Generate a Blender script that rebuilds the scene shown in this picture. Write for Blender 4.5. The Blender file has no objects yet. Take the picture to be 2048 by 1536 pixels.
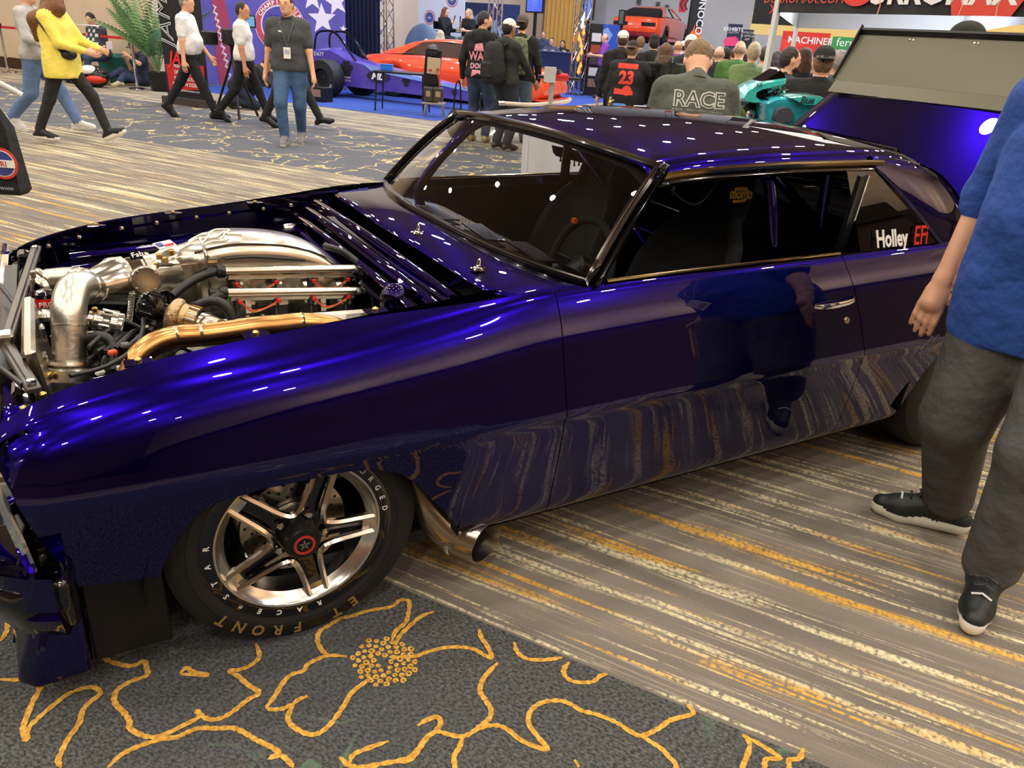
import bpy, bmesh, math, random
import numpy as np
from mathutils import Matrix, Vector
random.seed(7); RNG=np.random.default_rng(7)
SC=bpy.context.scene; C=SC.collection
# ---------------------------------------------------------------- camera
FPX,PITCH,ROLL,YAW=1547.9,.4246,.0690,.5405
CAMP=np.array([-.3922,-2.4587,1.508])
FW=np.array([math.sin(YAW)*math.cos(PITCH),math.cos(YAW)*math.cos(PITCH),-math.sin(PITCH)])
_r=np.array([math.cos(YAW),-math.sin(YAW),0.]); _u=np.cross(_r,FW)
CR=_r*math.cos(ROLL)+_u*math.sin(ROLL); CU=_u*math.cos(ROLL)-_r*math.sin(ROLL)
cd=bpy.data.cameras.new('camera'); cd.sensor_width=36; cd.lens=FPX/2048*36; cd.clip_end=200; cd.clip_start=.02
cam=bpy.data.objects.new('camera',cd); C.objects.link(cam)
cam.matrix_world=Matrix([[CR[i],CU[i],-FW[i],CAMP[i]] for i in range(3)]+[[0,0,0,1]])
SC.camera=cam
# hall axes: a = away from the camera, b = to its left
TH=.5760; HA=np.array([math.cos(TH),math.sin(TH)]); HB=np.array([-math.sin(TH),math.cos(TH)])
def H(a,b,z=0.): return np.array([a*HA[0]+b*HB[0],a*HA[1]+b*HB[1],z])
# ---------------------------------------------------------------- world, lamps, exposure
w=bpy.data.worlds.new('world'); SC.world=w; w.use_nodes=True
w.node_tree.nodes['Background'].inputs[0].default_value=(.95,.88,.78,1); w.node_tree.nodes['Background'].inputs[1].default_value=.06
SC.view_settings.view_transform='Standard'; SC.view_settings.look='None'; SC.view_settings.gamma=1; SC.view_settings.use_curve_mapping=False
SC.view_settings.exposure=0.3
SC.cycles.use_denoising=True; SC.cycles.max_bounces=5; SC.cycles.diffuse_bounces=2; SC.cycles.glossy_bounces=3; SC.cycles.sample_clamp_indirect=4.0
CEIL=6.6
def lamp(name,loc,power,col,r=.16,rot=(0,0,0),spread=math.pi):
    l=bpy.data.lights.new(name,'AREA'); l.shape='DISK'; l.size=2*r; l.energy=power; l.color=col; l.spread=spread
    o=bpy.data.objects.new(name,l); C.objects.link(o); o.location=loc; o.rotation_euler=rot; return o
WARM=(1.,.915,.79); COOL=(.80,.88,1.)
for i in range(12):
    for j in range(11):
        a=-7.2+i*2.9; b=-9.1+j*2.9
        cool=a>13 and b>2
        lamp('downlight',H(a+(.9 if j%2 else 0),b,CEIL-.02),56 if not cool else 60,COOL if cool else WARM,r=.115)
for (a,b) in ((11.6,7.4),(12.0,11.2),(15.5,6.4),(17.5,9.0)):
    p=H(a,b,5.6); lamp("stage_lamp",p,60,(.30,.45,1.),r=.2)
for k in range(8): lamp('added_wall_uplight',H(-5+2.6*k,-12.6,3.1),105,(1.,.80,.60),.25,(math.pi,0,0))  # unseen uplights, added to brighten the wall the car's flank mirrors
# ---------------------------------------------------------------- pixels to places (frame 2048 x 1536)
def _v(x,y): return FW*FPX+CR*(x-1024)-CU*(y-768)
def at(x,y,d):
    v=_v(x,y); v=v/math.hypot(v[0],v[1]); return CAMP+v*d
def pl(x,y,X=None,Y=None,Z=None,a=None):
    v=_v(x,y)
    if a is not None:
        h=np.array([HA[0],HA[1],0]); return CAMP+v*((a-CAMP@h)/(v@h))
    for i,q in enumerate((X,Y,Z)):
        if q is not None: return CAMP+v*((q-CAMP[i])/v[i])
def gp(x,y): return pl(x,y,Z=0.)
# ---------------------------------------------------------------- materials
def lin(c): 
    c=np.array(c[:3],float)/255; return tuple(np.where(c<=.04045,c/12.92,((c+.055)/1.055)**2.4))+(1.,)
MATS={}
def mat(name,col,rough=.6,metal=0.,bump=0.,bscale=60.,coat=0.,emit=0.,alpha=None,trans=0.,var=0.,vscale=8.,ior=1.45,sheen=0.,bdist=.01):
    if name in MATS: return MATS[name]
    m=bpy.data.materials.new(name); m.use_nodes=True; nt=m.node_tree; p=nt.nodes['Principled BSDF']; N=nt.nodes; L=nt.links
    p.inputs['Base Color'].default_value=lin(col); p.inputs['Roughness'].default_value=rough; p.inputs['Metallic'].default_value=metal
    p.inputs['IOR'].default_value=ior
    if coat: p.inputs['Coat Weight'].default_value=coat; p.inputs['Coat Roughness'].default_value=.015
    if emit: p.inputs['Emission Color'].default_value=lin(col); p.inputs['Emission Strength'].default_value=emit
    if trans: p.inputs['Transmission Weight'].default_value=trans
    if alpha is not None: p.inputs['Alpha'].default_value=alpha
    if sheen: p.inputs['Sheen Weight'].default_value=sheen
    if var or bump:
        tc=N.new('ShaderNodeTexCoord')
    if var:
        n=N.new('ShaderNodeTexNoise'); n.inputs['Scale'].default_value=vscale; n.inputs['Detail'].default_value=4
        L.new(tc.outputs['Object'],n.inputs['Vector'])
        mx=N.new('ShaderNodeMix'); mx.data_type='RGBA'; mx.blend_type='MULTIPLY'; mx.inputs[0].default_value=1
        r=N.new('ShaderNodeMapRange'); r.inputs[1].default_value=.3; r.inputs[2].default_value=.7; r.inputs[3].default_value=1-var; r.inputs[4].default_value=1+var
        L.new(n.outputs['Fac'],r.inputs[0]); mx.inputs[6].default_value=lin(col)
        cb=N.new('ShaderNodeCombineColor')
        for k in range(3): L.new(r.outputs[0],cb.inputs[k])
        L.new(cb.outputs[0],mx.inputs[7]); L.new(mx.outputs[2],p.inputs['Base Color'])
    if bump:
        n2=N.new('ShaderNodeTexNoise'); n2.inputs['Scale'].default_value=bscale; n2.inputs['Detail'].default_value=3
        L.new(tc.outputs['Object'],n2.inputs['Vector'])
        bp=N.new('ShaderNodeBump'); bp.inputs['Strength'].default_value=bump; bp.inputs['Distance'].default_value=bdist
        L.new(n2.outputs['Fac'],bp.inputs['Height']); L.new(bp.outputs[0],p.inputs['Normal'])
    MATS[name]=m; return m
def cloth(col,name=None,var=.16): 
    return mat(name or 'cloth_%02x%02x%02x'%tuple(int(c) for c in col[:3]),col,.85,bump=.9,bscale=11.,var=var,vscale=5.,bdist=.024)
def plain(col,rough=.5,metal=0.): return mat('plain_%02x%02x%02x_%d_%d'%(tuple(int(c) for c in col[:3])+(rough*100,metal*100)),col,rough,metal)
# ---------------------------------------------------------------- geometry helpers
def rotm(rx=0,ry=0,rz=0): return np.array((Matrix.Rotation(rz,3,'Z')@Matrix.Rotation(ry,3,'Y')@Matrix.Rotation(rx,3,'X')))
def frame(d,up=(0,0,1)):
    d=np.array(d,float); d/=np.linalg.norm(d); up=np.array(up,float)
    if abs(d@up)>.97: up=np.array([1.,0,0]) if abs(d[0])<.9 else np.array([0,1.,0])
    s=np.cross(up,d); s/=np.linalg.norm(s); return s,np.cross(d,s),d
def spline(pts,n=8):
    P=np.array(pts,float)
    if len(P)<3: return P
    Q=np.vstack([2*P[0]-P[1],P,2*P[-1]-P[-2]]); o=[]
    for i in range(1,len(Q)-2):
        for t in np.arange(n)/n:
            a,b,c,d=Q[i-1],Q[i],Q[i+1],Q[i+2]
            o.append(.5*((2*b)+(c-a)*t+(2*a-5*b+4*c-d)*t*t+(-a+3*b-3*c+d)*t**3))
    o.append(P[-1]); return np.array(o)
class B:
    def __init__(s): s.v=[]; s.f=[]; s.m=[]; s.n=0; s.mi=0
    def add(s,v,f):
        v=np.asarray(v,float).reshape(-1,3); s.v.append(v); s.f+= [tuple(int(i)+s.n for i in q) for q in f]; s.m+=[s.mi]*len(f); s.n+=len(v); return s
    def box(s,c,sz,R=None,bev=0.):
        c=np.array(c,float); h=np.array(sz,float)/2; R=np.eye(3) if R is None else R
        if not bev:
            v=np.array([[x,y,z] for x in(-1,1) for y in(-1,1) for z in(-1,1)])*h
            f=[(0,1,3,2),(4,6,7,5),(0,4,5,1),(2,3,7,6),(0,2,6,4),(1,5,7,3)]
            return s.add(v@R.T+c,f)
        b=min(bev,h.min()*.95); v=[];idx={}
        for sx in(-1,1):
            for sy in(-1,1):
                for sz_ in(-1,1):
                    for k in range(3):
                        q=np.array([sx,sy,sz_])*(h-b); q[k]=np.array([sx,sy,sz_])[k]*h[k]; idx[(sx,sy,sz_,k)]=len(v); v.append(q)
        f=[]
        for k in range(3):
            i,j=[q for q in range(3) if q!=k]
            for sg in(-1,1):
                q=[]
                for (p1,p2) in((-1,-1),(1,-1),(1,1),(-1,1)):
                    t=[0,0,0]; t[k]=sg;t[i]=p1;t[j]=p2; q.append(idx[tuple(t)+(k,)])
                f.append(tuple(q))
        for k in range(3):
            i,j=[q for q in range(3) if q!=k]
            for si in(-1,1):
                for sj in(-1,1):
                    t=[0,0,0];t[i]=si;t[j]=sj
                    a=t[:];a[k]=-1;b2=t[:];b2[k]=1
                    f.append((idx[tuple(a)+(i,)],idx[tuple(a)+(j,)],idx[tuple(b2)+(j,)],idx[tuple(b2)+(i,)]))
        for sx in(-1,1):
            for sy in(-1,1):
                for sz_ in(-1,1): f.append(tuple(idx[(sx,sy,sz_,k)] for k in range(3)))
        return s.add(np.array(v)@R.T+c,f)
    def tube(s,path,r,n=12,caps=True,closed=False,flat=None,up=(0,0,1)):
        P=np.array(path,float); m=len(P); r=np.broadcast_to(np.array(r,float),(m,)) if np.ndim(r)<1 or len(np.atleast_1d(r))==1 else np.array(r,float)
        T=np.gradient(P,axis=0) if not closed else (np.roll(P,-1,0)-np.roll(P,1,0))
        T/=np.linalg.norm(T,axis=1)[:,None]+1e-12
        a,b,_=frame(T[0],up); V=[]; ang=np.linspace(0,2*np.pi,n,endpoint=False)+np.pi/n
        for i in range(m):
            a=a-T[i]*(a@T[i]); a/=np.linalg.norm(a)+1e-12; b=np.cross(T[i],a)
            ra,rb=(r[i],r[i]) if flat is None else (r[i]*flat[0],r[i]*flat[1])
            V.append(P[i]+np.outer(np.cos(ang)*ra,a)+np.outer(np.sin(ang)*rb,b))
        f=[]
        for i in range(m if closed else m-1):
            i2=(i+1)%m
            for j in range(n): f.append((i*n+j,i*n+(j+1)%n,i2*n+(j+1)%n,i2*n+j))
        if caps and not closed: f.append(tuple(range(n-1,-1,-1))); f.append(tuple((m-1)*n+j for j in range(n)))
        return s.add(np.vstack(V),f)
    def cyl(s,p0,p1,r0,r1=None,n=16,caps=True): return s.tube([p0,p1],[r0,r0 if r1 is None else r1],n,caps)
    def lathe(s,o,d,prof,n=32,up=(0,0,1),caps=False,ang=(0,2*np.pi)):
        a,b,d=frame(d,up); o=np.array(o,float); full=abs(ang[1]-ang[0]-2*np.pi)<1e-6
        t=np.linspace(ang[0],ang[1],n,endpoint=not full); V=[]
        for (r,h) in prof: V.append(o+d*h+np.outer(np.cos(t)*r,a)+np.outer(np.sin(t)*r,b))
        f=[]; 
        for i in range(len(prof)-1):
            for j in range(n if full else n-1): f.append((i*n+j,i*n+(j+1)%n,(i+1)*n+(j+1)%n,(i+1)*n+j))
        if caps: f.append(tuple(range(n-1,-1,-1))); f.append(tuple((len(prof)-1)*n+j for j in range(n)))
        return s.add(np.vstack(V),f)
    def ell(s,c,r,n=16,m=10,R=None):
        R=np.eye(3) if R is None else R; V=[];r=np.array(r,float)*np.ones(3)
        for i in range(m+1):
            ph=np.pi*i/m; t=np.linspace(0,2*np.pi,n,endpoint=False)
            V.append(np.stack([np.cos(t)*np.sin(ph)*r[0],np.sin(t)*np.sin(ph)*r[1],np.full(n,np.cos(ph)*r[2])],1))
        f=[(i*n+j,(i+1)*n+j,(i+1)*n+(j+1)%n,i*n+(j+1)%n) for i in range(m) for j in range(n)]
        return s.add(np.vstack(V)@R.T+np.array(c),f)
    def grid(s,fn,nu,nv,u=(0,1),v=(0,1),closeu=False):
        V=[fn(u[0]+(u[1]-u[0])*i/(nu if closeu else nu-1),v[0]+(v[1]-v[0])*j/(nv-1)) for i in range(nu) for j in range(nv)]
        f=[(i*nv+j,((i+1)%nu)*nv+j,((i+1)%nu)*nv+j+1,i*nv+j+1) for i in range(nu if closeu else nu-1) for j in range(nv-1)]
        return s.add(V,f)
    def loft(s,secs,closed=True,caps=True):
        secs=[np.array(q,float) for q in secs]; n=len(secs[0]); f=[]
        for i in range(len(secs)-1):
            for j in range(n if closed else n-1): f.append((i*n+j,i*n+(j+1)%n,(i+1)*n+(j+1)%n,(i+1)*n+j))
        if caps and closed: f.append(tuple(range(n-1,-1,-1))); f.append(tuple((len(secs)-1)*n+j for j in range(n)))
        return s.add(np.vstack(secs),f)
    def prism(s,pts,o,ex,ey,ez,depth):
        o,ex,ey,ez=[np.array(q,float) for q in(o,ex,ey,ez)]; P=np.array(pts,float); n=len(P)
        A=o+np.outer(P[:,0],ex)+np.outer(P[:,1],ey); Bk=A+ez*depth
        f=[tuple(range(n-1,-1,-1)),tuple(range(n,2*n))]+[(j,(j+1)%n,n+(j+1)%n,n+j) for j in range(n)]
        return s.add(np.vstack([A,Bk]),f)
    def mesh(s,name):
        me=bpy.data.meshes.new(name); me.from_pydata(np.vstack(s.v).tolist(),[],s.f); return me
def finish(me,smooth=35):
    bm=bmesh.new(); bm.from_mesh(me); bmesh.ops.recalc_face_normals(bm,faces=bm.faces); bm.to_mesh(me); bm.free()
    if smooth:
        me.polygons.foreach_set('use_smooth',[True]*len(me.polygons)); me.set_sharp_from_angle(angle=math.radians(smooth))
def tag(o,label=None,cat=None,group=None,kind=None):
    if label: o['label']=label
    if cat: o['category']=cat
    if group: o['group']=group
    if kind: o['kind']=kind
    return o
def wloc(p):
    L=np.zeros(3)
    while p is not None: L=L+np.array(p.location); p=p.parent
    return L
def obj(name,b,m,parent=None,smooth=35,world=False,recalc=True):
    me=b.mesh(name) if isinstance(b,B) else b
    ms=m if isinstance(m,(list,tuple)) else [m]
    for q in ms: me.materials.append(q)
    if isinstance(b,B) and len(ms)>1: me.polygons.foreach_set('material_index',b.m)
    if isinstance(b,B): finish(me,smooth) if recalc else None
    o=bpy.data.objects.new(name,me); C.objects.link(o)
    if parent is not None:
        o.parent=parent
        if world: me.transform(Matrix.Translation(Vector(-wloc(parent))))
    return o
def thing(name,label,cat,loc=(0,0,0),rz=0,group=None):
    o=bpy.data.objects.new(name,None); o.empty_display_size=.1; C.objects.link(o); o.location=[float(q) for q in loc]; o.rotation_euler=(0,0,rz)
    return tag(o,label,cat,group)
def struct(o): o['kind']='structure'; return o
def mod_solid(o,t,off=-1):
    m=o.modifiers.new('solid','SOLIDIFY'); m.thickness=t; m.offset=off; return o
def mod_sub(o,l=1):
    m=o.modifiers.new('sub','SUBSURF'); m.levels=l; m.render_levels=l; return o
def mod_bev(o,w,seg=2):
    m=o.modifiers.new('bev','BEVEL'); m.width=w; m.segments=seg; m.limit_method='ANGLE'; return o
_font={}
def text(name,s,size,o,ex,ey,m,parent=None,world=False,extrude=.001,off=0.,align='CENTER',squash=1.,shear=0.):
    """lettering: o = centre of the baseline, ex / ey = unit vectors along and up the line"""
    cu=bpy.data.curves.new(name,'FONT'); cu.body=s; cu.size=size; cu.align_x=align; cu.extrude=extrude; cu.offset=off; cu.resolution_u=2; cu.shear=shear
    t=bpy.data.objects.new('tmp_text',cu); C.objects.link(t); dg=bpy.context.evaluated_depsgraph_get(); dg.update()
    me=bpy.data.meshes.new_from_object(t.evaluated_get(dg)); bpy.data.objects.remove(t); bpy.data.curves.remove(cu)
    ex=np.array(ex,float);ex/=np.linalg.norm(ex); ey=np.array(ey,float); ey/=np.linalg.norm(ey); ez=np.cross(ex,ey); o=np.array(o,float)
    M=Matrix([[ex[i]*squash,ey[i],ez[i],o[i]] for i in range(3)]+[[0,0,0,1]]); me.transform(M); me.name=name; me.materials.clear()
    return obj(name,me,m,parent,world=world)
def copy_tree(o,parent=None):
    c=o.copy(); C.objects.link(c); c.parent=parent
    for ch in list(o.children): copy_tree(ch,c)
    return c
# ---------------------------------------------------------------- smooth bodies: blended distance fields turned into one mesh
def surfnets(D,h,org):
    ins=D<0; nx,ny,nz=D.shape
    cnt=np.zeros((nx-1,ny-1,nz-1),np.int8)
    for i in(0,1):
        for j in(0,1):
            for k in(0,1): cnt+=ins[i:nx-1+i,j:ny-1+j,k:nz-1+k]
    act=(cnt>0)&(cnt<8); I,J,K=np.nonzero(act); n=len(I); vid=np.full(act.shape,-1,np.int64); vid[act]=np.arange(n)
    S=np.zeros((n,3)); W=np.zeros(n)
    cor=[(i,j,k) for i in(0,1) for j in(0,1) for k in(0,1)]
    for a in cor:
        for ax in range(3):
            if a[ax]: continue
            b=list(a); b[ax]=1
            d0=D[I+a[0],J+a[1],K+a[2]]; d1=D[I+b[0],J+b[1],K+b[2]]; x=(d0<0)!=(d1<0)
            t=np.where(x,d0/(d0-d1+1e-20),0); p=np.array(a,float)[None,:].repeat(n,0); p[:,ax]=t
            S+=p*x[:,None]; W+=x
    V=(S/W[:,None]+np.stack([I,J,K],1))*h+org
    F=[]
    for ax in range(3):
        o=[q for q in range(3) if q!=ax]
        sl0=[slice(None)]*3; sl1=[slice(None)]*3; sl0[ax]=slice(0,-1); sl1[ax]=slice(1,None)
        for q in o: sl0[q]=slice(1,-1); sl1[q]=slice(1,-1)
        A=ins[tuple(sl0)]; Bq=ins[tuple(sl1)]; X=np.argwhere(A!=Bq)
        if not len(X): continue
        fl=A[tuple(X.T)]; base=X.copy(); base[:,o[0]]+=1; base[:,o[1]]+=1
        def cell(d0,d1):
            c=base.copy(); c[:,o[0]]+=d0; c[:,o[1]]+=d1; return vid[c[:,0],c[:,1],c[:,2]]
        q=np.stack([cell(-1,-1),cell(0,-1),cell(0,0),cell(-1,0)],1)
        if ax==1: fl=~fl
        q[~fl]=q[~fl][:,::-1]; F.append(q)
    return V,np.vstack(F)
class Field:
    """groups of round cones and ellipsoids; smooth inside a group, crisp between groups"""
    def __init__(s): s.p=[]; s.cuts=[]
    def cone(s,g,a,b,r1,r2=None,k=.03): s.p.append((g,'c',np.array(a,float),np.array(b,float),r1,r1 if r2 is None else r2,k)); return s
    def chain(s,g,pts,rs,k=.03):
        for i in range(len(pts)-1): s.cone(g,pts[i],pts[i+1],rs[i],rs[i+1],k)
        return s
    def ell(s,g,c,r,R=None,k=.03): s.p.append((g,'e',np.array(c,float),np.array(r,float)*np.ones(3),np.eye(3) if R is None else R,0,k)); return s
    def build(s,h,smooth=1,cut=None):
        lo=[];hi=[]
        for p in s.p:
            if p[1]=='c': m=max(p[4],p[5]); lo.append(np.minimum(p[2],p[3])-m); hi.append(np.maximum(p[2],p[3])+m)
            else: m=p[3].max(); lo.append(p[2]-m); hi.append(p[2]+m)
        lo=np.min(lo,0)-3*h; hi=np.max(hi,0)+3*h; n=np.ceil((hi-lo)/h).astype(int)+1
        ax=[(lo[i]+np.arange(n[i])*h).astype(np.float32) for i in range(3)]; groups=[]
        for p in s.p:
            if p[0] not in groups: groups.append(p[0])
        G={g:np.full(n,.3,np.float32) for g in groups}
        for (g,t,a,b,r1,r2,k) in s.p:
            mm=max(r1,r2)+k+2*h if t=='c' else b.max()+k+2*h
            l=(np.minimum(a,b) if t=='c' else a)-mm; u=(np.maximum(a,b) if t=='c' else a)+mm
            i0=np.maximum(np.floor((l-lo)/h).astype(int),0); i1=np.minimum(np.ceil((u-lo)/h).astype(int)+1,n)
            X=ax[0][i0[0]:i1[0],None,None]; Y=ax[1][None,i0[1]:i1[1],None]; Z=ax[2][None,None,i0[2]:i1[2]]
            if t=='c':
                d=b-a; L=max(float(d@d),1e-9); tt=np.clip(((X-a[0])*d[0]+(Y-a[1])*d[1]+(Z-a[2])*d[2])/L,0,1)
                D=np.sqrt((X-a[0]-tt*d[0])**2+(Y-a[1]-tt*d[1])**2+(Z-a[2]-tt*d[2])**2)-(r1+tt*(r2-r1))
            else:
                R=r1; q=[((X-a[0])*R[0,i]+(Y-a[1])*R[1,i]+(Z-a[2])*R[2,i])/b[i] for i in range(3)]
                qq=np.sqrt(q[0]**2+q[1]**2+q[2]**2); gq=np.sqrt((q[0]/b[0])**2+(q[1]/b[1])**2+(q[2]/b[2])**2)
                D=qq*(qq-1)/(gq+1e-6)
            sub=G[g][i0[0]:i1[0],i0[1]:i1[1],i0[2]:i1[2]]
            hh=np.clip(k-np.abs(sub-D),0,None)
            sub[...]=np.minimum(sub,D)-(hh*hh/(4*k) if k>0 else 0)
        for (g,pt,nr) in s.cuts: np.maximum(G[g],((ax[0][:,None,None]-pt[0])*nr[0]+(ax[1][None,:,None]-pt[1])*nr[1]+(ax[2][None,None,:]-pt[2])*nr[2]).astype(np.float32),out=G[g])
        A=np.stack([G[g] for g in groups]); D=A.min(0)
        V,F=surfnets(D,h,lo)
        for _ in range(smooth):
            acc=np.zeros_like(V); cn=np.zeros(len(V))
            for j in range(4):
                for o in(1,3): np.add.at(acc,F[:,j],V[F[:,(j+o)%4]]); np.add.at(cn,F[:,j],1)
            V=V*.55+.45*acc/cn[:,None]
        fc=V[F].mean(1); ii=np.clip(np.round((fc-lo)/h).astype(int),0,n-1)
        gi=A[:,ii[:,0],ii[:,1],ii[:,2]].argmin(0)
        return V,F,gi,groups
def field_obj(name,f,h,mats,parent=None,smooth=1):
    V,F,gi,groups=f.build(h,smooth)
    me=bpy.data.meshes.new(name); me.from_pydata(V.tolist(),[],F.tolist())
    for g in groups: me.materials.append(mats[g])
    me.polygons.foreach_set('material_index',gi.astype(np.int32)); me.polygons.foreach_set('use_smooth',[True]*len(F)); me.update()
    o=bpy.data.objects.new(name,me); C.objects.link(o)
    if parent is not None: o.parent=parent
    return o
# ================================================================ the hall
class NT:
    def __init__(s,name):
        s.m=bpy.data.materials.new(name); s.m.use_nodes=True; s.t=s.m.node_tree; s.p=s.t.nodes['Principled BSDF']; MATS[name]=s.m
    def n(s,t,**k):
        q=s.t.nodes.new('ShaderNode'+t)
        for a,b in k.items(): setattr(q,a,b)
        return q
    def l(s,a,b): s.t.links.new(a,b)
    def math(s,op,a,b=None,c=None):
        q=s.n('Math',operation=op)
        for i,v in enumerate((a,b,c)):
            if v is None: continue
            if isinstance(v,(int,float)): q.inputs[i].default_value=v
            else: s.l(v,q.inputs[i])
        return q.outputs[0]
    def rng(s,v,a,b,c=0.,d=1.):
        q=s.n('MapRange'); s.l(v,q.inputs[0]); 
        for i,x in enumerate((a,b,c,d)): q.inputs[i+1].default_value=x
        return q.outputs[0]
    def noise(s,vec,scale,detail=3.,rough=.5):
        q=s.n('TexNoise'); s.l(vec,q.inputs['Vector']); q.inputs['Scale'].default_value=scale; q.inputs['Detail'].default_value=detail; q.inputs['Roughness'].default_value=rough; return q.outputs['Fac']
    def scale(s,vec,sx,sy,sz=1.,off=(0,0,0)):
        q=s.n('Mapping'); s.l(vec,q.inputs[0]); q.inputs['Scale'].default_value=(sx,sy,sz); q.inputs['Location'].default_value=off; return q.outputs[0]
    def mix(s,f,a,b):
        q=s.n('Mix',data_type='RGBA')
        for i,v in((0,f),(6,a),(7,b)):
            if isinstance(v,(int,float)): q.inputs[i].default_value=v
            elif isinstance(v,tuple): q.inputs[i].default_value=lin(v)
            else: s.l(v,q.inputs[i])
        return q.outputs[2]
def carpet():
    t=NT('patterned_carpet'); tc=t.n('TexCoord'); P=tc.outputs['Object']; sp=t.n('SeparateXYZ'); t.l(P,sp.inputs[0]); a,b=sp.outputs[0],sp.outputs[1]
    # striped band: long broken streaks running along b
    wob=t.noise(P,3.,2.); 
    s1=t.noise(t.scale(P,17.,.55),1.,4.,.62); s2=t.noise(t.scale(P,31.,.8,1,(3,7,0)),1.,4.,.65); s3=t.noise(t.scale(P,70.,1.6,1,(9,2,0)),1.,2.)
    grain=t.noise(P,260.,2.); g2=t.noise(P,70.,3.)
    m1=t.math('MULTIPLY',t.rng(s1,.545,.60),t.rng(g2,.32,.46)); m2=t.math('MULTIPLY',t.rng(s2,.56,.61),t.rng(g2,.36,.5)); m3=t.math('MULTIPLY',t.rng(s3,.60,.66),.6)
    gold=t.rng(t.noise(t.scale(P,9.,.9,1,(1,4,0)),1.,3.),.50,.57)
    near=t.rng(a,2.2,4.2,1.,.12); gold=t.math('MULTIPLY',gold,t.math('MULTIPLY',near,t.rng(g2,.2,.5,.55,1.)))
    base=t.mix(t.rng(t.noise(t.scale(P,6.,.4),1.,3.),.35,.65),(92,85,80),(126,117,107))
    base=t.mix(t.rng(grain,.3,.7),base,t.mix(.4,base,(150,143,132)))
    goldc=t.mix(t.rng(g2,.35,.65),(186,134,52),(220,174,82)); cream=t.mix(t.rng(g2,.35,.65),(170,158,128),(222,210,172))
    st=t.mix(m3,base,(166,155,138)); st=t.mix(m2,st,t.mix(gold,cream,goldc)); st=t.mix(m1,st,t.mix(gold,cream,goldc))
    # flowered band: charcoal pile, thin gold outlines beyond the traced ones
    fb=t.mix(t.rng(t.noise(t.scale(P,150.,90.),1.,2.,.7),.36,.68),(48,49,51),(104,104,100)); fb=t.mix(t.rng(t.noise(P,1.3,3.),.35,.7),fb,t.mix(.5,fb,(70,74,84)))
    gv=t.n('TexVoronoi',feature='DISTANCE_TO_EDGE'); gv.inputs['Scale'].default_value=3.4
    dn=t.n('TexNoise'); dn.inputs['Scale'].default_value=2.3; dn.inputs['Detail'].default_value=3; t.l(P,dn.inputs['Vector'])
    vm=t.n('VectorMath',operation='MULTIPLY_ADD'); t.l(dn.outputs['Color'],vm.inputs[0]); vm.inputs[1].default_value=(.9,.9,.9); t.l(P,vm.inputs[2]); t.l(vm.outputs[0],gv.inputs['Vector'])
    green=t.math('MULTIPLY',t.rng(gv.outputs['Distance'],.012,.03,1,0),t.rng(t.noise(P,1.7,2.),.5,.58))
    fb=t.mix(t.math('MULTIPLY',green,.55),fb,(104,132,104))
    v2=t.n('TexVoronoi',feature='DISTANCE_TO_EDGE'); v2.inputs['Scale'].default_value=1.5; t.l(vm.outputs[0],v2.inputs['Vector'])
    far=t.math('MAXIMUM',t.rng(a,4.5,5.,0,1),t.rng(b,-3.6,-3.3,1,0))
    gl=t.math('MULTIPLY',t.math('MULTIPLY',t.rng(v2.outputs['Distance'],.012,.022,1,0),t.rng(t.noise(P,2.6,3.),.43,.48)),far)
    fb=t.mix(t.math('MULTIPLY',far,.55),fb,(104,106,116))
    fb=t.mix(gl,fb,(206,182,124))
    # bands across a
    def band(x0,x1): return t.math('MULTIPLY',t.math('GREATER_THAN',a,x0),t.math('LESS_THAN',a,x1))
    wa=t.math('ADD',a,0.)
    fl=t.math('MAXIMUM',band(-3.4,-.153),band(5.1,8.35))
    col=t.mix(fl,st,fb)
    t.l(col,t.p.inputs['Base Color']); t.p.inputs['Roughness'].default_value=.95; t.p.inputs['Specular IOR Level'].default_value=.15
    bp=t.n('Bump'); bp.inputs['Strength'].default_value=.5; bp.inputs['Distance'].default_value=.006; t.l(grain,bp.inputs['Height']); t.l(bp.outputs[0],t.p.inputs['Normal'])
    return t.m
def blue_carpet():
    t=NT('blue_carpet'); tc=t.n('TexCoord'); P=tc.outputs['Object']; g=t.noise(P,30.,4.)
    t.l(t.mix(t.rng(g,.3,.7),(26,54,128),(40,76,164)),t.p.inputs['Base Color']); t.p.inputs['Roughness'].default_value=.95; return t.m
fl=obj('floor',B().add([(-12,-14,0),(34,-14,0),(34,26,0),(-12,26,0)],[(0,1,2,3)]),carpet(),smooth=0); fl.rotation_euler=(0,0,TH); struct(fl)
bc=obj('blue_carpet',B().add([(10.6,6.,.004),(34,6.,.004),(34,26,.004),(10.6,26,.004)],[(0,1,2,3)]),blue_carpet(),fl,smooth=0)
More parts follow.
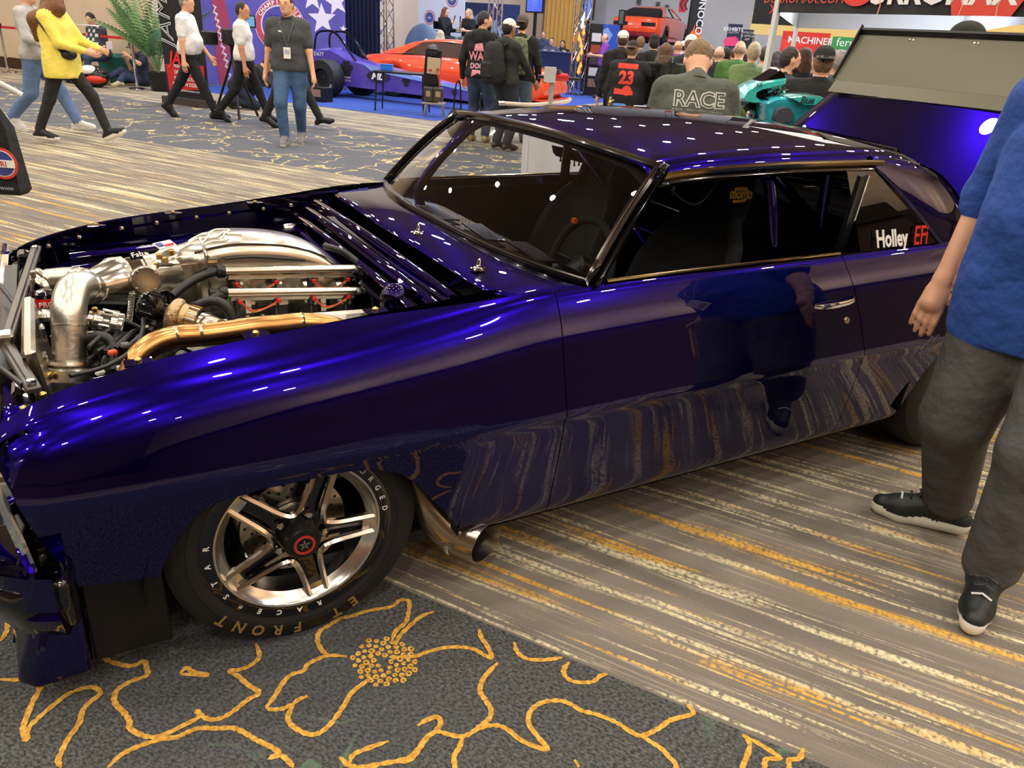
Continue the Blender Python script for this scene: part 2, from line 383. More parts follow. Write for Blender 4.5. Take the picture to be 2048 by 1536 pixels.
# gold yarn outlines of the flowered carpet, read off the photo where the floor is close
gy=NT('gold_yarn'); tc_=gy.n('TexCoord'); gy.l(gy.mix(gy.rng(gy.noise(tc_.outputs['Object'],90.,3.),.35,.65),(176,124,42),(220,172,76)),gy.p.inputs['Base Color']); gy.p.inputs['Roughness'].default_value=.95
def ribbons(lines,ox,oy,k,wd=.0064):
    for ln in lines:
        g=[gp(ox+x/k,oy+y/k) for x,y in ln]; P=spline(g,5); n=len(P); T=np.gradient(P,axis=0); T/=np.linalg.norm(T,axis=1)[:,None]+1e-9
        S=np.stack([-T[:,1],T[:,0],T[:,2]*0],1); jit=1+.35*np.sin(np.arange(n)*2.1)*RNG.random(n); w_=wd*jit*np.minimum(1,.45+np.minimum(np.arange(n),np.arange(n)[::-1])/6)
        V=np.empty((2*n,3)); V[0::2]=P-S*w_[:,None]; V[1::2]=P+S*w_[:,None]; V[0::2,2]=.0013+.0009*np.linspace(0,1,n); V[1::2,2]=V[0::2,2]
        c,s_=math.cos(-TH),math.sin(-TH); V[:,:2]=V[:,:2]@np.array([[c,s_],[-s_,c]])
        obj('carpet_outline',B().add(V,[(2*i,2*i+1,2*i+3,2*i+2) for i in range(n-1)]),gy.m,fl,smooth=0)
ribbons([[(0,818),(90,820),(155,815),(185,850),(150,920),(110,1020),(105,1050),(122,1095),(130,1040),(180,990),(250,930),(320,880),(400,855),(440,860),(455,885),(400,930),(375,965),(360,1020),(310,1090),(280,1150),(265,1190),(280,1220)],
 [(455,710),(500,735),(570,755),(610,755),(655,735),(668,770),(668,800),(600,825),(540,860),(520,900),(530,935),(570,975),(590,1010),(590,1040),(640,1070),(700,1082),(770,1060),(830,1030),(905,990),(895,960),(920,985),(960,1002),(1020,990),(1080,950),(1130,910),(1180,880),(1130,845),(1085,805),(1045,780),(1090,775),(1140,755),(1180,715),(1165,655)],
 [(490,1220),(540,1170),(580,1145),(650,1115),(740,1090),(810,1080),(850,1060),(910,1040),(980,1042),(1060,1040),(1110,1060),(1160,1090),(1200,1110),(1240,1130),(1270,1155),(1230,1175),(1280,1165),(1320,1200),(1335,1220)],
 [(1210,945),(1250,895),(1290,830),(1330,795),(1380,780),(1400,750),(1450,725),(1500,710),(1580,715)],
 [(1500,710),(1465,685),(1445,640),(1455,600),(1500,570),(1550,540),(1600,530),(1680,505),(1770,490),(1800,475),(1820,458),(1860,462),(1860,510),(1845,560),(1800,600),(1785,640)],
 [(1975,508),(1920,530),(1870,570),(1820,620),(1800,660)],
 [(1210,945),(1240,955),(1290,950),(1330,935),(1310,990),(1330,1030),(1380,1060),(1430,1070),(1480,1045),(1530,990),(1570,930),(1600,880),(1650,840),(1690,810)],
 [(1330,935),(1360,910),(1400,895)],
 [(1545,1170),(1590,1210),(1650,1218),(1750,1200),(1850,1180),(1900,1140),(1940,1085),(1980,1055),(2005,1020),(1990,990),(1940,1005),(1900,1030)],
 [(1590,1200),(1610,1160),(1680,1130),(1770,1100)],[(0,470),(30,480),(55,490)],[(0,505),(25,530),(35,580),(20,620),(0,645)],[(820,790),(850,765),(880,785),(950,800),(820,795)]],0,1000,2.2756)
ribbons([[(-60,900),(75,900),(150,875),(250,850),(350,845),(430,860),(480,890),(525,905),(500,840),(465,790),(455,740)],
 [(560,935),(510,985),(470,1040),(460,1100),(490,1150),(520,1200),(515,1250),(470,1290),(420,1330),(360,1358),(290,1350),(210,1330),(150,1370),(110,1430),(60,1490),(0,1510)],
 [(360,1358),(340,1420),(310,1470),(315,1536),(320,1600)],
 [(420,1330),(480,1300),(560,1295),(620,1320),(680,1370),(760,1410),(845,1430),(790,1360),(740,1290),(740,1230),(780,1180),(850,1155),(930,1155),(990,1180),(1040,1210),(1120,1230),(1200,1260),(1260,1290),(1320,1330),(1380,1355),(1450,1330),(1500,1300),(1540,1270),(1600,1250),(1680,1225),(1640,1170)],
 [(1380,1355),(1440,1390),(1500,1430),(1545,1480),(1580,1520),(1585,1600)],[(655,815),(670,870),(720,910),(800,920),(870,915),(930,905)],[(970,930),(940,970),(945,1010),(1000,1045),(1100,1045),(1150,1010),(1190,1000)],[(1000,1490),(1025,1536)]],800,1000,2.866)
ribbons([[(205,1375),(240,1430),(205,1536),(200,1600)],[(205,1375),(300,1430),(385,1490),(320,1495),(310,1536),(300,1600)],[(500,1440),(480,1490),(430,1500),(430,1536),(428,1600)]],1400,900,2.415)
_rl=[]
for i in range(64):
    t=i*2.399; r=130*math.sqrt((i+3)/66); cx,cy=1748+r*1.15*math.cos(t),738+r*.85*math.sin(t); q=5+4*random.random()
    _rl.append([(cx+q*1.2*math.cos(k*1.05+t),cy+q*math.sin(k*1.05+t)) for k in range(7)])
ribbons(_rl,0,1000,2.2756,.0032)
# walls and ceiling
wallm=mat('beige_wall',(206,184,160),.8,bump=.12,bscale=90,var=.05,vscale=1.3); whitem=mat('white_wall',(214,214,216),.75,bump=.05,bscale=40,var=.04,vscale=.8)
ceilm=mat('ceiling_panel',(140,118,102),.85,var=.08,vscale=.5); darkb=mat('baseboard_brown',(58,34,22),.5,var=.15)
def hquad(a0,b0,a1,b1,z0,z1,t=.12):
    p,q=H(a0,b0),H(a1,b1); d=(q-p)/np.linalg.norm(q-p); n=np.array([-d[1],d[0],0]); b=B()
    R=np.stack([d,n,[0,0,1]],1); b.box((p+q)/2+np.array([0,0,(z0+z1)/2]),(np.linalg.norm(q-p),t,z1-z0),R); return b
def wall(name,a0,b0,a1,b1,z1=CEIL,m=wallm,z0=0): return struct(obj(name,hquad(a0,b0,a1,b1,z0,z1),m,smooth=0))
wall('wall_left',10.56,12.95,10.56,26); wall('wall_left_return',10.56,13.0,34,13.0)
struct(obj('baseboard_left',hquad(10.48,12.95,10.48,26,0,.24,.04),darkb,smooth=0))
wall('wall_back',32,-14,32,13.0,m=whitem); brown=mat('brown_panelling',(104,80,64),.7,var=.1,vscale=1.); wall('wall_right',-12,-14,32,-14,3.2,m=brown); wall('wall_right_upper',-12,-14,32,-14,CEIL,m=wallm,z0=3.2); wall('wall_near',-12,-14,-12,26,m=brown); wall('wall_side',-12,26,10.56,26)
cl=struct(obj('ceiling',B().add([(-12,-14,CEIL),(34,-14,CEIL),(34,26,CEIL),(-12,26,CEIL)],[(3,2,1,0)]),ceilm,smooth=0)); cl.rotation_euler=(0,0,TH)
# pale soffit and doors on the wall the car's flank mirrors
struct(obj('trim_1',hquad(-11.9,-14,-11.9,26,2.9,3.2,.1),darkb,smooth=0)); struct(obj('trim_2',hquad(-12,-13.9,32,-13.9,2.9,3.2,.1),darkb,smooth=0))
# ================================================================ the blue coupe
def cs(xs,ys):
    xs=np.array(xs,float); ys=np.array(ys,float); h=np.diff(xs); d=np.diff(ys)/h; m=np.zeros(len(xs)); m[0],m[-1]=d[0],d[-1]
    for i in range(1,len(xs)-1): m[i]=0 if d[i-1]*d[i]<=0 else 2*d[i-1]*d[i]/(d[i-1]+d[i])
    def f(x):
        x=min(max(x,xs[0]),xs[-1]); i=min(max(int(np.searchsorted(xs,x))-1,0),len(h)-1); t=(x-xs[i])/h[i]
        return float((2*t**3-3*t*t+1)*ys[i]+(t**3-2*t*t+t)*h[i]*m[i]+(3*t*t-2*t**3)*ys[i+1]+(t**3-t*t)*h[i]*m[i+1])
    return f
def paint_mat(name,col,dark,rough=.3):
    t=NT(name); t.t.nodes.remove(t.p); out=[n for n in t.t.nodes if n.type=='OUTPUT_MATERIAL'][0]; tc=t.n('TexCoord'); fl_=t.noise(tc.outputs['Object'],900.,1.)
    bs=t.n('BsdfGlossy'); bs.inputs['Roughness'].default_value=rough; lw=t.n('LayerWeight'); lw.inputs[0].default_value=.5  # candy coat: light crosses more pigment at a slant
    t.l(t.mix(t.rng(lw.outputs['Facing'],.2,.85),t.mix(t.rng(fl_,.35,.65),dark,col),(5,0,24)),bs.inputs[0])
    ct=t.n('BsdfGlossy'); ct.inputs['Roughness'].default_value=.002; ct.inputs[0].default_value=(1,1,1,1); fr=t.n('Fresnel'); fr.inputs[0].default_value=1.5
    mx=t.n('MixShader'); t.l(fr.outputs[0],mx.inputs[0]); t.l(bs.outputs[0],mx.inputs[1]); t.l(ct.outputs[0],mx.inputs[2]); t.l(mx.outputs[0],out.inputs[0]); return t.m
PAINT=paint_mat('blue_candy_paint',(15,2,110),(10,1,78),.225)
def glass_mat(name,tint,fac=1.0,ior=1.5):
    t=NT(name); t.t.nodes.remove(t.p); out=[n for n in t.t.nodes if n.type=='OUTPUT_MATERIAL'][0]
    tr=t.n('BsdfTransparent'); tr.inputs[0].default_value=lin(tint); gl=t.n('BsdfGlossy'); gl.inputs['Roughness'].default_value=.004; gl.inputs[0].default_value=(1,1,1,1)
    fr=t.n('Fresnel'); fr.inputs[0].default_value=ior; mx=t.n('MixShader'); t.l(t.math('MULTIPLY',fr.outputs[0],fac),mx.inputs[0]); t.l(tr.outputs[0],mx.inputs[1]); t.l(gl.outputs[0],mx.inputs[2]); t.l(mx.outputs[0],out.inputs[0]); return t.m
GLASS=glass_mat('clear_glass',(226,230,228)); TINT=glass_mat('smoked_glass',(66,66,70))
ALU=mat('polished_aluminium',(226,222,212),.16,1.,bump=.02,bscale=30); ALUB=mat('brushed_aluminium',(206,198,182),.24,1.,var=.1,vscale=14); CAST=mat('satin_aluminium',(196,192,180),.30,1.,bump=.06,bscale=120,var=.08,vscale=10)
CHROME=mat('chrome',(236,236,238),.05,1.); STEEL=mat('stainless_steel',(190,176,156),.22,1.,var=.12,vscale=6); GOLDS=mat('heat_tinted_steel',(190,140,84),.26,1.,var=.22,vscale=7)
BLK=mat('satin_black',(16,16,17),.38); GBLK=mat('gloss_black',(7,7,10),.12,coat=.8); RUB=mat('tyre_rubber',(24,24,24),.62,bump=.15,bscale=70,var=.12); HOSE=mat('rubber_hose',(20,20,20),.42)
BRASS0=mat('brass',(196,164,96),.25,1.)
FAB=mat('black_upholstery',(15,15,16),.9,bump=.2,bscale=150); RED=mat('red_plastic',(190,26,20),.35); GOLDL=mat('gold_lettering',(128,102,52),.7); WHT=mat('white_print',(228,226,220),.5); YEL=mat('yellow_plastic',(214,180,44),.4)
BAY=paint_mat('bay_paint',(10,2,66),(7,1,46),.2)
car=thing('coupe_car','glossy dark blue two-door coupe with its hood off and a polished twin-turbo engine','car')
def cpart(name,b,m,parent=None,smooth=35,**k): return obj(name,b,m,car if parent is None else parent,smooth,**k)
# --- shared side surface
yc=cs([-.66,-.5,-.2,.3,.75,1.4,2.,2.7,3.2,3.62],[.80,.865,.89,.90,.905,.905,.905,.91,.895,.84])
zi=cs([-.68,-.62,-.57,-.49,-.38,-.25,.05,.23,.42,.72,1.3,2.,2.7,3.3,3.62],[.60,.668,.702,.742,.772,.797,.829,.844,.859,.884,.893,.895,.90,.90,.885])
blend=cs([-.7,.05,.72,4],[0,0,1,1])
zlo=lambda x: np.interp(x,[-.7,-.33,-.318,-.29,-.25,-.2,-.1,.1,.18,.244,.285,.34,.397,.44,.47,2.29,2.33,2.35,2.39,2.47,2.57,2.73,2.88,2.98,3.06,3.11,3.13,3.62],[.36,.325,.36,.42,.475,.507,.521,.523,.512,.482,.442,.37,.296,.222,.2,.2,.215,.30,.42,.53,.59,.61,.59,.53,.42,.30,.24,.27])
crs=cs([-.7,.15,.68,4],[0,0,1,1])
def sect(x):
    Y=yc(x); Z=zi(x); f=blend(x); L=lambda a,b: a+(b-a)*f
    yi=L(.70,.775); k=min(1,max(.05,(Z-.585)/.24))
    zT=Z-.19*k; o0=.26*max(.0,zT-.557)
    T=[(yi,Z),(L(.735,.788),Z-L(.010,.005)*k),(L(.77,.80),Z-L(.022,.012)*k),(Y-o0-L(.072,.060),Z-L(.040,.030)*k),(Y-o0-L(.050,.045),Z-L(.062,.052)*k),(Y-o0-.030,Z-L(.095,.085)*k),(Y-o0-.014,Z-L(.14,.132)*k),(Y-o0,zT)]
    c_=crs(x); zm=(zT+.559)/2; low=[(Y-.26*(zm-.557)+.002,zm),(Y-.001+.004*c_,.559),(Y-.001+.0045*c_,.553),(Y-.0035-.0035*c_,.546),(Y-.014,.47),(Y-.024,.39),(Y-.038,.30),(Y-.046,.25),(Y-.056,.222),(Y-.078,.2)]
    return np.vstack([spline(T+low[:2],5)[:-1],low[1:3],spline(low[3:],4)])
NV=40; _st={}
VV=np.linspace(0,1,121)
def station(k):
    if k in _st: return _st[k]
    x=k*.01; P=sect(x); z0=zlo(x); i=np.nonzero(P[:,1]>z0+1e-4)[0][-1]
    if i+1<len(P):
        a,b=P[i],P[i+1]; t=(a[1]-z0)/(a[1]-b[1]+1e-9); P=np.vstack([P[:i+1],[a+(b-a)*t]])
    s=np.concatenate([[0],np.cumsum(np.linalg.norm(np.diff(P,axis=0),axis=1))]); s/=s[-1]
    _st[k]=(np.interp(VV,s,P[:,0]),np.interp(VV,s,P[:,1])); return _st[k]
def side_pt(x,v):
    k=math.floor(x/.01); f=x/.01-k; A,Bs=station(k),station(k+1); q=v*120; j=min(int(q),119); g=q-j
    return tuple((A[c][j]*(1-g)+A[c][j+1]*g)*(1-f)+(Bs[c][j]*(1-g)+Bs[c][j+1]*g)*f for c in(0,1))
def side_panel(name,xf,xr,nu,sgn,nv=NV,m=None,xs=None):
    b=B(); V=[]
    for i in range(nu):
        u=i/(nu-1) if xs is None else xs[i]
        for j in range(nv):
            v=j/(nv-1); x=.5
            zz=.9-.7*v; x=xf(zz)+(xr(zz)-xf(zz))*u
            y,z=side_pt(x,v); x2=xf(z)+(xr(z)-xf(z))*u; y,z=side_pt(x2,v); V.append((x2,sgn*y,z))
    b.add(V,[(i*nv+j,(i+1)*nv+j,(i+1)*nv+j+1,i*nv+j+1) for i in range(nu-1) for j in range(nv-1)])
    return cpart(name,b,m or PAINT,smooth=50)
fx=cs([.2,.36,.5,.61,.70,.76,.9],[-.47,-.495,-.545,-.575,-.60,-.615,-.63]); gapf=lambda z: .722
gapr=cs([.2,.25,.5,.65,.767,.85,.9],[1.985,1.985,1.975,1.95,1.915,1.885,1.872])
for sgn in(-1,1):
    side_panel('front_fender',fx,lambda z:.7205,130,sgn)
    d=side_panel('door',lambda z:.7240,lambda z:gapr(z)-.0018,60,sgn)
    side_panel('quarter_panel',lambda z:gapr(z)+.0018,lambda z:3.6,120,sgn)
    # door handle, lock, sill trim
    if sgn<0:
        hb=B(); P=spline([(1.71,-.852,.750),(1.735,-.870,.753),(1.80,-.876,.755),(1.875,-.870,.758),(1.905,-.852,.762)],6); hb.tube(P,[.004+.003*math.sin(i/(len(P)-1)*math.pi) for i in range(len(P))],10,flat=(1.,1.5)); obj('door_handle',hb,CHROME,d)
        obj('lock_cylinder',B().lathe((1.868,-.869,.69),(0,-1,.2),[(0,.008),(.011,.008),(.013,.004),(.013,-.004)],16),STEEL,d)
for sgn in(-1,1):
    for gx in(lambda z:.722,gapr):
        V=[]
        for v in np.linspace(.02,1,40):
            z_=.9-.7*v; y,z=side_pt(gx(z_),v); x=gx(z); y,z=side_pt(x,v); V+=[(x-.012,sgn*(y-.006),z),(x+.012,sgn*(y-.006),z)]
        cpart('gap_shade_strip',B().add(V,[(2*i,2*i+1,2*i+3,2*i+2) for i in range(39)]),BLK,smooth=0)  # black strips backing the panel gaps, the gap's shade put into colour
# fender inner lips along the hood opening, arch liners
for sgn in(-1,1):
    b=B(); xs=np.linspace(-.52,.60,40); V=[]
    for x in xs: V+= [(x,sgn*.70,zi(x)),(x,sgn*.69,zi(x)-.004),(x,sgn*.688,zi(x)-.03),(x,sgn*.66,zi(x)-.034),(x,sgn*.655,zi(x)-.10),(x,sgn*.60,zi(x)-.13),(x,sgn*.585,.42)]
    b.add(V,[(i*7+j,(i+1)*7+j,(i+1)*7+j+1,i*7+j+1) for i in range(39) for j in range(6)]); cpart('inner_fender',b,BAY)
    b=B(); V=[]
    for t in np.linspace(-.15,math.pi+.15,28): V+=[(.03+.40*math.cos(t),sgn*.86,.27+.34*math.sin(t)),(.03+.40*math.cos(t),sgn*.56,.27+.34*math.sin(t))]
    b.add(V,[(2*i,2*i+1,2*i+3,2*i+2) for i in range(27)]); cpart('wheel_liner',b,BLK)
    b=B(); V=[]
    for t in np.linspace(-.1,math.pi+.1,28): V+=[(2.72+.41*math.cos(t),sgn*.885,.30+.36*math.sin(t)),(2.72+.41*math.cos(t),sgn*.45,.30+.36*math.sin(t))]
    b.add(V,[(2*i,2*i+1,2*i+3,2*i+2) for i in range(27)]); b.add([(2.28,sgn*.45,.1),(3.18,sgn*.45,.1),(3.18,sgn*.45,.75),(2.28,sgn*.45,.75)],[(0,1,2,3)]); cpart('wheel_tub',b,BLK)
# bolts along the bay edges
for sgn in(-1,1):
    for x in(-.46,-.36,-.22,-.1,.04,.16,.29,.40,.52):
        bb=B().lathe((x,sgn*.672,zi(x)-.034),(0,0,1),[(0,.010),(.006,.010),(.0085,.006),(.0085,0)],10); cpart('bay_bolt',bb,STEEL)
    for x in(-.30,-.04,.26):
        bb=B().box((x,sgn*.675,zi(x)-.004),(.06,.04,.004),bev=.001); hb_=cpart('hood_bracket',bb,BAY); obj('bracket_bolt',B().lathe((x,sgn*.67,zi(x)-.003),(0,0,1),[(.008,0),(.008,.005),(.004,.008),(0,.008)],10),BRASS0,hb_)
# --- floor pan, rockers, firewall, cowl
cpart('floor_pan',B().box((1.75,0,.175),(3.4,1.5,.03)).box((.1,0,.16),(1.2,1.0,.02)),BLK)
for sgn in(-1,1): cpart('sill_underside',B().add([(.45,sgn*.83,.2),(2.4,sgn*.83,.2),(2.4,sgn*.74,.16),(.45,sgn*.74,.16)],[(0,1,2,3)]),PAINT)
cpart('firewall',B().box((.50,0,.52),(.03,1.36,.60)).box((.53,0,.80),(.09,1.38,.03),bev=.008),BAY)
cb=B(); V=[]; ny=41
cf=lambda y: .555+.02*abs(y)+.22*max(0,abs(y)-.62)**1.2   # hood rear edge
cr=lambda y: .735+.10*(abs(y)/.78)**3
for j in range(ny):
    y=-.772+1.544*j/(ny-1); ay=abs(y)
    for k in range(9):
        t=k/8; x0=cf(y) if ay<.70 else .58+(ay-.70)*1.0; x=x0+(cr(y)+.02-x0)*t
        z=.870+.020*t-.006*(ay/.77)**2+.006*math.sin(t*math.pi)*(1-(ay/.78)**4); V.append((x,y,z))
cb.add(V,[(j*9+k,(j+1)*9+k,(j+1)*9+k+1,j*9+k+1) for j in range(ny-1) for k in range(8)])
o=cpart('cowl_panel',cb,PAINT,smooth=60); mod_solid(o,.005)
# raised gutters behind the bay
for k,(x0,z0,wd) in enumerate(((.425,.80,.035),(.47,.825,.03),(.515,.845,.03))):
    P=[(x0-.02,y,z0+.010*(1-(y/.66)**2)) for y in np.linspace(-.64,.64,20)]
    cpart('cowl_gutter',B().tube(P,wd/2,10,flat=(1.,.45)),BAY)
cpart('cowl_channel',B().box((.455,0,.79),(.17,1.3,.012),rotm(0,-.35,0)),BAY)
for (px,py) in((-.085,.0),(-.53,.0)):
    y=px; b=B(); b.lathe((.625,y,.879),(.1,0,1),[(.016,0),(.015,.006),(.010,.009),(.006,.015),(.006,.028),(.003,.033),(0,.034)],18); s=cpart('wiper_spindle',b,CHROME)
    obj('wiper_nut',B().lathe((.625,y,.885),(.1,0,1),[(.010,0),(.010,.006),(.005,.008)],6),CHROME,s)
    for q in range(5): obj('washer_stud',B().lathe((.625+.019*math.cos(q*1.257),y+.019*math.sin(q*1.257),.877),(0,0,1),[(.005,0),(.005,.006),(0,.009)],8),CHROME,s)
# --- windscreen, pillars, roof
def ws(u,v):  # u across -1..1, v bottom->top
    w0=.775+(.672-.775)*v; y=u*w0; xb=.745+.10*abs(u)**3; xt=1.095+.035*abs(u)**3
    zb=.888+.0*u; zt=1.205-.028*abs(u)**2.2
    x=xb+(xt-xb)*v; z=zb+(zt-zb)*v+.018*math.sin(v*math.pi); return np.array([x,y,z])
o=cpart('windshield',B().grid(lambda u,v: ws(2*u-1,v),31,15),GLASS,smooth=80)
ring=[ws(-1+2*t,0) for t in np.linspace(0,1,30)]+[ws(1,t) for t in np.linspace(0,1,14)[1:]]+[ws(1-2*t,1) for t in np.linspace(0,1,30)[1:]]+[ws(-1,1-t) for t in np.linspace(0,1,14)[1:-1]]
cpart('windshield_gasket',B().tube(np.array(ring)+np.array([-.004,0,.004]),.013,8,closed=True,flat=(1.2,1.)),GBLK)
cpart('windshield_trim',B().tube(np.array(ring)+np.array([-.012,0,.012]),.006,6,closed=True),mat('dark_chrome',(120,116,110),.12,1.))
rc=cs([1.08,1.2,1.4,1.7,2.0,2.2,2.4,2.5],[1.208,1.236,1.258,1.268,1.262,1.246,1.205,1.17])
re_=cs([1.10,1.2,1.4,1.7,2.0,2.14,2.29,2.4,2.5],[1.178,1.192,1.204,1.210,1.210,1.206,1.192,1.168,1.13])
rw=cs([1.1,1.4,2.0,2.5],[.675,.69,.69,.665])
def roof(u,v):   # u along x, v across
    s=2*v-1; x=1.10-.012*(1-s*s)+ (2.40-1.10)*u; W=rw(x); y=s*W; e=re_(x); c=rc(x)
    a=abs(s); k=(1-a**2.4)
    z=e+(c-e)*k - (0.0 if a<.9 else .03*((a-.9)/.1)**2)
    return np.array([x,y,z])
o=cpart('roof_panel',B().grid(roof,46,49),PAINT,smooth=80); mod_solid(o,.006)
cpart('roof_lining',B().grid(lambda u,v: roof(u,v)*np.array([1,.97,1])-np.array([0,0,.03]),20,15),FAB)
rear=cs([2.05,2.14,2.29,2.46,2.62,2.75,2.86],[1.212,1.206,1.192,1.15,1.07,.97,.895])
for sgn in(-1,1):
    # A pillar
    A=[ws(sgn,v)+np.array([0,sgn*.012,-.002]) for v in np.linspace(0,1,12)]; Bq=[np.array([.875+(1.145-.875)*v,sgn*(.79+(.695-.79)*v),.885+(1.192-.885)*v]) for v in np.linspace(0,1,12)]
    Cq=[.5*(a_+b_)+np.array([-.004,sgn*.016,.008]) for a_,b_ in zip(A,Bq)]; b=B(); V=[]
    for a_,c_,b_ in zip(A,Cq,Bq): V+=[a_,c_,b_]
    b.add(V,[(i*3+j,(i+1)*3+j,(i+1)*3+j+1,i*3+j+1) for i in range(11) for j in range(2)]); o=cpart('windshield_pillar',b,GBLK,smooth=60); mod_solid(o,.02)
    # roof rail with drip moulding
    rail=[(x,sgn*(rw(x)+.004),re_(x)-.028) for x in np.linspace(1.13,2.10,26)]
    cpart('drip_rail',B().tube(rail,.011,8),mat('rail_trim',(150,126,84),.12,1.))
    b=B(); V=[]
    for x in np.linspace(1.12,2.12,26): V+=[(x,sgn*(rw(x)+.001),re_(x)-.03),(x,sgn*(rw(x)+.012),re_(x)-.05),(x,sgn*(rw(x)+.004),re_(x)-.062)]
    b.add(V,[(i*3+j,(i+1)*3+j,(i+1)*3+j+1,i*3+j+1) for i in range(25) for j in range(2)]); o=cpart('window_header',b,GBLK); mod_solid(o,.012)
    # sail panel (C pillar)
    Wr=[np.array([2.05+(2.44-2.05)*t**.9,sgn*(.70+(.785-.70)*t),1.166+(.885-1.166)*t]) for t in np.linspace(0,1,16)]
    Rr=[np.array([x,sgn*(.668+.0*x),rear(x)-.012]) for x in np.linspace(2.05,2.86,16)]
    def sail(u,v,Wr=Wr,Rr=Rr,sgn=sgn):
        i=u*15; a_=int(min(i,14)); f=i-a_; p=Wr[a_]*(1-f)+Wr[a_+1]*f; q=Rr[a_]*(1-f)+Rr[a_+1]*f; r_=p+(q-p)*v; r_=r_+np.array([0,sgn*.03*math.sin(v*math.pi)*u,.02*math.sin(v*math.pi)*(1-u)]); return r_
    o=cpart('sail_panel',B().grid(sail,24,12),PAINT,smooth=70); mod_solid(o,.006)
    # belt: quarter top between glass and sail
    b=B(); V=[]
    for x in np.linspace(.86,2.9,40): V+=[(x,sgn*.777,zi(x)+.0015),(x,sgn*.765,zi(x)+.001),(x,sgn*.755,zi(x)-.03)]
    b.add(V,[(i*3+j,(i+1)*3+j,(i+1)*3+j+1,i*3+j+1) for i in range(39) for j in range(2)]); cpart('belt_rail',b,GBLK)
    cpart('sill_trim',B().tube([(x,sgn*.782,zi(x)+.006) for x in np.linspace(.90,1.87,20)],.005,6),mat('sill_chrome',(186,164,128),.1,1.))
    # side glass: door pane and quarter pane, post between
    wb=lambda x: (x,sgn*.768,zi(x)+.002)
    b=B(); b.add([(.905,sgn*.772,.888),(1.955,sgn*.772,.895),(1.885,sgn*.70,1.155),(1.145,sgn*.694,1.152)],[(0,1,2,3)]); 
    if sgn<0: pass
    b=B(); b.add([(1.99,sgn*.772,.897),(2.43,sgn*.775,.895),(2.27,sgn*.738,1.03),(2.06,sgn*.70,1.155),(1.915,sgn*.70,1.157)],[(0,1,2,3,4)]); g=cpart('quarter_glass',b,TINT,smooth=0)
    cpart('window_post',B().box((1.936,sgn*.737,1.026),(.030,.016,.285),rotm(sgn*-.26,-.26,0)),mat('window_post_grey',(58,58,60),.3,.6))
    cpart('post_trim',B().box((1.952,sgn*.745,1.026),(.007,.012,.285),rotm(sgn*-.26,-.26,0)),CHROME)
    cpart('sail_edge',B().grid(lambda u,v,sgn=sgn: np.array([2.36+.5*u,sgn*(.54+.13*v),rear(2.36+.5*u)+.02*(1-v)-.010]),12,4),PAINT,smooth=80)
cpart('rear_window',B().grid(lambda u,v: np.array([2.37+.50*u+.03*(1-(2*v-1)**2),(2*v-1)*.55,1.205-.29*u+.02*(1-(2*v-1)**2)]),12,11),TINT,smooth=80)
cpart('rear_window_seal',B().tube([(2.36,-.55,1.195),(2.375,0,1.215),(2.36,.55,1.195)],.012,8).tube([(2.87,-.56,.905),(2.90,0,.93),(2.87,.56,.905)],.012,8),GBLK)
cpart('deck_panel',B().grid(lambda u,v: np.array([2.86+.06*u+.03*(1-(2*v-1)**2),(2*v-1)*.72,.905+.015*(1-(2*v-1)**2)]),4,13),PAINT,smooth=80)
cpart('tail_panel',B().grid(lambda u,v: np.array([3.60+.03*math.sin(u*3.1),(2*v-1)*.80,.30+.56*u]),6,13),PAINT,smooth=80)
cpart('boot_floor',B().box((3.25,0,.45),(.72,1.1,.03)).box((3.25,.6,.62),(.72,.02,.4)).box((3.25,-.6,.62),(.72,.02,.4)),BLK)
# decals on the quarter glass
g=[o_ for o_ in car.children if o_.name.startswith('quarter_glass')][0]
ex=np.array([1,0,-.02]); ey=np.array([-.13,.27,1.]); ey/=np.linalg.norm(ey)
text('glass_lettering','Holley',.085,(2.145,-.783,.906),ex,ey,WHT,g,extrude=.0008,off=.0022,squash=.78)
text('glass_script','EFi',.098,(2.305,-.783,.902),ex,ey,RED,g,extrude=.0008,off=.001,squash=.72,shear=.35)
# --- boot lid propped open, with carbon spoiler
cf_=NT('carbon_fibre'); tcx=cf_.n('TexCoord'); ck=cf_.n('TexChecker'); ck.inputs['Scale'].default_value=260; cf_.l(tcx.outputs['Object'],ck.inputs['Vector']); ck.inputs[1].default_value=lin((96,91,72)); ck.inputs[2].default_value=lin((80,76,60)); cf_.l(ck.outputs[0],cf_.p.inputs['Base Color']); cf_.p.inputs['Roughness'].default_value=.38; cf_.p.inputs['Coat Weight'].default_value=.6; cf_.p.inputs['Metallic'].default_value=.25
ld=np.array([math.cos(.605),0,math.sin(.605)]); ln=np.array([-ld[2],0,ld[0]]); o0=np.array([2.86,0,.925])
lid=cpart('boot_lid',B().grid(lambda u,v: o0+ld*.70*u+np.array([0,(2*v-1)*(.66-.02*u),0])+ln*(.008*math.sin(u*1.4)+.018*(1-(2*v-1)**2)),14,17),PAINT,smooth=80); mod_solid(lid,.02)
sd=np.array([math.cos(1.03),0,math.sin(1.03)]); sn=np.array([-sd[2],0,sd[0]]); s0=o0+ld*.69+ln*.05
def slab(o_,d_,n_,l0,l1,w0,w1,t): 
    q=[]
    for (l,w_) in((l0,w0),(l1,w1)):
        for y in(-w_,w_):
            for k in(0,t): q.append(o_+d_*l+np.array([0,y,0])+n_*k)
    return B().add(q,[(0,1,3,2),(4,6,7,5),(0,4,5,1),(2,3,7,6),(0,2,6,4),(1,5,7,3)])
fl_=cpart('spoiler_flange',slab(s0-ld*.04,ld*.3+sd*.95,sn,-.01,.05,.64,.64,.004),cf_.m,smooth=0)
sp_=cpart('spoiler_blade',slab(s0,sd,sn,.03,.31,.66,.66,.006),cf_.m,smooth=0)
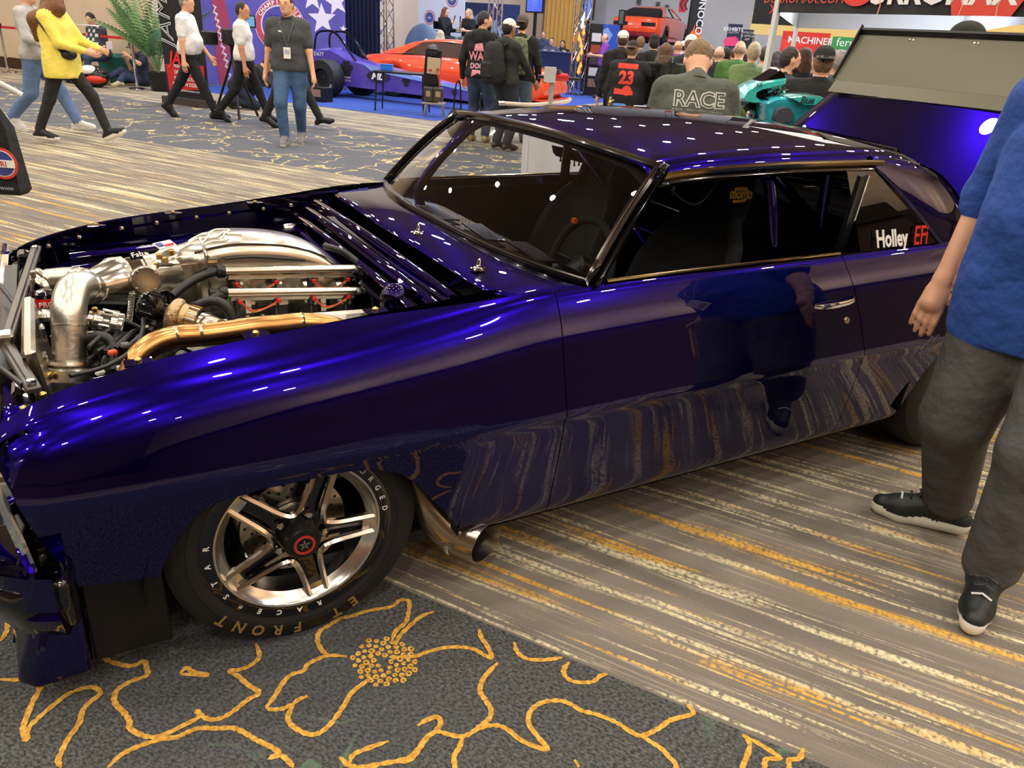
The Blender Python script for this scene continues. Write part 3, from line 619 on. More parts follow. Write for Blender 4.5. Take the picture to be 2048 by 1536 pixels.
obj('spoiler_lip',slab(s0+sd*.31,sn*.8+sd*.6,-sd,-.005,.035,.66,.66,.012),BLK,sp_,smooth=0)
for sgn in(-1,1):
    q=[s0+sd*.02-sn*.05,s0+sd*.10-sn*.10,s0+sd*.33-sn*.02,s0+sd*.345+sn*.035,s0+sd*.04+sn*.02]
    q=[p+np.array([0,sgn*.66,0]) for p in q]; b=B(); b.add(q+[p+np.array([0,sgn*.008,0]) for p in q],[(0,1,2,3,4),(9,8,7,6,5)]+[(i,(i+1)%5,5+(i+1)%5,5+i) for i in range(5)]); obj('spoiler_end_plate',b,BLK,sp_,smooth=0)
for y in np.linspace(-.60,.60,9):
    p=s0+ld*.0+sd*.012+sn*.006+np.array([0,y,0]); obj('rivet',B().lathe(p,sn,[(.009,-.004),(.008,.002),(.004,.005),(0,.006)],10),CHROME,fl_)
for y in(-.45,-.43,-.02,.0,.33,.35):
    p=s0+sd*.285+sn*.006+np.array([0,y,0]); obj('rivet',B().lathe(p,sn,[(.006,-.004),(.005,.002),(0,.004)],8),CHROME,sp_)
for y in(-.6,.6): cpart('lid_strut',B().cyl((3.1,y,.72),tuple(o0+ld*.42+np.array([0,y,-.02])),.011),BLK)
# --- front end: header, grille, bumper, chin
hd=B().grid(lambda u,v: np.array([-.60-.05*math.cos((2*v-1)*1.2)+.09*u,(2*v-1)*.66,.655+.045*math.sin(u*1.5)]),8,21); o=cpart('header_panel',hd,PAINT,smooth=80); mod_solid(o,.006)
for k in range(7):
    z=.44+.035*k; cpart('grille_bar',B().box((-.60-.01*k*0,0,z),(.012,1.06,.008)),STEEL)
for y in np.linspace(-.5,.5,13): cpart('grille_upright',B().box((-.597,y,.545),(.008,.006,.25)),STEEL)
cpart('grille_surround',B().box((-.595,0,.685),(.03,1.4,.02),bev=.005).box((-.575,0,.42),(.03,1.4,.02),bev=.005),CHROME)
for sgn in(-1,1):
    # headlamp in its bucket
    c=np.array([-.585,sgn*.66,.575]); h=cpart('headlamp',B().lathe(c,(-1,0,0),[(.105,-.06),(.105,.0),(.098,.012),(.09,.012)],32),CHROME)
    obj('lens',B().lathe(c,(-1,0,0),[(.09,.01),(.07,.026),(.04,.036),(0,.04)],32),GLASS,h); obj('reflector',B().lathe(c,(-1,0,0),[(.088,.0),(.06,-.03),(0,-.045)],32),CHROME,h)
    b=B(); 
    for (z0,z1,x0,x1) in((.47,.69,-.595,-.575),):
        b.box((-.585,sgn*.79,.55),(.02,.11,.30),rotm(0,-.12,0),bev=.006)
    cpart('headlamp_bezel',b,CHROME)
    # inner return of the fender nose
    b=B(); V=[]
    for z in np.linspace(.37,.68,14): V+=[(fx(z)+.002,sgn*(side_pt(fx(z),min(1,(.9-z)/.6))[0]-.004),z),(fx(z)+.05,sgn*.72,z)]
    b.add(V,[(2*i,2*i+1,2*i+3,2*i+2) for i in range(13)]); cpart('fender_return',b,GBLK)
def barsec(x,y,z,nx,ny,sc=1.):  # bumper cross-section: outward normal (nx,ny)
    prof=[(-.02,.065),(.025,.068),(.045,.085),(.050,.012),(.034,.002),(.046,-.012),(.030,-.055),(.012,-.075),(-.02,-.075)]
    return [(x+nx*p[0]*sc,y+ny*p[0]*sc,z+p[1]*sc) for p in prof]
b=B(); secs=[]
for t in np.linspace(0,1,45):
    s=2*t-1; a=abs(s)
    if a<.72: y=s/.72*.62; x=-.69+.03*(a/.72)**2; n=(-1,0)
    else:
        q=(a-.72)/.28; ph=q*1.35; x=-.66+.0+.20*(1-math.cos(ph))*.9; y=math.copysign(.62+.25*math.sin(ph),s); n=(-math.cos(ph),math.copysign(math.sin(ph),s))
    secs.append(barsec(x,y,.335,*n,1.12))
b.loft(secs); cpart('front_bumper',b,PAINT,smooth=40)
# bumper corner pod and chin skirt
for sgn in(-1,1):
    b=B(); 
    b.loft([[(-.66,sgn*.60,z),(-.64,sgn*.845,z),(-.60,sgn*.885,z),(-.505,sgn*.885,z),(-.49,sgn*.80,z),(-.52,sgn*.60,z)] if i==0 else q for i,(z,q) in enumerate([(.40,None)])]+
           [[(-.665,sgn*.60,.36),(-.655,sgn*.85,.36),(-.61,sgn*.892,.36),(-.505,sgn*.892,.36),(-.49,sgn*.80,.36),(-.52,sgn*.60,.36)],
            [(-.64,sgn*.60,.27),(-.63,sgn*.83,.27),(-.59,sgn*.868,.27),(-.505,sgn*.868,.27),(-.49,sgn*.80,.27),(-.52,sgn*.60,.27)],
            [(-.61,sgn*.60,.235),(-.605,sgn*.80,.235),(-.58,sgn*.835,.235),(-.505,sgn*.835,.235),(-.49,sgn*.78,.235),(-.52,sgn*.60,.235)]]); o=cpart('bumper_corner',b,GBLK,smooth=60); mod_bev(o,.014,3)
    b=B(); b.loft([[(-.60,sgn*.58,.24),(-.595,sgn*.76,.24),(-.57,sgn*.80,.24),(-.50,sgn*.80,.24),(-.49,sgn*.76,.24),(-.54,sgn*.58,.24)],[(-.65,sgn*.58,.125),(-.64,sgn*.79,.125),(-.61,sgn*.825,.125),(-.50,sgn*.82,.125),(-.49,sgn*.78,.125),(-.56,sgn*.58,.10)],[(-.66,sgn*.58,.085),(-.65,sgn*.79,.085),(-.61,sgn*.83,.085),(-.50,sgn*.825,.085),(-.49,sgn*.78,.085),(-.56,sgn*.58,.085)]]); o=cpart('chin_skirt',b,PAINT,smooth=50); mod_bev(o,.01,2)
    cpart('valance_side',B().box((-.405,sgn*.79,.215),(.17,.012,.25),bev=.004),BLK)
    cpart('valance_front',B().box((-.485,sgn*.66,.27),(.02,.24,.12)),BLK)
cpart('chin_spoiler',B().box((-.635,0,.135),(.012,1.18,.19),rotm(0,.3,0)),PAINT)
# --- wheels
WHL=mat('polished_wheel',(246,243,236),.2,1.)
def tyre_wheel(x,y,z,R,rim,wd,sgn,front):
    w_=bpy.data.objects.new('wheel' ,None); w_.empty_display_size=.1; C.objects.link(w_); w_.parent=car; w_.location=(x,y,z)
    d=(0,sgn,0); s=wd
    prof=[(rim-.004,-.5*s),(rim+.02,-.52*s),(R-.06,-.53*s),(R-.02,-.46*s),(R-.002,-.34*s),(R,0),(R-.002,.34*s),(R-.02,.46*s),(R-.06,.53*s),(rim+.045,.535*s),(rim+.022,.50*s),(rim+.018,.49*s),(rim-.004,.47*s)]
    obj('tyre',B().lathe((0,0,0),d,prof,72),RUB,w_,smooth=30)
    obj('rim_hoop',B().lathe((0,0,0),d,[(rim+.016,.495*s),(rim+.012,.515*s),(rim-.016,.515*s),(rim-.02,.49*s)],72),GBLK,w_)
    obj('rim_barrel',B().lathe((0,0,0),d,[(rim-.016,.515*s),(rim-.021,.50*s),(rim-.026,.43*s),(rim-.036,.36*s),(rim-.046,.28*s),(rim-.042,.0*s),(rim-.03,-.5*s)],72),WHL,w_)
    return w_
yw=-.815+.055; wd=.115
PH=[math.radians(-78+72*i) for i in range(5)]
for sgn in(-1,1):
    near=sgn<0; W=tyre_wheel(.0,sgn*.765,.32,.32,.226,.115,sgn,True); s=.115
    face=.30*s
    def wp(r,a,h): return np.array([r*math.cos(a),sgn*h,r*math.sin(a)])
    for i in range(5):
        a0,a1=PH[i]+math.radians(6.5),PH[i]+math.radians(72-6.5); am=PH[i]+math.radians(36)
        path=[wp(.204,a0,face+.006),wp(.150,a0+.055,face+.013),wp(.105,a0+.15,face+.019),wp(.078,am-.20,face+.022),wp(.070,am,face+.022),wp(.078,am+.20,face+.022),wp(.105,a1-.15,face+.019),wp(.150,a1-.055,face+.013),wp(.204,a1,face+.006)]
        P=spline(path,4); obj('spoke_rail',B().tube(P,.0085,6,flat=(1.0,1.4),up=(0,sgn,0)),ALU,W,smooth=40)
        obj('spoke_web',B().add([wp(.192,PH[i]-.10,face-.006),wp(.192,PH[i]+.10,face-.006),wp(.06,PH[i]+.45,face),wp(.06,PH[i]-.45,face)],[(0,1,2,3)]),GBLK,W)
        obj('spoke_pad',B().box(wp(.185,PH[i],face-.002),(.03,.016,.05),np.array(Matrix.Rotation(-PH[i],3,'Y'))),ALU,W)
        q=wp(.062,PH[i],face+.006); obj('lug_nut',B().lathe(q,(0,sgn,0),[(.011,0),(.011,.014),(.007,.018),(0,.018)],6),CHROME,W)
    cp=obj('centre_cap',B().lathe((0,0,0),(0,sgn,0),[(.052,.1*s),(.05,face+.02),(.047,face+.045),(.04,face+.058),(.03,face+.060),(0,face+.060)],36),BLK,W)
    obj('cap_ring',B().lathe((0,0,0),(0,sgn,0),[(.027,face+.0605),(.027,face+.0625),(.0205,face+.0625),(.0205,face+.0605)],30),mat('cap_red',(170,52,44),.4),cp)
    for q in range(5):
        a=q*1.257+.3; obj('cap_emblem',B().add([wp(.004,a-1.2,face+.0615),wp(.017,a,face+.0615),wp(.004,a+1.2,face+.0615)],[(0,1,2)]),ALUB,cp,smooth=0)
    disc=obj('brake_disc',B().lathe((0,0,0),(0,sgn,0),[(.135,-.02),(.135,-.004),(.07,-.004),(.07,-.02)],48),ALUB,W)
    for q in range(20):
        for r in(.085,.105,.123):
            a=q*.314+r*9; 
            if near: obj('disc_hole',B().lathe(wp(r,a,-.0035),(0,sgn,0),[(.0045,0),(0,.0002)],8),BLK,disc,smooth=0)
    obj('brake_caliper',B().box(wp(.105,2.55,-.012),(.06,.07,.12),rotm(0,-.4,0),bev=.012),CAST,W); obj('brake_hat',B().lathe((0,0,0),(0,sgn,0),[(.07,-.02),(.066,.012),(.03,.014)],30),CAST,W)
    obj('damper',B().cyl((-.10,-sgn*.03,-.08),(-.13,-sgn*.05,.05),.018,n=14).cyl((-.095,-sgn*.03,-.10),(-.10,-sgn*.03,-.075),.024,n=14),CAST,W)
    if near:
        def ring_text(s_,r,a0,da,size,m,h,off):
            for i,ch in enumerate(s_):
                if ch==' ': continue
                a=math.radians(a0+da*i); e=np.array([math.cos(a),0,math.sin(a)]); t=np.array([-math.sin(a),0,math.cos(a)])
                text('sidewall_letter' if m is GOLDL else 'rim_letter',ch,size,wp(r,a,h),-t*1.,e*1. if True else -e,m,W,extrude=.0006,off=off)
        ring_text('RACE*STAR',.219,-80,-13.5,.020,WHT,.5185*s,.0004); ring_text('FORGED',.219,52,-9,.020,WHT,.5185*s,.0004)
        ring_text('ET FRONT',.266,-62,-10.8,.042,GOLDL,.5365*s,.001)
for sgn in(-1,1):
    W=tyre_wheel(2.72,sgn*.70,.355,.355,.20,.34,sgn,False)
    obj('wheel_disc',B().lathe((0,0,0),(0,sgn,0),[(.17,.06),(.15,.03),(.06,.02),(.055,.05),(0,.05)],40),GBLK,W)
    for q in range(16):
        a=q*.3927; obj('beadlock_bolt',B().lathe((.188*math.cos(a),sgn*.178,.188*math.sin(a)),(0,sgn,0),[(.008,-.004),(.008,.006),(0,.008)],6),CHROME,W)
    obj('beadlock_ring',B().lathe((0,0,0),(0,sgn,0),[(.205,.168),(.205,.178),(.172,.178),(.165,.15)],48),ALU,W)
# --- side exhaust turn-out behind the front wheel
P=spline([(.33,-.60,.40),(.37,-.68,.30),(.44,-.76,.19),(.50,-.80,.165)],8); cpart('exhaust_pipe',B().tube(P,.062,24,caps=False),STEEL)
ax=np.array([.66,-.74,-.10]); ax/=np.linalg.norm(ax); tp=B(); o_=np.array([.475,-.775,.165]); a_,b_,d_=frame(ax)
n=30; t=np.linspace(0,2*np.pi,n,endpoint=False)
def ringp(r,h,slant): return [o_+a_*r*math.cos(q)+b_*r*math.sin(q)+d_*(h+slant*math.cos(q)) for q in t]
tp.loft([ringp(.066,-.03,0),ringp(.070,.02,0),ringp(.070,.085,.02),ringp(.066,.085,.02),ringp(.065,.0,0)],caps=False); cpart('exhaust_tip',tp,STEEL)
cpart('exhaust_bore',B().loft([ringp(.0655,.0,0),ringp(.001,.0,0)],caps=False),BLK)
cpart('exhaust_clamp',B().lathe(o_-d_*.02,d_,[(.067,0),(.074,.003),(.074,.010),(.069,.013)],30),CHROME)
# --- interior
cpart('dashboard',B().grid(lambda u,v: np.array([.80+.03*abs(2*v-1)**3+.20*u,(2*v-1)*.74,.868-.02*u-.10*max(0,u-.75)*4*max(0,u-.75)*4]),14,21),PAINT,smooth=60)
cpart('dash_face',B().box((1.01,0,.74),(.03,1.44,.16),bev=.01),FAB)
for (x0,y0) in((.80,.22),(.83,-.10),(.86,-.38)):
    v_=cpart('dash_vent',B().box((x0+.035,y0,.873),(.075,.25,.006),rotm(0,.08,-.12 if y0<0 else 0),bev=.002),GBLK)
    for k in range(7): obj('vent_slat',B().box((x0+.008+.009*k,y0,.8775-.0008*k),(.003,.23,.004),rotm(0,.08,-.12 if y0<0 else 0)),mat('vent_grey',(96,92,104),.35,.5),v_)
def tubep(name,pts,r=.021,m=PAINT,n=12,sp=True): return cpart(name,B().tube(spline(pts,8) if sp else pts,r,n),m)
for sgn in(-1,1):
    tubep('cage_front_hoop',[(.93,sgn*.66,.30),(.93,sgn*.68,.80),(1.12,sgn*.615,1.10),(1.30,sgn*.59,1.175),(1.66,sgn*.58,1.175)])
    tubep('cage_main_hoop',[(1.70,sgn*.66,.25),(1.69,sgn*.66,.80),(1.66,sgn*.60,1.12),(1.66,sgn*.50,1.185),(1.66,0,1.20)],.022)
    tubep('cage_rear_stay',[(1.69,sgn*.56,1.15),(2.55,sgn*.50,.62)],.019,sp=False)
    tubep('cage_door_bar',[(.95,sgn*.70,.35),(1.68,sgn*.68,.62)],.019,sp=False)
    tubep('cage_upright',[(2.02,sgn*.60,.35),(1.95,sgn*.60,1.13)],.019,sp=False)
    cpart('door_card',B().box((1.35,sgn*.76,.55),(1.2,.02,.62)),FAB); cpart('quarter_card',B().box((2.2,sgn*.755,.58),(.48,.02,.58)),FAB)
    # bucket seat
    c=np.array([1.50,sgn*.36,0])
    def bk(u,v):   # v up the back
        w_=np.interp(v,[0,.25,.5,.68,.78,.9,1.],[.25,.27,.26,.22,.15,.145,.10]); s=2*u-1; bol=.09*abs(s)**3*np.interp(v,[0,.5,.8,1],[1.2,1.,.55,.3])
        return c+np.array([.02+.26*v-bol, s*w_, .38+.72*v])
    st=cpart('bucket_seat',B().grid(bk,17,24),FAB,smooth=80); mod_solid(st,.05,-1)
    obj('seat_base',B().grid(lambda u,v: c+np.array([-.44+.48*v,(2*u-1)*.26,.34-.04*v+.09*abs(2*u-1)**3]),13,10),FAB,st,smooth=80)
    obj('seat_shell',B().box(c+np.array([-.2,0,.25]),(.48,.46,.14),bev=.03),BLK,st)
    if sgn<0:
        for k in range(2):
            z=.985-.05*k; obj('seat_logo',B().box(c+np.array([.215+.0*k,-.02,z]),(.004,.06,.016),rotm(.5,-.3,0)),mat('seat_yellow',(186,150,40),.6),st,smooth=0)
cpart('cage_cross_bar',B().cyl((1.69,-.64,.80),(1.69,.64,.80),.02),PAINT); cpart('cage_diagonal',B().cyl((1.67,.6,1.1),(1.70,-.6,.4),.019),PAINT); cpart('cage_rear_bar',B().cyl((2.12,-.62,.78),(2.12,.62,.80),.017),GBLK)
cpart('rear_bulkhead',B().box((2.45,0,.56),(.02,1.45,.66)).box((2.66,0,.89),(.44,1.40,.012)),FAB)
P=[(1.10+.0*math.cos(t)+.05*math.sin(t),-.36+.165*math.cos(t),.80+.155*math.sin(t)) for t in np.linspace(0,2*np.pi,28,endpoint=False)]
sw=cpart('steering_wheel',B().tube(P,.014,10,closed=True),FAB); obj('steering_hub',B().lathe((1.10,-.36,.80),(1,0,-.3),[(0,-.02),(.04,-.01),(.04,.02),(0,.03)],20).box((1.10,-.36,.80),(.01,.31,.03)).box((1.09,-.36,.73),(.01,.03,.14)),BLK,sw); obj('wheel_marker',B().box((1.105,-.30,.945),(.012,.02,.016)),mat('orange_tape',(216,86,30),.5),sw)
cpart('column',B().cyl((1.02,-.36,.76),(1.10,-.36,.80),.03),BLK)
cpart('window_net_bar',B().tube(spline([(1.2,-.55,1.15),(1.35,-.6,1.05),(1.5,-.56,1.15)],8),.004,8),BLK)

# black drip decal along the top of the far window
dk=cpart('window_decal',B().add([pl(x,y,Y=.69) for x,y in((1103,290),(1150,300),(1200,318),(1196,334),(1180,331),(1150,322),(1112,312),(1106,305))],[tuple(range(8))]),BLK,smooth=0); mod_solid(dk,.004)
for k in range(8): x=1121+9.2*k; y=314+2.1*k; obj('decal_drip',B().tube([pl(x,y-6,Y=.69),pl(x,y+5+3*(k%2),Y=.69),pl(x,y+9+3*(k%2),Y=.69)],[.004,.004,.0065],6),BLK,dk)

lg=pl(1482,392,Y=-.515); sc_=[o_ for o_ in car.children if o_.name.startswith('bucket_seat')][0]; YL=mat('seat_yellow',(186,150,40),.6)
text('seat_lettering','momo',.05,lg+np.array([0,0,-.008]),(1,0,-.05),(0,0,1),YL,sc_,extrude=.001,off=.002,squash=.8)
for (sg_,dz) in((1,.03),(-1,-.022)): obj('seat_arrow',B().add([lg+np.array([-.035,0,dz]),lg+np.array([.02,0,dz]),lg+np.array([.045,0,dz*.2]),lg+np.array([.03,0,dz*.2]),lg+np.array([.012,0,dz*.6]),lg+np.array([-.035,0,dz*.6])],[(0,1,2,3,4,5)]),YL,sc_,smooth=0)
# --- engine bay
def E(x,y,Y): return pl(x,y,Y=Y)
def EP(l): return [E(*q) for q in l]
cpart('bay_floor',B().box((0,0,.30),(1.05,1.15,.02)),BLK); cpart('engine_block',B().box((.12,0,.46),(.58,.42,.30),bev=.03),CAST)
def tubem(name,pts,r,m,n=20,sp=8,parent=None,caps=True): return cpart(name,B().tube(spline(pts,sp),r,n,caps=caps),m,parent)
BRASS=mat('brass',(196,164,96),.25,1.)
# plenum: flat-sided tunnel with a bowed top that slopes down to the rear
SEAM=EP([(337,505,-.09),(387,492,-.10),(430,481,-.10),(477,475,-.10),(545,476,-.10),(590,482,-.10),(625,491,-.10),(655,506,-.10),(686,530,-.10)]); SEAM=spline(SEAM,4)
b=B(); secs=[]
for i,s in enumerate(SEAM):
    z=s[2]-.022; x=s[0]; wd=.22*min(1,.45+.55*i/10); y0=-.10 if i>4 else -.10+.035*(4-i)/4
    secs.append([(x,y0-.012,.69),(x,y0-.01,z-.03),(x,y0-.004,z-.008),(x,y0+.006,z),(x,y0+.02,z+.006),(x,y0+wd*.5,z+.014),(x,y0+wd-.02,z+.004),(x,y0+wd,z-.01),(x,y0+wd+.01,.69)])
b.loft(secs); PLN=cpart('intake_plenum',b,ALUB,smooth=50)
obj('plenum_seam',B().tube([np.array(s[3])+np.array([0,-.003,.002]) for s in secs[4:]],.0032,6),ALU,PLN)
obj('weld_bead',B().tube([np.array(q)+np.array([0,-.002,.001]) for q in secs[6][0:6]],.005,8),ALU,PLN)
# line-engraved crest on top, stars-and-stripes plate
def ontop(i,t): s=secs[int(i)]; a=np.array(s[4]); c=np.array(s[5]); d=np.array(s[6]); return (a*(1-2*t)+c*2*t if t<.5 else c*(2-2*t)+d*(2*t-1))+np.array([0,0,.0028])
for pts in([(2,.1),(4,.35),(6,.2),(8,.5),(7,.75),(9,.6)],[(3,.3),(5,.55),(7,.4),(9,.3),(11,.5),(10,.2)],[(8,.65),(10,.8),(12,.65),(11,.4),(13,.3)],[(6,.05),(8,.12),(10,.05),(11,.15)],[(4,.7),(5,.85),(7,.9),(8,.8)]):
    obj('engraved_line',B().tube(spline([ontop(*q) for q in pts],5),.0024,6),WHT,PLN)
fpl=E(330,492,-.05); obj('flag_plate',B().box(fpl+np.array([.0,0,.004]),(.05,.05,.003),rotm(.1,-.1,.25)),WHT,PLN)
obj('flag_field',B().box(fpl+np.array([-.014,-.004,.0058]),(.016,.026,.003),rotm(.1,-.1,.25)),mat('flag_blue',(40,46,120),.5),PLN)
for k in range(3): obj('flag_stripe',B().box(fpl+np.array([.011,-.015+.012*k,.0058]),(.026,.005,.003),rotm(.1,-.1,.25)),RED,PLN)
# throttle body between cone and plenum
t0=E(243,560,-.06); t1=E(340,540,-.03); td=(t1-t0); TL=np.linalg.norm(td); td/=TL
TB=cpart('throttle_body',B().lathe(t0,td,[(.060,0),(.066,.004),(.066,.014),(.058,.018),(.058,TL*.45),(.064,TL*.47),(.064,TL*.62),(.056,TL*.64),(.056,TL*.8),(.066,TL*.95),(.070,TL+.03)],40),CAST)
obj('polished_band',B().lathe(t0,td,[(.0592,.022),(.0592,.055)],40),CHROME,TB)
mc=E(291,561,-.125); mdir=np.array([.12,-1,.12]); obj('throttle_motor',B().lathe(mc-mdir*.05,mdir,[(.038,0),(.038,.045),(.041,.047),(.041,.055),(.038,.058),(0,.058)],40),ALUB,TB)
e1,e2,dd=frame(mdir)
for q in range(4): obj('motor_screw',B().lathe(mc-mdir*.05+dd*.058+(e1*math.cos(q*1.57+.6)+e2*math.sin(q*1.57+.6))*.033,dd,[(.004,0),(.004,.003),(0,.004)],8),CHROME,TB)
bc_=E(276,511,-.06); obj('band_badge',B().lathe(bc_-np.array([0,.0,.006]),(.1,-.65,.75),[(.022,0),(.022,.003),(0,.003)],24),GBLK,TB); text('badge_lettering','Fab',.024,bc_+np.array([.0,-.004,-.002]),(.95,.2,.1),(-.2,.75,.62),WHT,TB,extrude=.001)
lc=E(252,560,-.118); text('band_lettering','Accufab',.019,lc,(.12,.3,-.9),(.95,.1,.15),WHT,TB,extrude=.0012,off=.0003)
for (px,py) in((318,513),(330,520),(343,505),(312,530)): obj('throttle_clip',B().box(E(px,py,-.085),(.016,.012,.018),bev=.003),BRASS,TB)
obj('throttle_cable',B().tube(EP([(318,530,-.11),(360,529,-.12),(410,524,-.13),(425,520,-.135)]),.003,8).cyl(E(318,530,-.11),E(345,529.5,-.12),.005),CHROME,TB); obj('cable_bracket',B().box(E(425,522,-.13),(.03,.012,.014),bev=.003).cyl(E(415,512,-.13),E(415,524,-.13),.006),CHROME,TB)
# twin-inlet cone
c0=E(178,577,-.12); c1=E(240,561,-.06); cdv=c1-c0; CL=np.linalg.norm(cdv); cdv/=CL
cpart('merge_cone',B().lathe(c0-cdv*.02,cdv,[(.043,0),(.045,.02),(.066,CL),(.069,CL+.004),(.069,CL+.014),(.064,CL+.018)],44),ALU)
f0,f1,f2=E(175,565,-.04),E(140,562,.03),E(100,565,.08); fpipe=tubem('far_inlet_pipe',[f0,f1,f2],.040,CAST,28); fd=f2-f1; fd/=np.linalg.norm(fd); fd=fd*.6+np.array([-.1,-.55,-.45])
obj('vband_clamp',B().lathe(f2-fd*.01,fd,[(.041,-.012),(.05,-.008),(.052,0),(.049,.006),(.052,.012),(.052,.026),(.041,.03),(.036,.03),(.036,0)],40),ALUB,fpipe); obj('clamp_bolt',B().cyl(E(66,545,.0),E(64,590,.0),.005).box(E(66,548,.0),(.014,.014,.02),bev=.003).box(E(65,562,.0),(.012,.012,.016),bev=.003),STEEL,fpipe)
obj('weld_bead',B().lathe(f0*.5+f1*.5,f0-f1,[(.039,-.004),(.0425,0),(.039,.004)],30),ALU,fpipe)
NP=EP([(183,577,-.13),(168,572,-.17),(150,578,-.22),(141,596,-.26),(138,622,-.29),(139,650,-.305),(140,690,-.32),(141,727,-.335)]); npipe=tubem('near_inlet_pipe',NP,.0415,CAST,36)
for i,r in((0,.0445),(1,.0445),(5,.043)):
    d=NP[min(i+1,7)]-NP[max(i-1,0)]; obj('weld_bead',B().lathe(NP[i],d,[(r-.005,-.004),(r,-.0015),(r,.0015),(r-.005,.004)],36),ALU,npipe)
d=NP[7]-NP[6]; obj('pipe_flange',B().lathe(NP[7]-d*.12,d,[(.042,-.004),(.055,.0),(.056,.008),(.050,.012),(.056,.016),(.062,.022),(.062,.05),(.044,.055)],40),ALUB,npipe)
fb=E(93,753,-.40); obj('flange_bolt',B().lathe(fb,(-.6,-.8,0),[(.009,-.02),(.012,-.002),(.012,.004),(.008,.008),(0,.012)],14),BRASS,npipe)
# blow-off valve
v0=E(176,637,-.285); v1=E(245,652,-.30); vd=v1-v0; VL=np.linalg.norm(vd); vd/=VL
bv=cpart('blow_off_valve',B().lathe(v0,vd,[(.022,0),(.022,VL*.22),(.028,VL*.24),(.028,VL*.42),(.024,VL*.44),(.026,VL*.6),(.037,VL*.66),(.037,VL*.84),(.033,VL*.86),(.034,VL*.99),(.026,VL*1.02),(0,VL*1.02)],34),ALU)
e1,e2,_d=frame(vd)
for q in range(6):
    a=q*1.047; obj('valve_fin',B().box(v0+vd*VL*.55+(e1*math.cos(a)+e2*math.sin(a))*.031,(.036,.006,.01),np.stack([vd,e1*math.cos(a)+e2*math.sin(a),-e1*math.sin(a)+e2*math.cos(a)],1),bev=.002),ALU,bv)
obj('valve_clamp',B().lathe(v0+vd*.012,vd,[(.024,0),(.027,.003),(.027,.016),(.024,.019)],24),ALUB,bv); obj('clamp_screw',B().box(v0+vd*.02+np.array([0,-.01,.032]),(.014,.012,.016),bev=.003),BRASS,bv)
s0_,s1_=E(265,585,-.18),E(257,648,-.2); P=[s0_+(s1_-s0_)*t/80+np.array([.007*math.cos(t*1.6),.007*math.sin(t*1.6),0]) for t in np.linspace(0,80,300)]; cpart('return_spring',B().tube(P,.0021,5),ALU)
# turbocharger
tc0=E(312,619,-.30); tdv=E(372,638,-.34)-tc0; tdv/=np.linalg.norm(tdv); e1,e2,dd=frame(tdv)
TU=cpart('turbocharger',B().lathe(tc0,tdv,[(.0,-.042),(.034,-.04),(.041,-.03),(.041,.012),(.03,.016),(.024,.02),(.024,.04)],36),GBLK)
for q in range(16):
    a=q*.3927; ra=e1*math.cos(a)+e2*math.sin(a); obj('housing_fin',B().box(tc0+ra*.041-dd*.008,(.034,.006,.008),np.stack([dd,ra,np.cross(dd,ra)],1),bev=.0015),GBLK,TU)
IRON=mat('cast_iron_tan',(176,148,110),.42,.9,bump=.4,bscale=90,var=.15)
P=[tc0+dd*.055+(e1*math.cos(t)+e2*math.sin(t))*.034 for t in np.linspace(.2,5.9,34)]; obj('turbine_volute',B().tube(P,[.013+.012*i/33 for i in range(34)],16),IRON,TU)
obj('turbine_core',B().lathe(tc0+dd*.03,dd,[(.024,0),(.04,.012),(.04,.05),(.034,.06)],30),IRON,TU); obj('outlet_collar',B().lathe(tc0+dd*.085,dd,[(.036,0),(.041,.003),(.041,.028),(.036,.032)],34),STEEL,TU)
for q in range(18):
    a=q*.349; ra=e1*math.cos(a)+e2*math.sin(a); obj('collar_rib',B().box(tc0+dd*.099+ra*.0415,(.026,.003,.004),np.stack([dd,ra,np.cross(dd,ra)],1)),GOLDS,TU)
for q in(0,1): obj('oil_fitting',B().lathe(tc0+np.array([-.01-.0*q,-.03,.035-.06*q]),(-.4,-.6,.5-q),[(.012,0),(.012,.014),(.008,.018),(.008,.03)],8),BLK,TU)
tubem('turbo_outlet_pipe',[tc0+dd*.11,tc0+dd*.15,E(420,655,-.39),E(440,662,-.42)],.032,STEEL,26)
CX=EP([(262,752,-.47),(270,725,-.46),(286,704,-.45),(315,685,-.44),(352,674,-.435),(400,670,-.43),(452,664,-.43),(512,655,-.43),(560,651,-.43),(602,647,-.43),(650,650,-.43),(690,662,-.42)]); dp=tubem('exhaust_crossover',CX,.030,GOLDS,30)
for i in(4,5,9): obj('pipe_weld',B().lathe(CX[i],CX[i+1]-CX[i-1],[(.030,-.004),(.0325,0),(.030,.004)],30),STEEL,dp)
# valve covers, fuel rails, injectors
for sgn in(-1,1):
    a_,c_=(E(412,640,-.28),E(735,626,-.28)) if sgn<0 else (np.array([-.10,.30,.66]),np.array([.38,.30,.64])); mid=(a_+c_)/2; L_=np.linalg.norm(c_-a_)
    vc=cpart('valve_cover',B().box(mid-np.array([0,0,.025]),(L_,.10,.05),rotm(sgn*.45,.04,0),bev=.012),CAST)
    obj('cover_flange',B().box(mid-np.array([0,sgn*-.02,.055]),(L_+.02,.13,.014),rotm(sgn*.45,.04,0),bev=.004),CAST,vc)
    for t in(.28,.72): q=a_+(c_-a_)*t; obj('cover_loop',B().tube([q+np.array([.022*math.cos(u),-.01,.012+.014*math.sin(u)]) for u in np.linspace(math.pi,2*math.pi,10)],.005,8),ALU,vc)
GRN=mat('fitting_grey',(120,128,118),.35,.7); WIRE=mat('wire_red_orange',(196,64,36),.5)
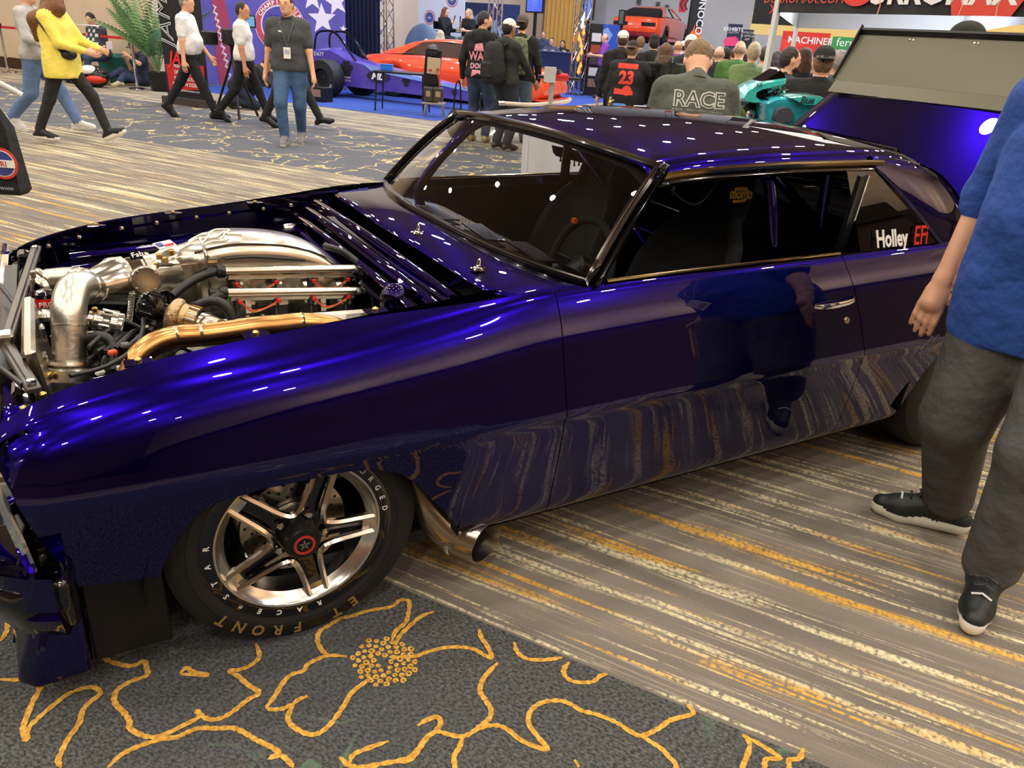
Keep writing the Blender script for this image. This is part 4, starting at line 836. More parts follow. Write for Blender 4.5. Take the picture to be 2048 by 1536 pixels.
def rail(pa,pb,r,inj,yoff):
    a_,c_=E(*pa),E(*pb); d=(c_-a_)/np.linalg.norm(c_-a_); L_=np.linalg.norm(c_-a_); mid=(a_+c_)/2
    fr_=cpart('fuel_rail',B().tube([a_,c_],r,12).box(mid-np.array([0,0,r*1.2]),(L_*.98,r*1.3,r*1.1),rotm(0,math.atan2(-d[2],d[0]),0),bev=.003),ALUB)
    obj('rail_fitting',B().lathe(c_,d,[(.010,0),(.012,.004),(.012,.014),(.008,.016),(.008,.03)],6),GRN,fr_); obj('rail_end',B().lathe(a_,-d,[(.017,0),(.019,.004),(.019,.022),(.013,.026),(.013,.05)],10),BLK,fr_)
    pr=None
    for k,(px,py) in enumerate(inj):
        q=E(px,py,pa[2]-yoff); obj('injector',B().lathe(q+np.array([0,.004,.014]),(0,-.1,-1),[(.008,0),(.0105,.006),(.0105,.026),(.007,.03),(.007,.052)],14),BLK,fr_); obj('injector_plug',B().box(q+np.array([.008,-.008,.006]),(.013,.010,.012),rotm(0,0,.3),bev=.002),RED,fr_)
        if k%2: obj('injector_wire',B().tube(spline([pr+np.array([.012,-.012,.004]),pr*.7+q*.3+np.array([0,-.018,-.016]),pr*.35+q*.65+np.array([0,-.02,-.012]),q+np.array([0,-.012,.004])],6),.0022,6),WIRE,fr_); obj('harness_wire',B().tube(spline([pr+np.array([.014,-.012,.0]),pr*.6+q*.4+np.array([0,-.014,-.024]),q+np.array([0,-.01,-.002])],6),.0018,6),mat('wire_yellow',(206,160,70),.5),fr_)
        pr=q
    for t in(.14,.72): obj('rail_bracket',B().box(a_+(c_-a_)*t+np.array([0,-r*.6,-.035]),(.016,.004,.05)),ALUB,fr_)
rail((450,543,-.14),(708,538,-.14),.0145,[(467,572),(547,567),(621,565),(690,562)],.005)
rail((455,586,-.21),(712,582,-.21),.0135,[(474,607),(551,604),(622,600),(691,597)],.005)
for k,t in enumerate((0.08,.3,.5,.72)): cpart('intake_runner',B().box(E(470+300*t,588,-.15)+np.array([0,.02,-.03]),(.05,.10,.10),rotm(.5,0,0),bev=.012),CAST)
cpart('intake_valley',B().box((.16,-.05,.60),(.44,.34,.10),bev=.02),mat('dark_cast',(60,58,54),.5,.8))
# hoses and cables
for pts,r in(([(345,592,-.2),(365,575,-.18),(388,560,-.16),(410,550,-.15),(432,543,-.14)],.0125),([(455,586,-.21),(440,590,-.22),(425,598,-.23),(405,606,-.24),(385,612,-.22)],.012),([(398,610,-.28),(418,603,-.29),(440,605,-.30),(457,620,-.31),(467,646,-.32)],.0135),([(648,492,-.06),(670,498,-.09),(695,510,-.10),(718,530,-.13),(728,560,-.16)],.0105),([(728,540,-.16),(742,552,-.18),(745,580,-.2),(748,620,-.22)],.008),([(735,580,-.2),(760,580,-.25),(790,575,-.3)],.005),([(287,637,-.33),(284,665,-.38),(270,694,-.43),(240,718,-.48),(200,737,-.52),(140,752,-.56)],.0055),([(335,632,-.3),(320,650,-.32),(310,675,-.36)],.009),([(175,680,-.33),(200,672,-.36),(225,690,-.38),(230,740,-.42)],.013),([(188,705,-.3),(205,690,-.3),(255,685,-.3),(300,670,-.3)],.016),([(245,640,-.2),(280,655,-.24),(300,668,-.3)],.006),([(610,520,-.13),(560,517,-.12),(500,514,-.13),(450,518,-.135)],.004)): tubem('rubber_hose',EP(pts),r,HOSE,12)
y0=E(745,577,-.2); cpart('yellow_connector',B().cyl(y0-np.array([.015,0,0]),y0+np.array([.015,0,-.002]),.0095,n=12).cyl(y0-np.array([.018,0,0]),y0-np.array([.012,0,0]),.012,n=12),YEL)
for k in range(22):
    q=E(175+150*RNG.random(),690+50*RNG.random(),-.40); tubem('wiring_loom',[q,q+np.array([.03,.03,.02*RNG.random()]),q+np.array([.06,.08,.01]),q+np.array([.10,.12,-.03])],.004+.004*RNG.random(),HOSE,8)
for (x,y,c) in((225,705,(206,84,40)),(262,713,(204,70,40)),(200,745,(214,214,206)),(240,735,(204,200,190)),(276,700,(150,90,70)),(250,690,(90,90,96))): cpart('loom_connector',B().box(E(x,y,-.42),(.024,.014,.013),rotm(.3,.2,.7),bev=.003),plain(c,.4))
al=E(220,715,-.36); cpart('alternator',B().lathe(al+np.array([-.03,0,-.03]),(1,0,0),[(0,0),(.045,.005),(.05,.02),(.05,.07),(0,.075)],24),BLK)
# intercooler tank, radiator and nose braces
IC=cpart('intercooler_tank',B().box((-.50,-.30,.63),(.03,.42,.30),rotm(0,-.10,0),bev=.008),ALUB)
for (px,py) in((97,663),(103,718)): obj('tank_boss',B().box(E(px,py,-.34)+np.array([-.012,0,0]),(.012,.035,.035),bev=.004),ALU,IC)
cp0=E(92,621,-.12); cpart('coolant_cap',B().lathe(cp0,(0,0,1),[(.034,-.02),(.036,-.008),(.03,.0),(0,.002)],28),ALU)
bt=E(92,600,-.02); cpart('coolant_bottle',B().lathe(bt-np.array([0,0,.06]),(0,0,1),[(.026,0),(.026,.08),(.02,.088),(0,.09)],24),GBLK); cpart('bottle_band',B().lathe(bt-np.array([0,0,.02]),(0,0,1),[(.0265,0),(.0265,.03)],24),RED); text('bottle_lettering','PRO',.02,bt+np.array([.0,-.0275,-.012]),(1,0,0),(0,0,1),WHT,None if False else car,extrude=.001)
cpart('radiator',B().box((-.555,0,.53),(.035,.92,.38),rotm(0,-.08,0)),BLK)
FIN=mat('fin_grey',(70,64,60),.5,.5)
for z in np.linspace(.37,.70,14): cpart('radiator_fin',B().box((-.534+.0*z,0,z),(.006,.88,.007)),FIN)
ctr=pl(12,688,Z=.745); far_=pl(72,498,Z=.75); nr_=pl(66,776,Z=.745)
for (p,q) in((far_,ctr),(ctr,nr_)):
    d=(q-p); L_=np.linalg.norm(d); R=np.stack([d/L_,np.cross([0,0,1.],d/L_),[0,0,1.]],1); br=cpart('nose_brace',B().box((p+q)/2,(L_+.03,.030,.014),R,bev=.003).box((p+q)/2+np.array([0,0,.009]),(L_,.010,.010),R),mat('brace_grey',(74,70,66),.35,.6))
    for t in(.03,.97): obj('brace_bolt',B().lathe(p+d*t+np.array([0,0,.008]),(0,0,1),[(.010,0),(.010,.008),(.005,.011),(0,.011)],12),CHROME,br)
cpart('brace_rod',B().cyl(pl(0,570,Z=.76),pl(38,620,Z=.74),.006),BLK); cpart('brace_rod',B().cyl(pl(0,735,Z=.745),pl(46,770,Z=.745),.006),BLK)
for sgn in(-1,1):
    cpart('core_support_post',B().box((-.54,sgn*.58,.55),(.03,.08,.36),bev=.008),GBLK); cpart('nose_plate',B().box((-.545,sgn*.655,.655),(.10,.09,.012),rotm(0,-.5,0),bev=.004),BAY)
    for (x,y) in((-.50,.60),(-.53,.66)): cpart('nose_bolt',B().lathe((x,sgn*y,.70),(0,0,1),[(.011,-.01),(.011,.010),(.005,.014),(0,.014)],12),BRASS)
cpart('latch_block',B().box(ctr+np.array([0,0,.015]),(.04,.05,.03),bev=.006),STEEL)
mcyl=E(790,600,-.46); cpart('master_cylinder',B().ell(mcyl,(.045,.04,.05)).cyl(mcyl,mcyl+np.array([.1,0,.0]),.028),BAY)
for (y,z) in((.60,.72),(.54,.69),(-.55,.72)): cpart('bay_tube',B().cyl((-.40,y,z-.03),(.48,y*.98,z+.02),.020),BAY)
cpart('fluid_canister',B().lathe(E(565,457,.58),(1,0,0),[(0,0),(.016,.004),(.018,.01),(.018,.08),(0,.085)],18),ALU); cpart('fluid_canister',B().lathe(E(610,460,.58),(1,0,0),[(0,0),(.014,.004),(.015,.01),(.015,.06),(0,.066)],18),ALU)
# ================================================================ people
from mathutils.bvhtree import BVHTree
DR=np.array([math.cos(YAW),-math.sin(YAW)]); DF=np.array([math.sin(YAW),math.cos(YAW)])   # level right / away
def ik(a,t,l1,l2,pole):
    a=np.array(a,float);t=np.array(t,float); d=t-a; L=np.linalg.norm(d); 
    if L>l1+l2-1e-4: t=a+d/L*(l1+l2-1e-4); d=t-a; L=l1+l2-1e-4
    x=(l1*l1-l2*l2+L*L)/(2*L); h=math.sqrt(max(l1*l1-x*x,1e-9)); n=d/L; p=np.array(pole,float); p=p-n*(p@n); p/=np.linalg.norm(p)+1e-9
    return a+n*x+p*h,t
SKIN=[mat('skin_%d'%i,c,.5,bump=.05,bscale=40) for i,c in enumerate([(214,160,128),(196,138,104),(222,172,142),(150,100,72)])]
def hairm(c): return mat('hair_%02x%02x%02x'%c,c,.6,bump=.9,bscale=55,var=.3,vscale=30)
def person(label,pos,face,H=1.75,top=(60,60,64),sleeve='short',pants=(24,24,28),shoes=(20,20,20),sole=(20,20,20),skin=0,hair=('short',(60,42,30)),cap=None,hood=False,
           g=1.,belly=0.,lean=0.,head=(0,0),pel=(0,0,.93),feet=None,toes=(0,0),lift=(0,0),hands=None,curl=.5,h=.0125,group=None,beard=None,hem=.90,loose=1.,name='person',eyes=False,collar=None,side=0.,palm=None):
    s=H/1.75; F=Field(); A=lambda *q: np.array(q,float)
    pel=A(*pel); U=A(side,math.sin(lean),math.cos(lean)); U/=np.linalg.norm(U); R_=A(1,0,0)-U*U[0]; R_/=np.linalg.norm(R_); Fd=np.cross(U,R_)
    sp=lambda u,f=0,r=0: pel+U*u+Fd*f+R_*r
    S=lambda p: np.array(p)*s
    feet=feet or (A(-.11,0,.09),A(.11,0,.09)); hands=hands or (A(-.27,.04,.84),A(.27,.04,.84))
    def cone(gr,a,b,r1,r2=None,k=.03): F.cone(gr,S(a),S(b),r1*s,(r1 if r2 is None else r2)*s,k*s)
    def ell(gr,c,r,R=None,k=.03): F.ell(gr,S(c),np.array(r)*s,R,k*s)
    # trousers and shoes
    cone('pants',sp(0,0,-.075),sp(0,0,.075),.122*g,k=.06); cone('pants',sp(.1,0,-.06),sp(.1,0,.06),.118*g,k=.05)
    for i,sx in((0,-1),(1,1)):
        hp=sp(-.03,0,sx*.092*g); an=A(*feet[i]); kn,an=ik(hp,an,.43,.42,A(sx*.12,1,0))
        cone('pants',hp,kn,.098*g*loose,.072*loose,.05); cone('pants',kn,an+A(0,-.005,.035),.070*loose,.056*loose,.03)
        th=toes[i]; d=A(math.sin(th),math.cos(th),0); ca,sa=math.cos(lift[i]),math.sin(lift[i]); d=A(d[0]*ca,d[1]*ca,sa); up=A(0,0,1)-d*d[2]; up/=np.linalg.norm(up)
        heel=an-d*.055-up*.045; ball=an+d*.125-up*.056; toe=an+d*.185-up*.058
        cone('shoe',an+A(0,0,-.005),heel+up*.01,.046,.040,.04); cone('shoe',an+d*.03-up*.01,ball+up*.01,.046,.040,.04); cone('shoe',ball+up*.008,toe+up*.006,.040,.032,.03)
        if sole!=shoes: cone('sole',heel-up*.006,ball-up*.008,.040,.040,.02); cone('sole',ball-up*.008,toe-up*.004,.040,.034,.02)
    # torso
    hemu=hem-.93
    cone('torso',sp(hemu+.03,.0,-.088*g),sp(hemu+.03,.0,.088*g),.125*g+.014,k=.07); cone('torso',sp(.16,.012+belly*.6,-.075*g),sp(.16,.012+belly*.6,.075*g),.120*g+belly*.5,k=.07)
    for gr in('top','torso'): cone(gr,sp(.33,.0,-.095*g),sp(.33,.0,.095*g),.125*g,k=.07)
    cone('top',sp(.455,-.01,-.135*g),sp(.455,-.01,.135*g),.080*g,k=.06); F.cuts.append(('torso',S(sp(hemu-.025)),-U))
    cone('top',sp(.48,-.01,-.05),sp(.53,-.005,0),.07,.058,.05)
    if hood: cone('top',sp(.50,-.06,-.07),sp(.50,-.06,.07),.062,k=.05); cone('top',sp(.44,-.095,0),sp(.50,-.07,0),.05,k=.05)
    if hem<.86:
        for sx in(-1,1): cone('torso',sp(.30,.0,sx*.085*g),sp(hemu+.0,.0,sx*.09*g),.128*g,.134*g,.07)
    if hem<.86: cone('torso',sp((hemu+.16)/2,.005,-.09*g),sp((hemu+.16)/2,.005,.09*g),.128*g+belly*.3,k=.07)
    # arms
    for i,sx in((0,-1),(1,1)):
        sh=sp(.455,-.01,sx*.188*g); wr=A(*hands[i]); el,wr=ik(sh,wr,.29,.26,A(sx*.5,-1,-.3))
        if sleeve=='elbow': cone('top',sh,el,.074*g,.066,.05); cone('top',el,el+(wr-el)*.12,.066,.056,.03); cone('skin',el,wr,.046,.030,.02)
        elif sleeve=='long': cone('top',sh,el,.068*g,.054,.05); cone('top',el,wr-(wr-el)*.06,.054,.040,.03)
        else: e2=sh+(el-sh)*.72; cone('top',sh,e2,.070*g,.064,.05); cone('skin',sh,el,.046,.040,.02); cone('skin',el,wr,.040,.027,.02)
        d=(wr-el)/np.linalg.norm(wr-el); pn=A(-sx,0,0)-d*(d@A(-sx,0,0)); 
        if np.linalg.norm(pn)<.1: pn=A(0,0,-1)
        pn/=np.linalg.norm(pn); fwd=np.cross(pn,d)*(-sx); fwd/=np.linalg.norm(fwd)
        if fwd@A(0,1,.3)<0: fwd=-fwd
        if palm=='back' and i==1: pn=A(.25,-1,0); pn-=d*(d@pn); pn/=np.linalg.norm(pn); fwd=A(-1,0,0)-d*(-d[0]); fwd-=pn*(fwd@pn); fwd/=np.linalg.norm(fwd)
        cone('skin',wr,wr+d*.075,.027,.033,.02); cone('skin',wr+d*.04-fwd*.02,wr+d*.085-fwd*.022,.016,.014,.015); cone('skin',wr+d*.04+fwd*.018,wr+d*.085+fwd*.02,.017,.014,.015)
        for q,(o,l) in enumerate(((.031,.078),(.0105,.088),(-.010,.082),(-.030,.066))):
            b0=wr+d*.088+fwd*o; c1=curl*.6; d1=d*math.cos(c1)+pn*math.sin(c1); m=b0+d1*l*.55; c2=curl*1.5; d2=d*math.cos(c2)+pn*math.sin(c2)
            fr=.0108 if h>.009 else .0098; cone('skin',b0,m,fr,fr*.95,.004); cone('skin',m,m+d2*l*.55,fr*.95,fr*.82,.004)
        t0=wr+d*.03+fwd*.028; t1=t0+d*.035+fwd*.028+pn*.01; cone('skin',t0,t1,.014,.0115,.012); cone('skin',t1,t1+d*.034+fwd*.006+pn*.008,.0115,.0095,.006)
    # head
    yw,pt=head; hR=np.array(Matrix(np.stack([R_,Fd,U],1).tolist())@Matrix.Rotation(yw,3,'Z')@Matrix.Rotation(-pt,3,'X')); nb=sp(.54,.0); hc=sp(.555,.01)+hR@A(0,.018,.125)
    hp=lambda x,y,z: hc+hR@A(x,y,z)
    cone('skin',sp(.48,-.005),hp(0,-.02,-.06),.058,.052,.04); ell('skin',hc,(.073,.092,.108),hR,.03); cone('skin',hp(0,.04,-.075),hp(0,.055,-.085),.042,.036,.04); ell('skin',hp(0,.095,-.012),(.011,.016,.024),hR,.012); cone('skin',hp(-.03,.078,.02),hp(.03,.078,.02),.012,k=.02)
    for sx in(-1,1): ell('skin',hp(sx*.076,-.008,-.01),(.012,.02,.032),hR,.01)
    st,hcx=hair
    if st=='short': ell('hair',hp(0,-.020,.024),(.080,.092,.100),hR,.02); ell('hair',hp(0,-.06,-.01),(.068,.045,.075),hR,.03)
    if st=='fringe': ell('hair',hp(0,-.012,.030),(.082,.098,.098),hR,.02)
    if st=='ring': ell('hair',hp(0,-.045,-.005),(.079,.058,.06),hR,.02)
    if st=='long':
        ell('hair',hp(0,-.018,.026),(.084,.098,.102),hR,.03)
        for sx in(-1,0,1): F.chain('hair',[S(hp(sx*.055,-.05,.02)),S(hp(sx*.075,-.06,-.12)),S(sp(.40,-.10,sx*.085)),S(sp(.27,-.115,sx*.075))],[.055*s,.06*s,.06*s,.025*s],.04)
    if st=='vlong':
        ell('hair',hp(0,-.014,.022),(.092,.104,.108),hR,.03)
        for sx in(-1,-.4,.4,1): F.chain('hair',[S(hp(sx*.06,-.03,.02)),S(hp(sx*.09,-.03,-.12)),S(sp(.42,-.13,sx*.15)),S(sp(.22,-.165,sx*.14))],[.065*s,.08*s,.085*s,.03*s],.05)
    if st=='mid':
        ell('hair',hp(0,-.018,.026),(.085,.098,.100),hR,.03); cone('hair',hp(-.05,-.05,-.05),hp(-.06,-.05,-.14),.05,.035,.04); cone('hair',hp(.05,-.05,-.05),hp(.06,-.05,-.14),.05,.035,.04); cone('hair',hp(0,-.07,-.05),hp(0,-.075,-.13),.05,.035,.04)
    if beard: ell('beard',hp(0,.045,-.078),(.058,.062,.046),hR,.02)
    if cap:
        ell('cap',hp(0,-.010,.050),(.084,.100,.078),hR,.02); back=cap[1]=='back'; yb=-1 if back else 1
        if cap[1]!='beanie': ell('cap',hp(0,yb*.115,.028),(.066,.068,.011),hR,.012)
    if collar: cone('collar',sp(.515,.03,-.045),sp(.515,.03,.045),.036,k=.03); cone('collar',sp(.525,-.045,-.03),sp(.525,-.045,.03),.034,k=.03)
    M={'pants':cloth(pants),'shoe':mat('shoe_%02x%02x%02x'%shoes,shoes,.5,bump=.2,bscale=60),'sole':mat('sole_%02x%02x%02x'%sole,sole,.5),'top':cloth(top),'torso':cloth(top),'skin':SKIN[skin],'hair':hairm(hcx),'cap':cloth(cap[0]) if cap else None,'beard':hairm(beard) if beard else None,'collar':cloth(collar) if collar else None}
    o=field_obj(name,F,h,M,smooth=1 if h>.009 else 0); o.location=(float(pos[0]),float(pos[1]),float(pos[2]) if len(pos)>2 else 0.); f=np.array(face[:2],float); o.rotation_euler=(0,0,math.atan2(-f[0],f[1]))
    tag(o,label,'person',group)
    o_={'o':o,'s':s,'hp':lambda *q: hp(*q)*s,'sp':lambda *q: sp(*q)*s,'hR':hR}
    if eyes:
        for sx in(-1,1):
            obj('eye',B().ell(hp(sx*.031,.080,.004)*s,(.012*s,.007*s,.0065*s),10,6),plain((36,26,22),.3),o); obj('eyebrow',B().ell(hp(sx*.032,.086,.024)*s,(.019*s,.006*s,.0045*s),10,6),hairm(hcx),o)
        obj('mouth',B().ell(hp(0,.090,-.055)*s,(.024*s,.006*s,.005*s),10,6),plain((150,84,74),.5),o)
    return o_
def wrap(o,body,d=(0,1,0),gap=.004,sub=False):
    """lay a flat print on the curved body along local direction d"""
    bm_=body.data; T=BVHTree.FromPolygons([v.co for v in bm_.vertices],[p.vertices for p in bm_.polygons]); dv=Vector(d).normalized()
    if sub:
        bm=bmesh.new(); bm.from_mesh(o.data); bmesh.ops.triangulate(bm,faces=bm.faces)
        for _ in range(3):
            es=[e for e in bm.edges if e.calc_length()>.03]
            if es: bmesh.ops.subdivide_edges(bm,edges=es,cuts=1); bmesh.ops.triangulate(bm,faces=[f for f in bm.faces if len(f.verts)>3])
        bm.to_mesh(o.data); bm.free()
    for v in o.data.vertices:
        r=T.ray_cast(v.co-dv*1.0,dv)
        if r[0] is not None: v.co=r[0]-dv*gap
    return o
def back_text(P,s_,size,z,x=0.,m=None,off=0.,squash=1.,front=False,shear=0.,gap=.004):
    o=P['o']; sg=1 if front else -1
    t=text('shirt_print',s_,size,(x,sg*.5,z),(-sg,0,0) if front else (1,0,0),(0,0,1),m or WHT,o,extrude=0,off=off,squash=squash,shear=shear); return wrap(t,o,(0,-sg,0),gap,True)
def back_poly(P,pts,m,front=False,name='shirt_print',gap=.003):
    sg=1 if front else -1; b=B().add([(x,sg*.5,z) for x,z in pts],[tuple(range(len(pts)))]); t=obj(name,b,m,P['o'],smooth=0); return wrap(t,P['o'],(0,-sg,0),gap,True)
def strap(P,pts,r,m,name='strap',flat=(1.,.35)): return obj(name,B().tube(spline(pts,6),r,8,flat=flat),m,P['o'])
def A3(*q): return np.array(q,float)
def walk(st,fwd=1):  # feet for a stride
    return (A3(-.09,st*.55*fwd,.09),A3(.09,-st*.45*fwd,.12))
def fac(r,f): v=DR*r+DF*f; return v/np.linalg.norm(v)
def lanyard(P,x=0.,z=1.12):
    s=P['s']; pts=[P['sp'](.53,-.03,-.06),P['sp'](.47,.10,-.075),P['sp'](.33,.145,-.03),P['sp'](.22,.15,.0)]; pt2=[P['sp'](.53,-.03,.06),P['sp'](.47,.10,.075),P['sp'](.33,.145,.03),P['sp'](.22,.15,.0)]
    for q in(pts,pt2): strap(P,q,.008,plain((70,74,84),.6),'lanyard')
    c=P['sp'](.15,.158,0); b=obj('name_badge',B().box(c,(.085,.006,.13),bev=.002),WHT,P['o']); obj('badge_print',B().box(c+A3(0,.004,.012),(.06,.001,.05)),plain((170,176,190),.5),b); return b
# --- man walking in a charcoal polo
pg=gp(588,289); P=person('man walking in a charcoal polo shirt and blue jeans, lanyard badge on his chest',pg,fac(.12,-1),1.80,(64,66,68),'short',(64,92,128),(120,116,112),(196,192,184),0,('short',(52,42,36)),g=1.04,feet=(A3(-.07,-.22,.12),A3(.09,.12,.09)),lift=(-.35,.0),hands=(A3(-.29,.10,.84),A3(.30,-.02,.84)),eyes=True,collar=(40,40,44),head=(-.25,0),loose=1.08); lanyard(P)
back_poly(P,[(.05,1.36),(.10,1.365),(.10,1.345),(.05,1.34)],plain((200,190,180)),True)
# --- two men in white polo shirts
P=person('grey-haired man striding in a white polo shirt and black trousers, beside the tall black banner',gp(392,238),fac(1,.05),1.76,(222,220,220),'short',(22,22,24),(28,22,20),(16,16,16),0,('short',(128,120,112)),feet=(A3(-.08,-.42,.16),A3(.08,.34,.09)),lift=(-.7,.05),hands=(A3(-.2,.22,.90),A3(.26,.0,.83)),belly=.05,collar=(222,220,220),head=(0,.1),hem=.95)
P=person('dark-haired man striding in a white polo shirt and black trousers, next to the camera rig',gp(498,246),fac(1,.1),1.70,(222,220,218),'short',(20,20,24),(18,18,20),(18,18,20),1,('short',(40,30,24)),feet=(A3(-.08,.30,.09),A3(.08,-.40,.16)),lift=(0,-.6),hands=(A3(-.26,-.05,.83),A3(.25,.06,.82)),collar=(222,220,220),hem=.95,head=(-.15,.05))
P=person('person in a black shirt and black trousers striding behind the man in the charcoal polo',gp(585,257),fac(1,0),1.76,(22,22,24),'short',(30,30,30),(18,18,18),(18,18,18),0,('short',(30,24,22)),feet=(A3(-.08,.42,.10),A3(.08,-.38,.10)),lift=(.25,-.3))
# --- crouching camera operator
P=person('crouching camera operator in a black jacket and navy jeans',gp(482,217),fac(.9,.4),1.74,(24,22,24),'long',(30,36,56),(24,24,26),(30,30,30),0,('short',(34,26,22)),pel=(0,-.05,.38),lean=.95,feet=(A3(-.12,.10,.09),A3(.12,-.18,.12)),lift=(0,-.5),hands=(A3(-.15,.55,.6),A3(.15,.55,.62)),loose=1.15)
# --- woman in yellow and the man beyond her
yw=gp(150,287); P=person('woman walking in a bright yellow jacket and black leggings, long brown hair',yw,fac(1,.03),1.70,(236,216,96),'long',(34,34,32),(26,26,28),(232,226,212),2,('vlong',(112,68,34)),head=(.9,.15),feet=(A3(-.08,.38,.15),A3(.08,-.36,.09)),lift=(.45,0),hands=(A3(-.13,.40,1.08),A3(.15,.36,1.06)),hem=.775,g=1.06,belly=.02,loose=.92)
strap(P,[P['sp'](.50,-.12,.06),P['sp'](.44,-.06,.235),P['sp'](.28,.05,.245),P['sp'](.12,.13,.20),P['sp'](.06,.17,.05)],.022,plain((30,20,22),.6),'bag_strap',(1.2,.3)); obj('hip_bag',B().ell(P['sp'](.08,.15,.10),(.12,.07,.06),16,10),plain((28,20,22),.55),P['o'])
obj('phone',B().box(P['sp'](.20,.58,0),(.16,.012,.08),rotm(0,0,.1),bev=.004),plain((200,190,200),.3),P['o'])
P=person('man in a pale grey shirt and blue jeans walking beyond the woman in yellow',gp(98,264),fac(1,.08),1.72,(176,172,172),'long',(92,116,154),(206,204,200),(226,222,214),0,('short',(70,60,54)),cap=((92,96,112),'front'),feet=(A3(-.08,.36,.09),A3(.08,-.36,.16)),lift=(.1,-.6),hands=(A3(-.2,.34,1.02),A3(.22,.30,1.02)),loose=1.15)
# --- people resting by the wall
P=person('man in a black and white plaid shirt sitting against the wall on a green case',gp(212,168),fac(-.45,-.8),1.76,(62,62,70),'short',(52,66,96),(40,40,44),(40,40,44),0,('short',(26,20,20)),pel=(0,.0,.58),feet=(A3(-.14,.46,.09),A3(.14,.46,.09)),hands=(A3(-.05,.30,.78),A3(.08,.32,.74)),belly=.06,head=(.4,.45),lean=.12,g=1.1)
for k in range(5):
    for q in range(5):
        if (k+q)%2==0: back_poly(P,[(-.2+.08*k,.75+.08*q),(-.13+.08*k,.75+.08*q),(-.13+.08*k,.81+.08*q),(-.2+.08*k,.81+.08*q)],plain((206,206,210),.8),True)
P=person('person in navy sitting on the floor, hands raised to an olive cap',gp(278,172),fac(-.55,-.8),1.72,(30,36,52),'short',(42,54,84),(196,182,150),(196,182,150),0,('short',(90,70,50)),cap=((66,80,70),'front'),pel=(0,-.12,.13),feet=(A3(-.20,.52,.09),A3(.18,.62,.09)),lean=.1,hands=(A3(-.14,.22,.60),A3(.05,.20,.55)),head=(0,.3))
P=person('person in a slate blue cap and black top resting against the wall',gp(118,158),fac(-.3,-1),1.70,(34,34,40),'long',(40,44,60),(40,40,40),(40,40,40),0,('short',(60,50,40)),cap=((84,92,116),'front'),pel=(0,-.1,.55),feet=(A3(-.12,.34,.09),A3(.12,.36,.09)),hands=(A3(-.2,.3,.6),A3(.2,.3,.6)),head=(-.5,.3))
# --- three friends with backpacks
hp_=gp(955,284); P=person('bearded man in a black hoodie with a pink print on the back, in blue jeans',hp_,fac(.25,1),1.79,(24,24,26),'long',(52,66,92),(180,160,120),(180,160,120),0,('short',(34,26,22)),beard=(40,28,22),hood=True,hands=(A3(-.28,.05,.86),A3(.27,.1,.86)),head=(-1.0,.1),loose=1.1)
PINK=plain((226,150,160),.8); back_text(P,'WAR',.16,1.13,0,PINK,.004,.8); back_text(P,'DOGS',.10,1.02,0,PINK,.003,.85); back_poly(P,[(-.07,1.25),(.08,1.25),(.05,1.36),(-.05,1.34)],PINK); back_poly(P,[(-.08,1.0),(.08,1.0),(.1,.92),(.0,.96),(-.1,.9)],PINK)
wp_=gp(1003,300); P=person('man in a white cap, black jacket and dark jeans carrying a black backpack',wp_,fac(.75,.75),1.70,(36,38,32),'long',(40,46,58),(48,40,38),(48,40,38),3,('short',(30,24,20)),cap=((222,216,204),'front'),hands=(A3(-.26,.12,.92),A3(.22,.34,.96)),hood=True,loose=1.15); BP1=P
tp_=gp(1030,285); P=person('man in a black jacket and pale jeans carrying a camouflage backpack',tp_,fac(.15,1),1.78,(24,24,24),'long',(88,104,120),(40,40,44),(40,40,44),0,('short',(40,32,26)),cap=((74,66,54),'back'),hands=(A3(-.26,.1,.86),A3(.27,.12,.88)),loose=1.1); BP2=P
def backpack(label,P,col,cam,h=.50,d=.16,y=-.20,drop=0.):
    o=P['o']; t=thing('backpack',label,'backpack',o.location,o.rotation_euler[2]); s=P['s']; c=P['sp'](.27-drop,y,0); m=cloth(col,var=.6 if cam else .16) if not cam else mat('camo_cloth',col,.9,bump=.4,bscale=16,var=.75,vscale=16)
    b=B().loft([[c+A3(w*.145*math.copysign(abs(math.cos(q))**.6,math.cos(q)),-w*d*.55*math.copysign(abs(math.sin(q))**.7,math.sin(q))*(1.+.25*(v<.5)),h*(v-.5)) for q in np.linspace(0,2*np.pi,20,endpoint=False)] for v,w in((0,.75),(.05,.95),(.3,1.05),(.6,1.),(.85,.88),(.95,.7),(1.,.35))]); obj('main_compartment',b,m,t,smooth=60)
    obj('front_pocket',B().box(c+A3(0,-d*.62,-h*.18),(.22,.07,.22),bev=.03),m,t); obj('haul_loop',B().tube([c+A3(.03*math.cos(q),-.0,h*.5+.03*math.sin(q)) for q in np.linspace(0,math.pi,8)],.006,6),BLK,t)
    for sx in(-1,1): obj('shoulder_strap',B().tube(spline([c+A3(sx*.10,d*.4,h*.42),P['sp'](.53,-.02,sx*.12),P['sp'](.46,.10,sx*.13),P['sp'](.28,.13,sx*.15),c+A3(sx*.14,d*.4,-h*.4)],6),.02,8,flat=(1.2,.35)),m,t)
    return t
backpack('black backpack on the back of the man in the white cap',BP1,(30,31,32),False,.52,.2,-.24,.03); backpack('camouflage backpack on the back of the tall man in the black jacket',BP2,(86,96,66),True)
t=thing('duffel_bag','black duffel bag hanging beside the man in the pink-print hoodie','bag',hp_+A3(-.36,-.02,0)); obj('bag_body',B().ell((0,0,.26),(.15,.20,.22),18,12),cloth((26,26,28)),t); obj('carry_handle',B().tube(spline([(-.06,0,.44),(-.03,0,.80),(.03,0,.80),(.06,0,.44)],6),.012,6),BLK,t)
text('bag_lettering','PRO',.07,(-.05,-.205,.24),(.86,-.5,0),(0,0,1),plain((200,50,40)),t)
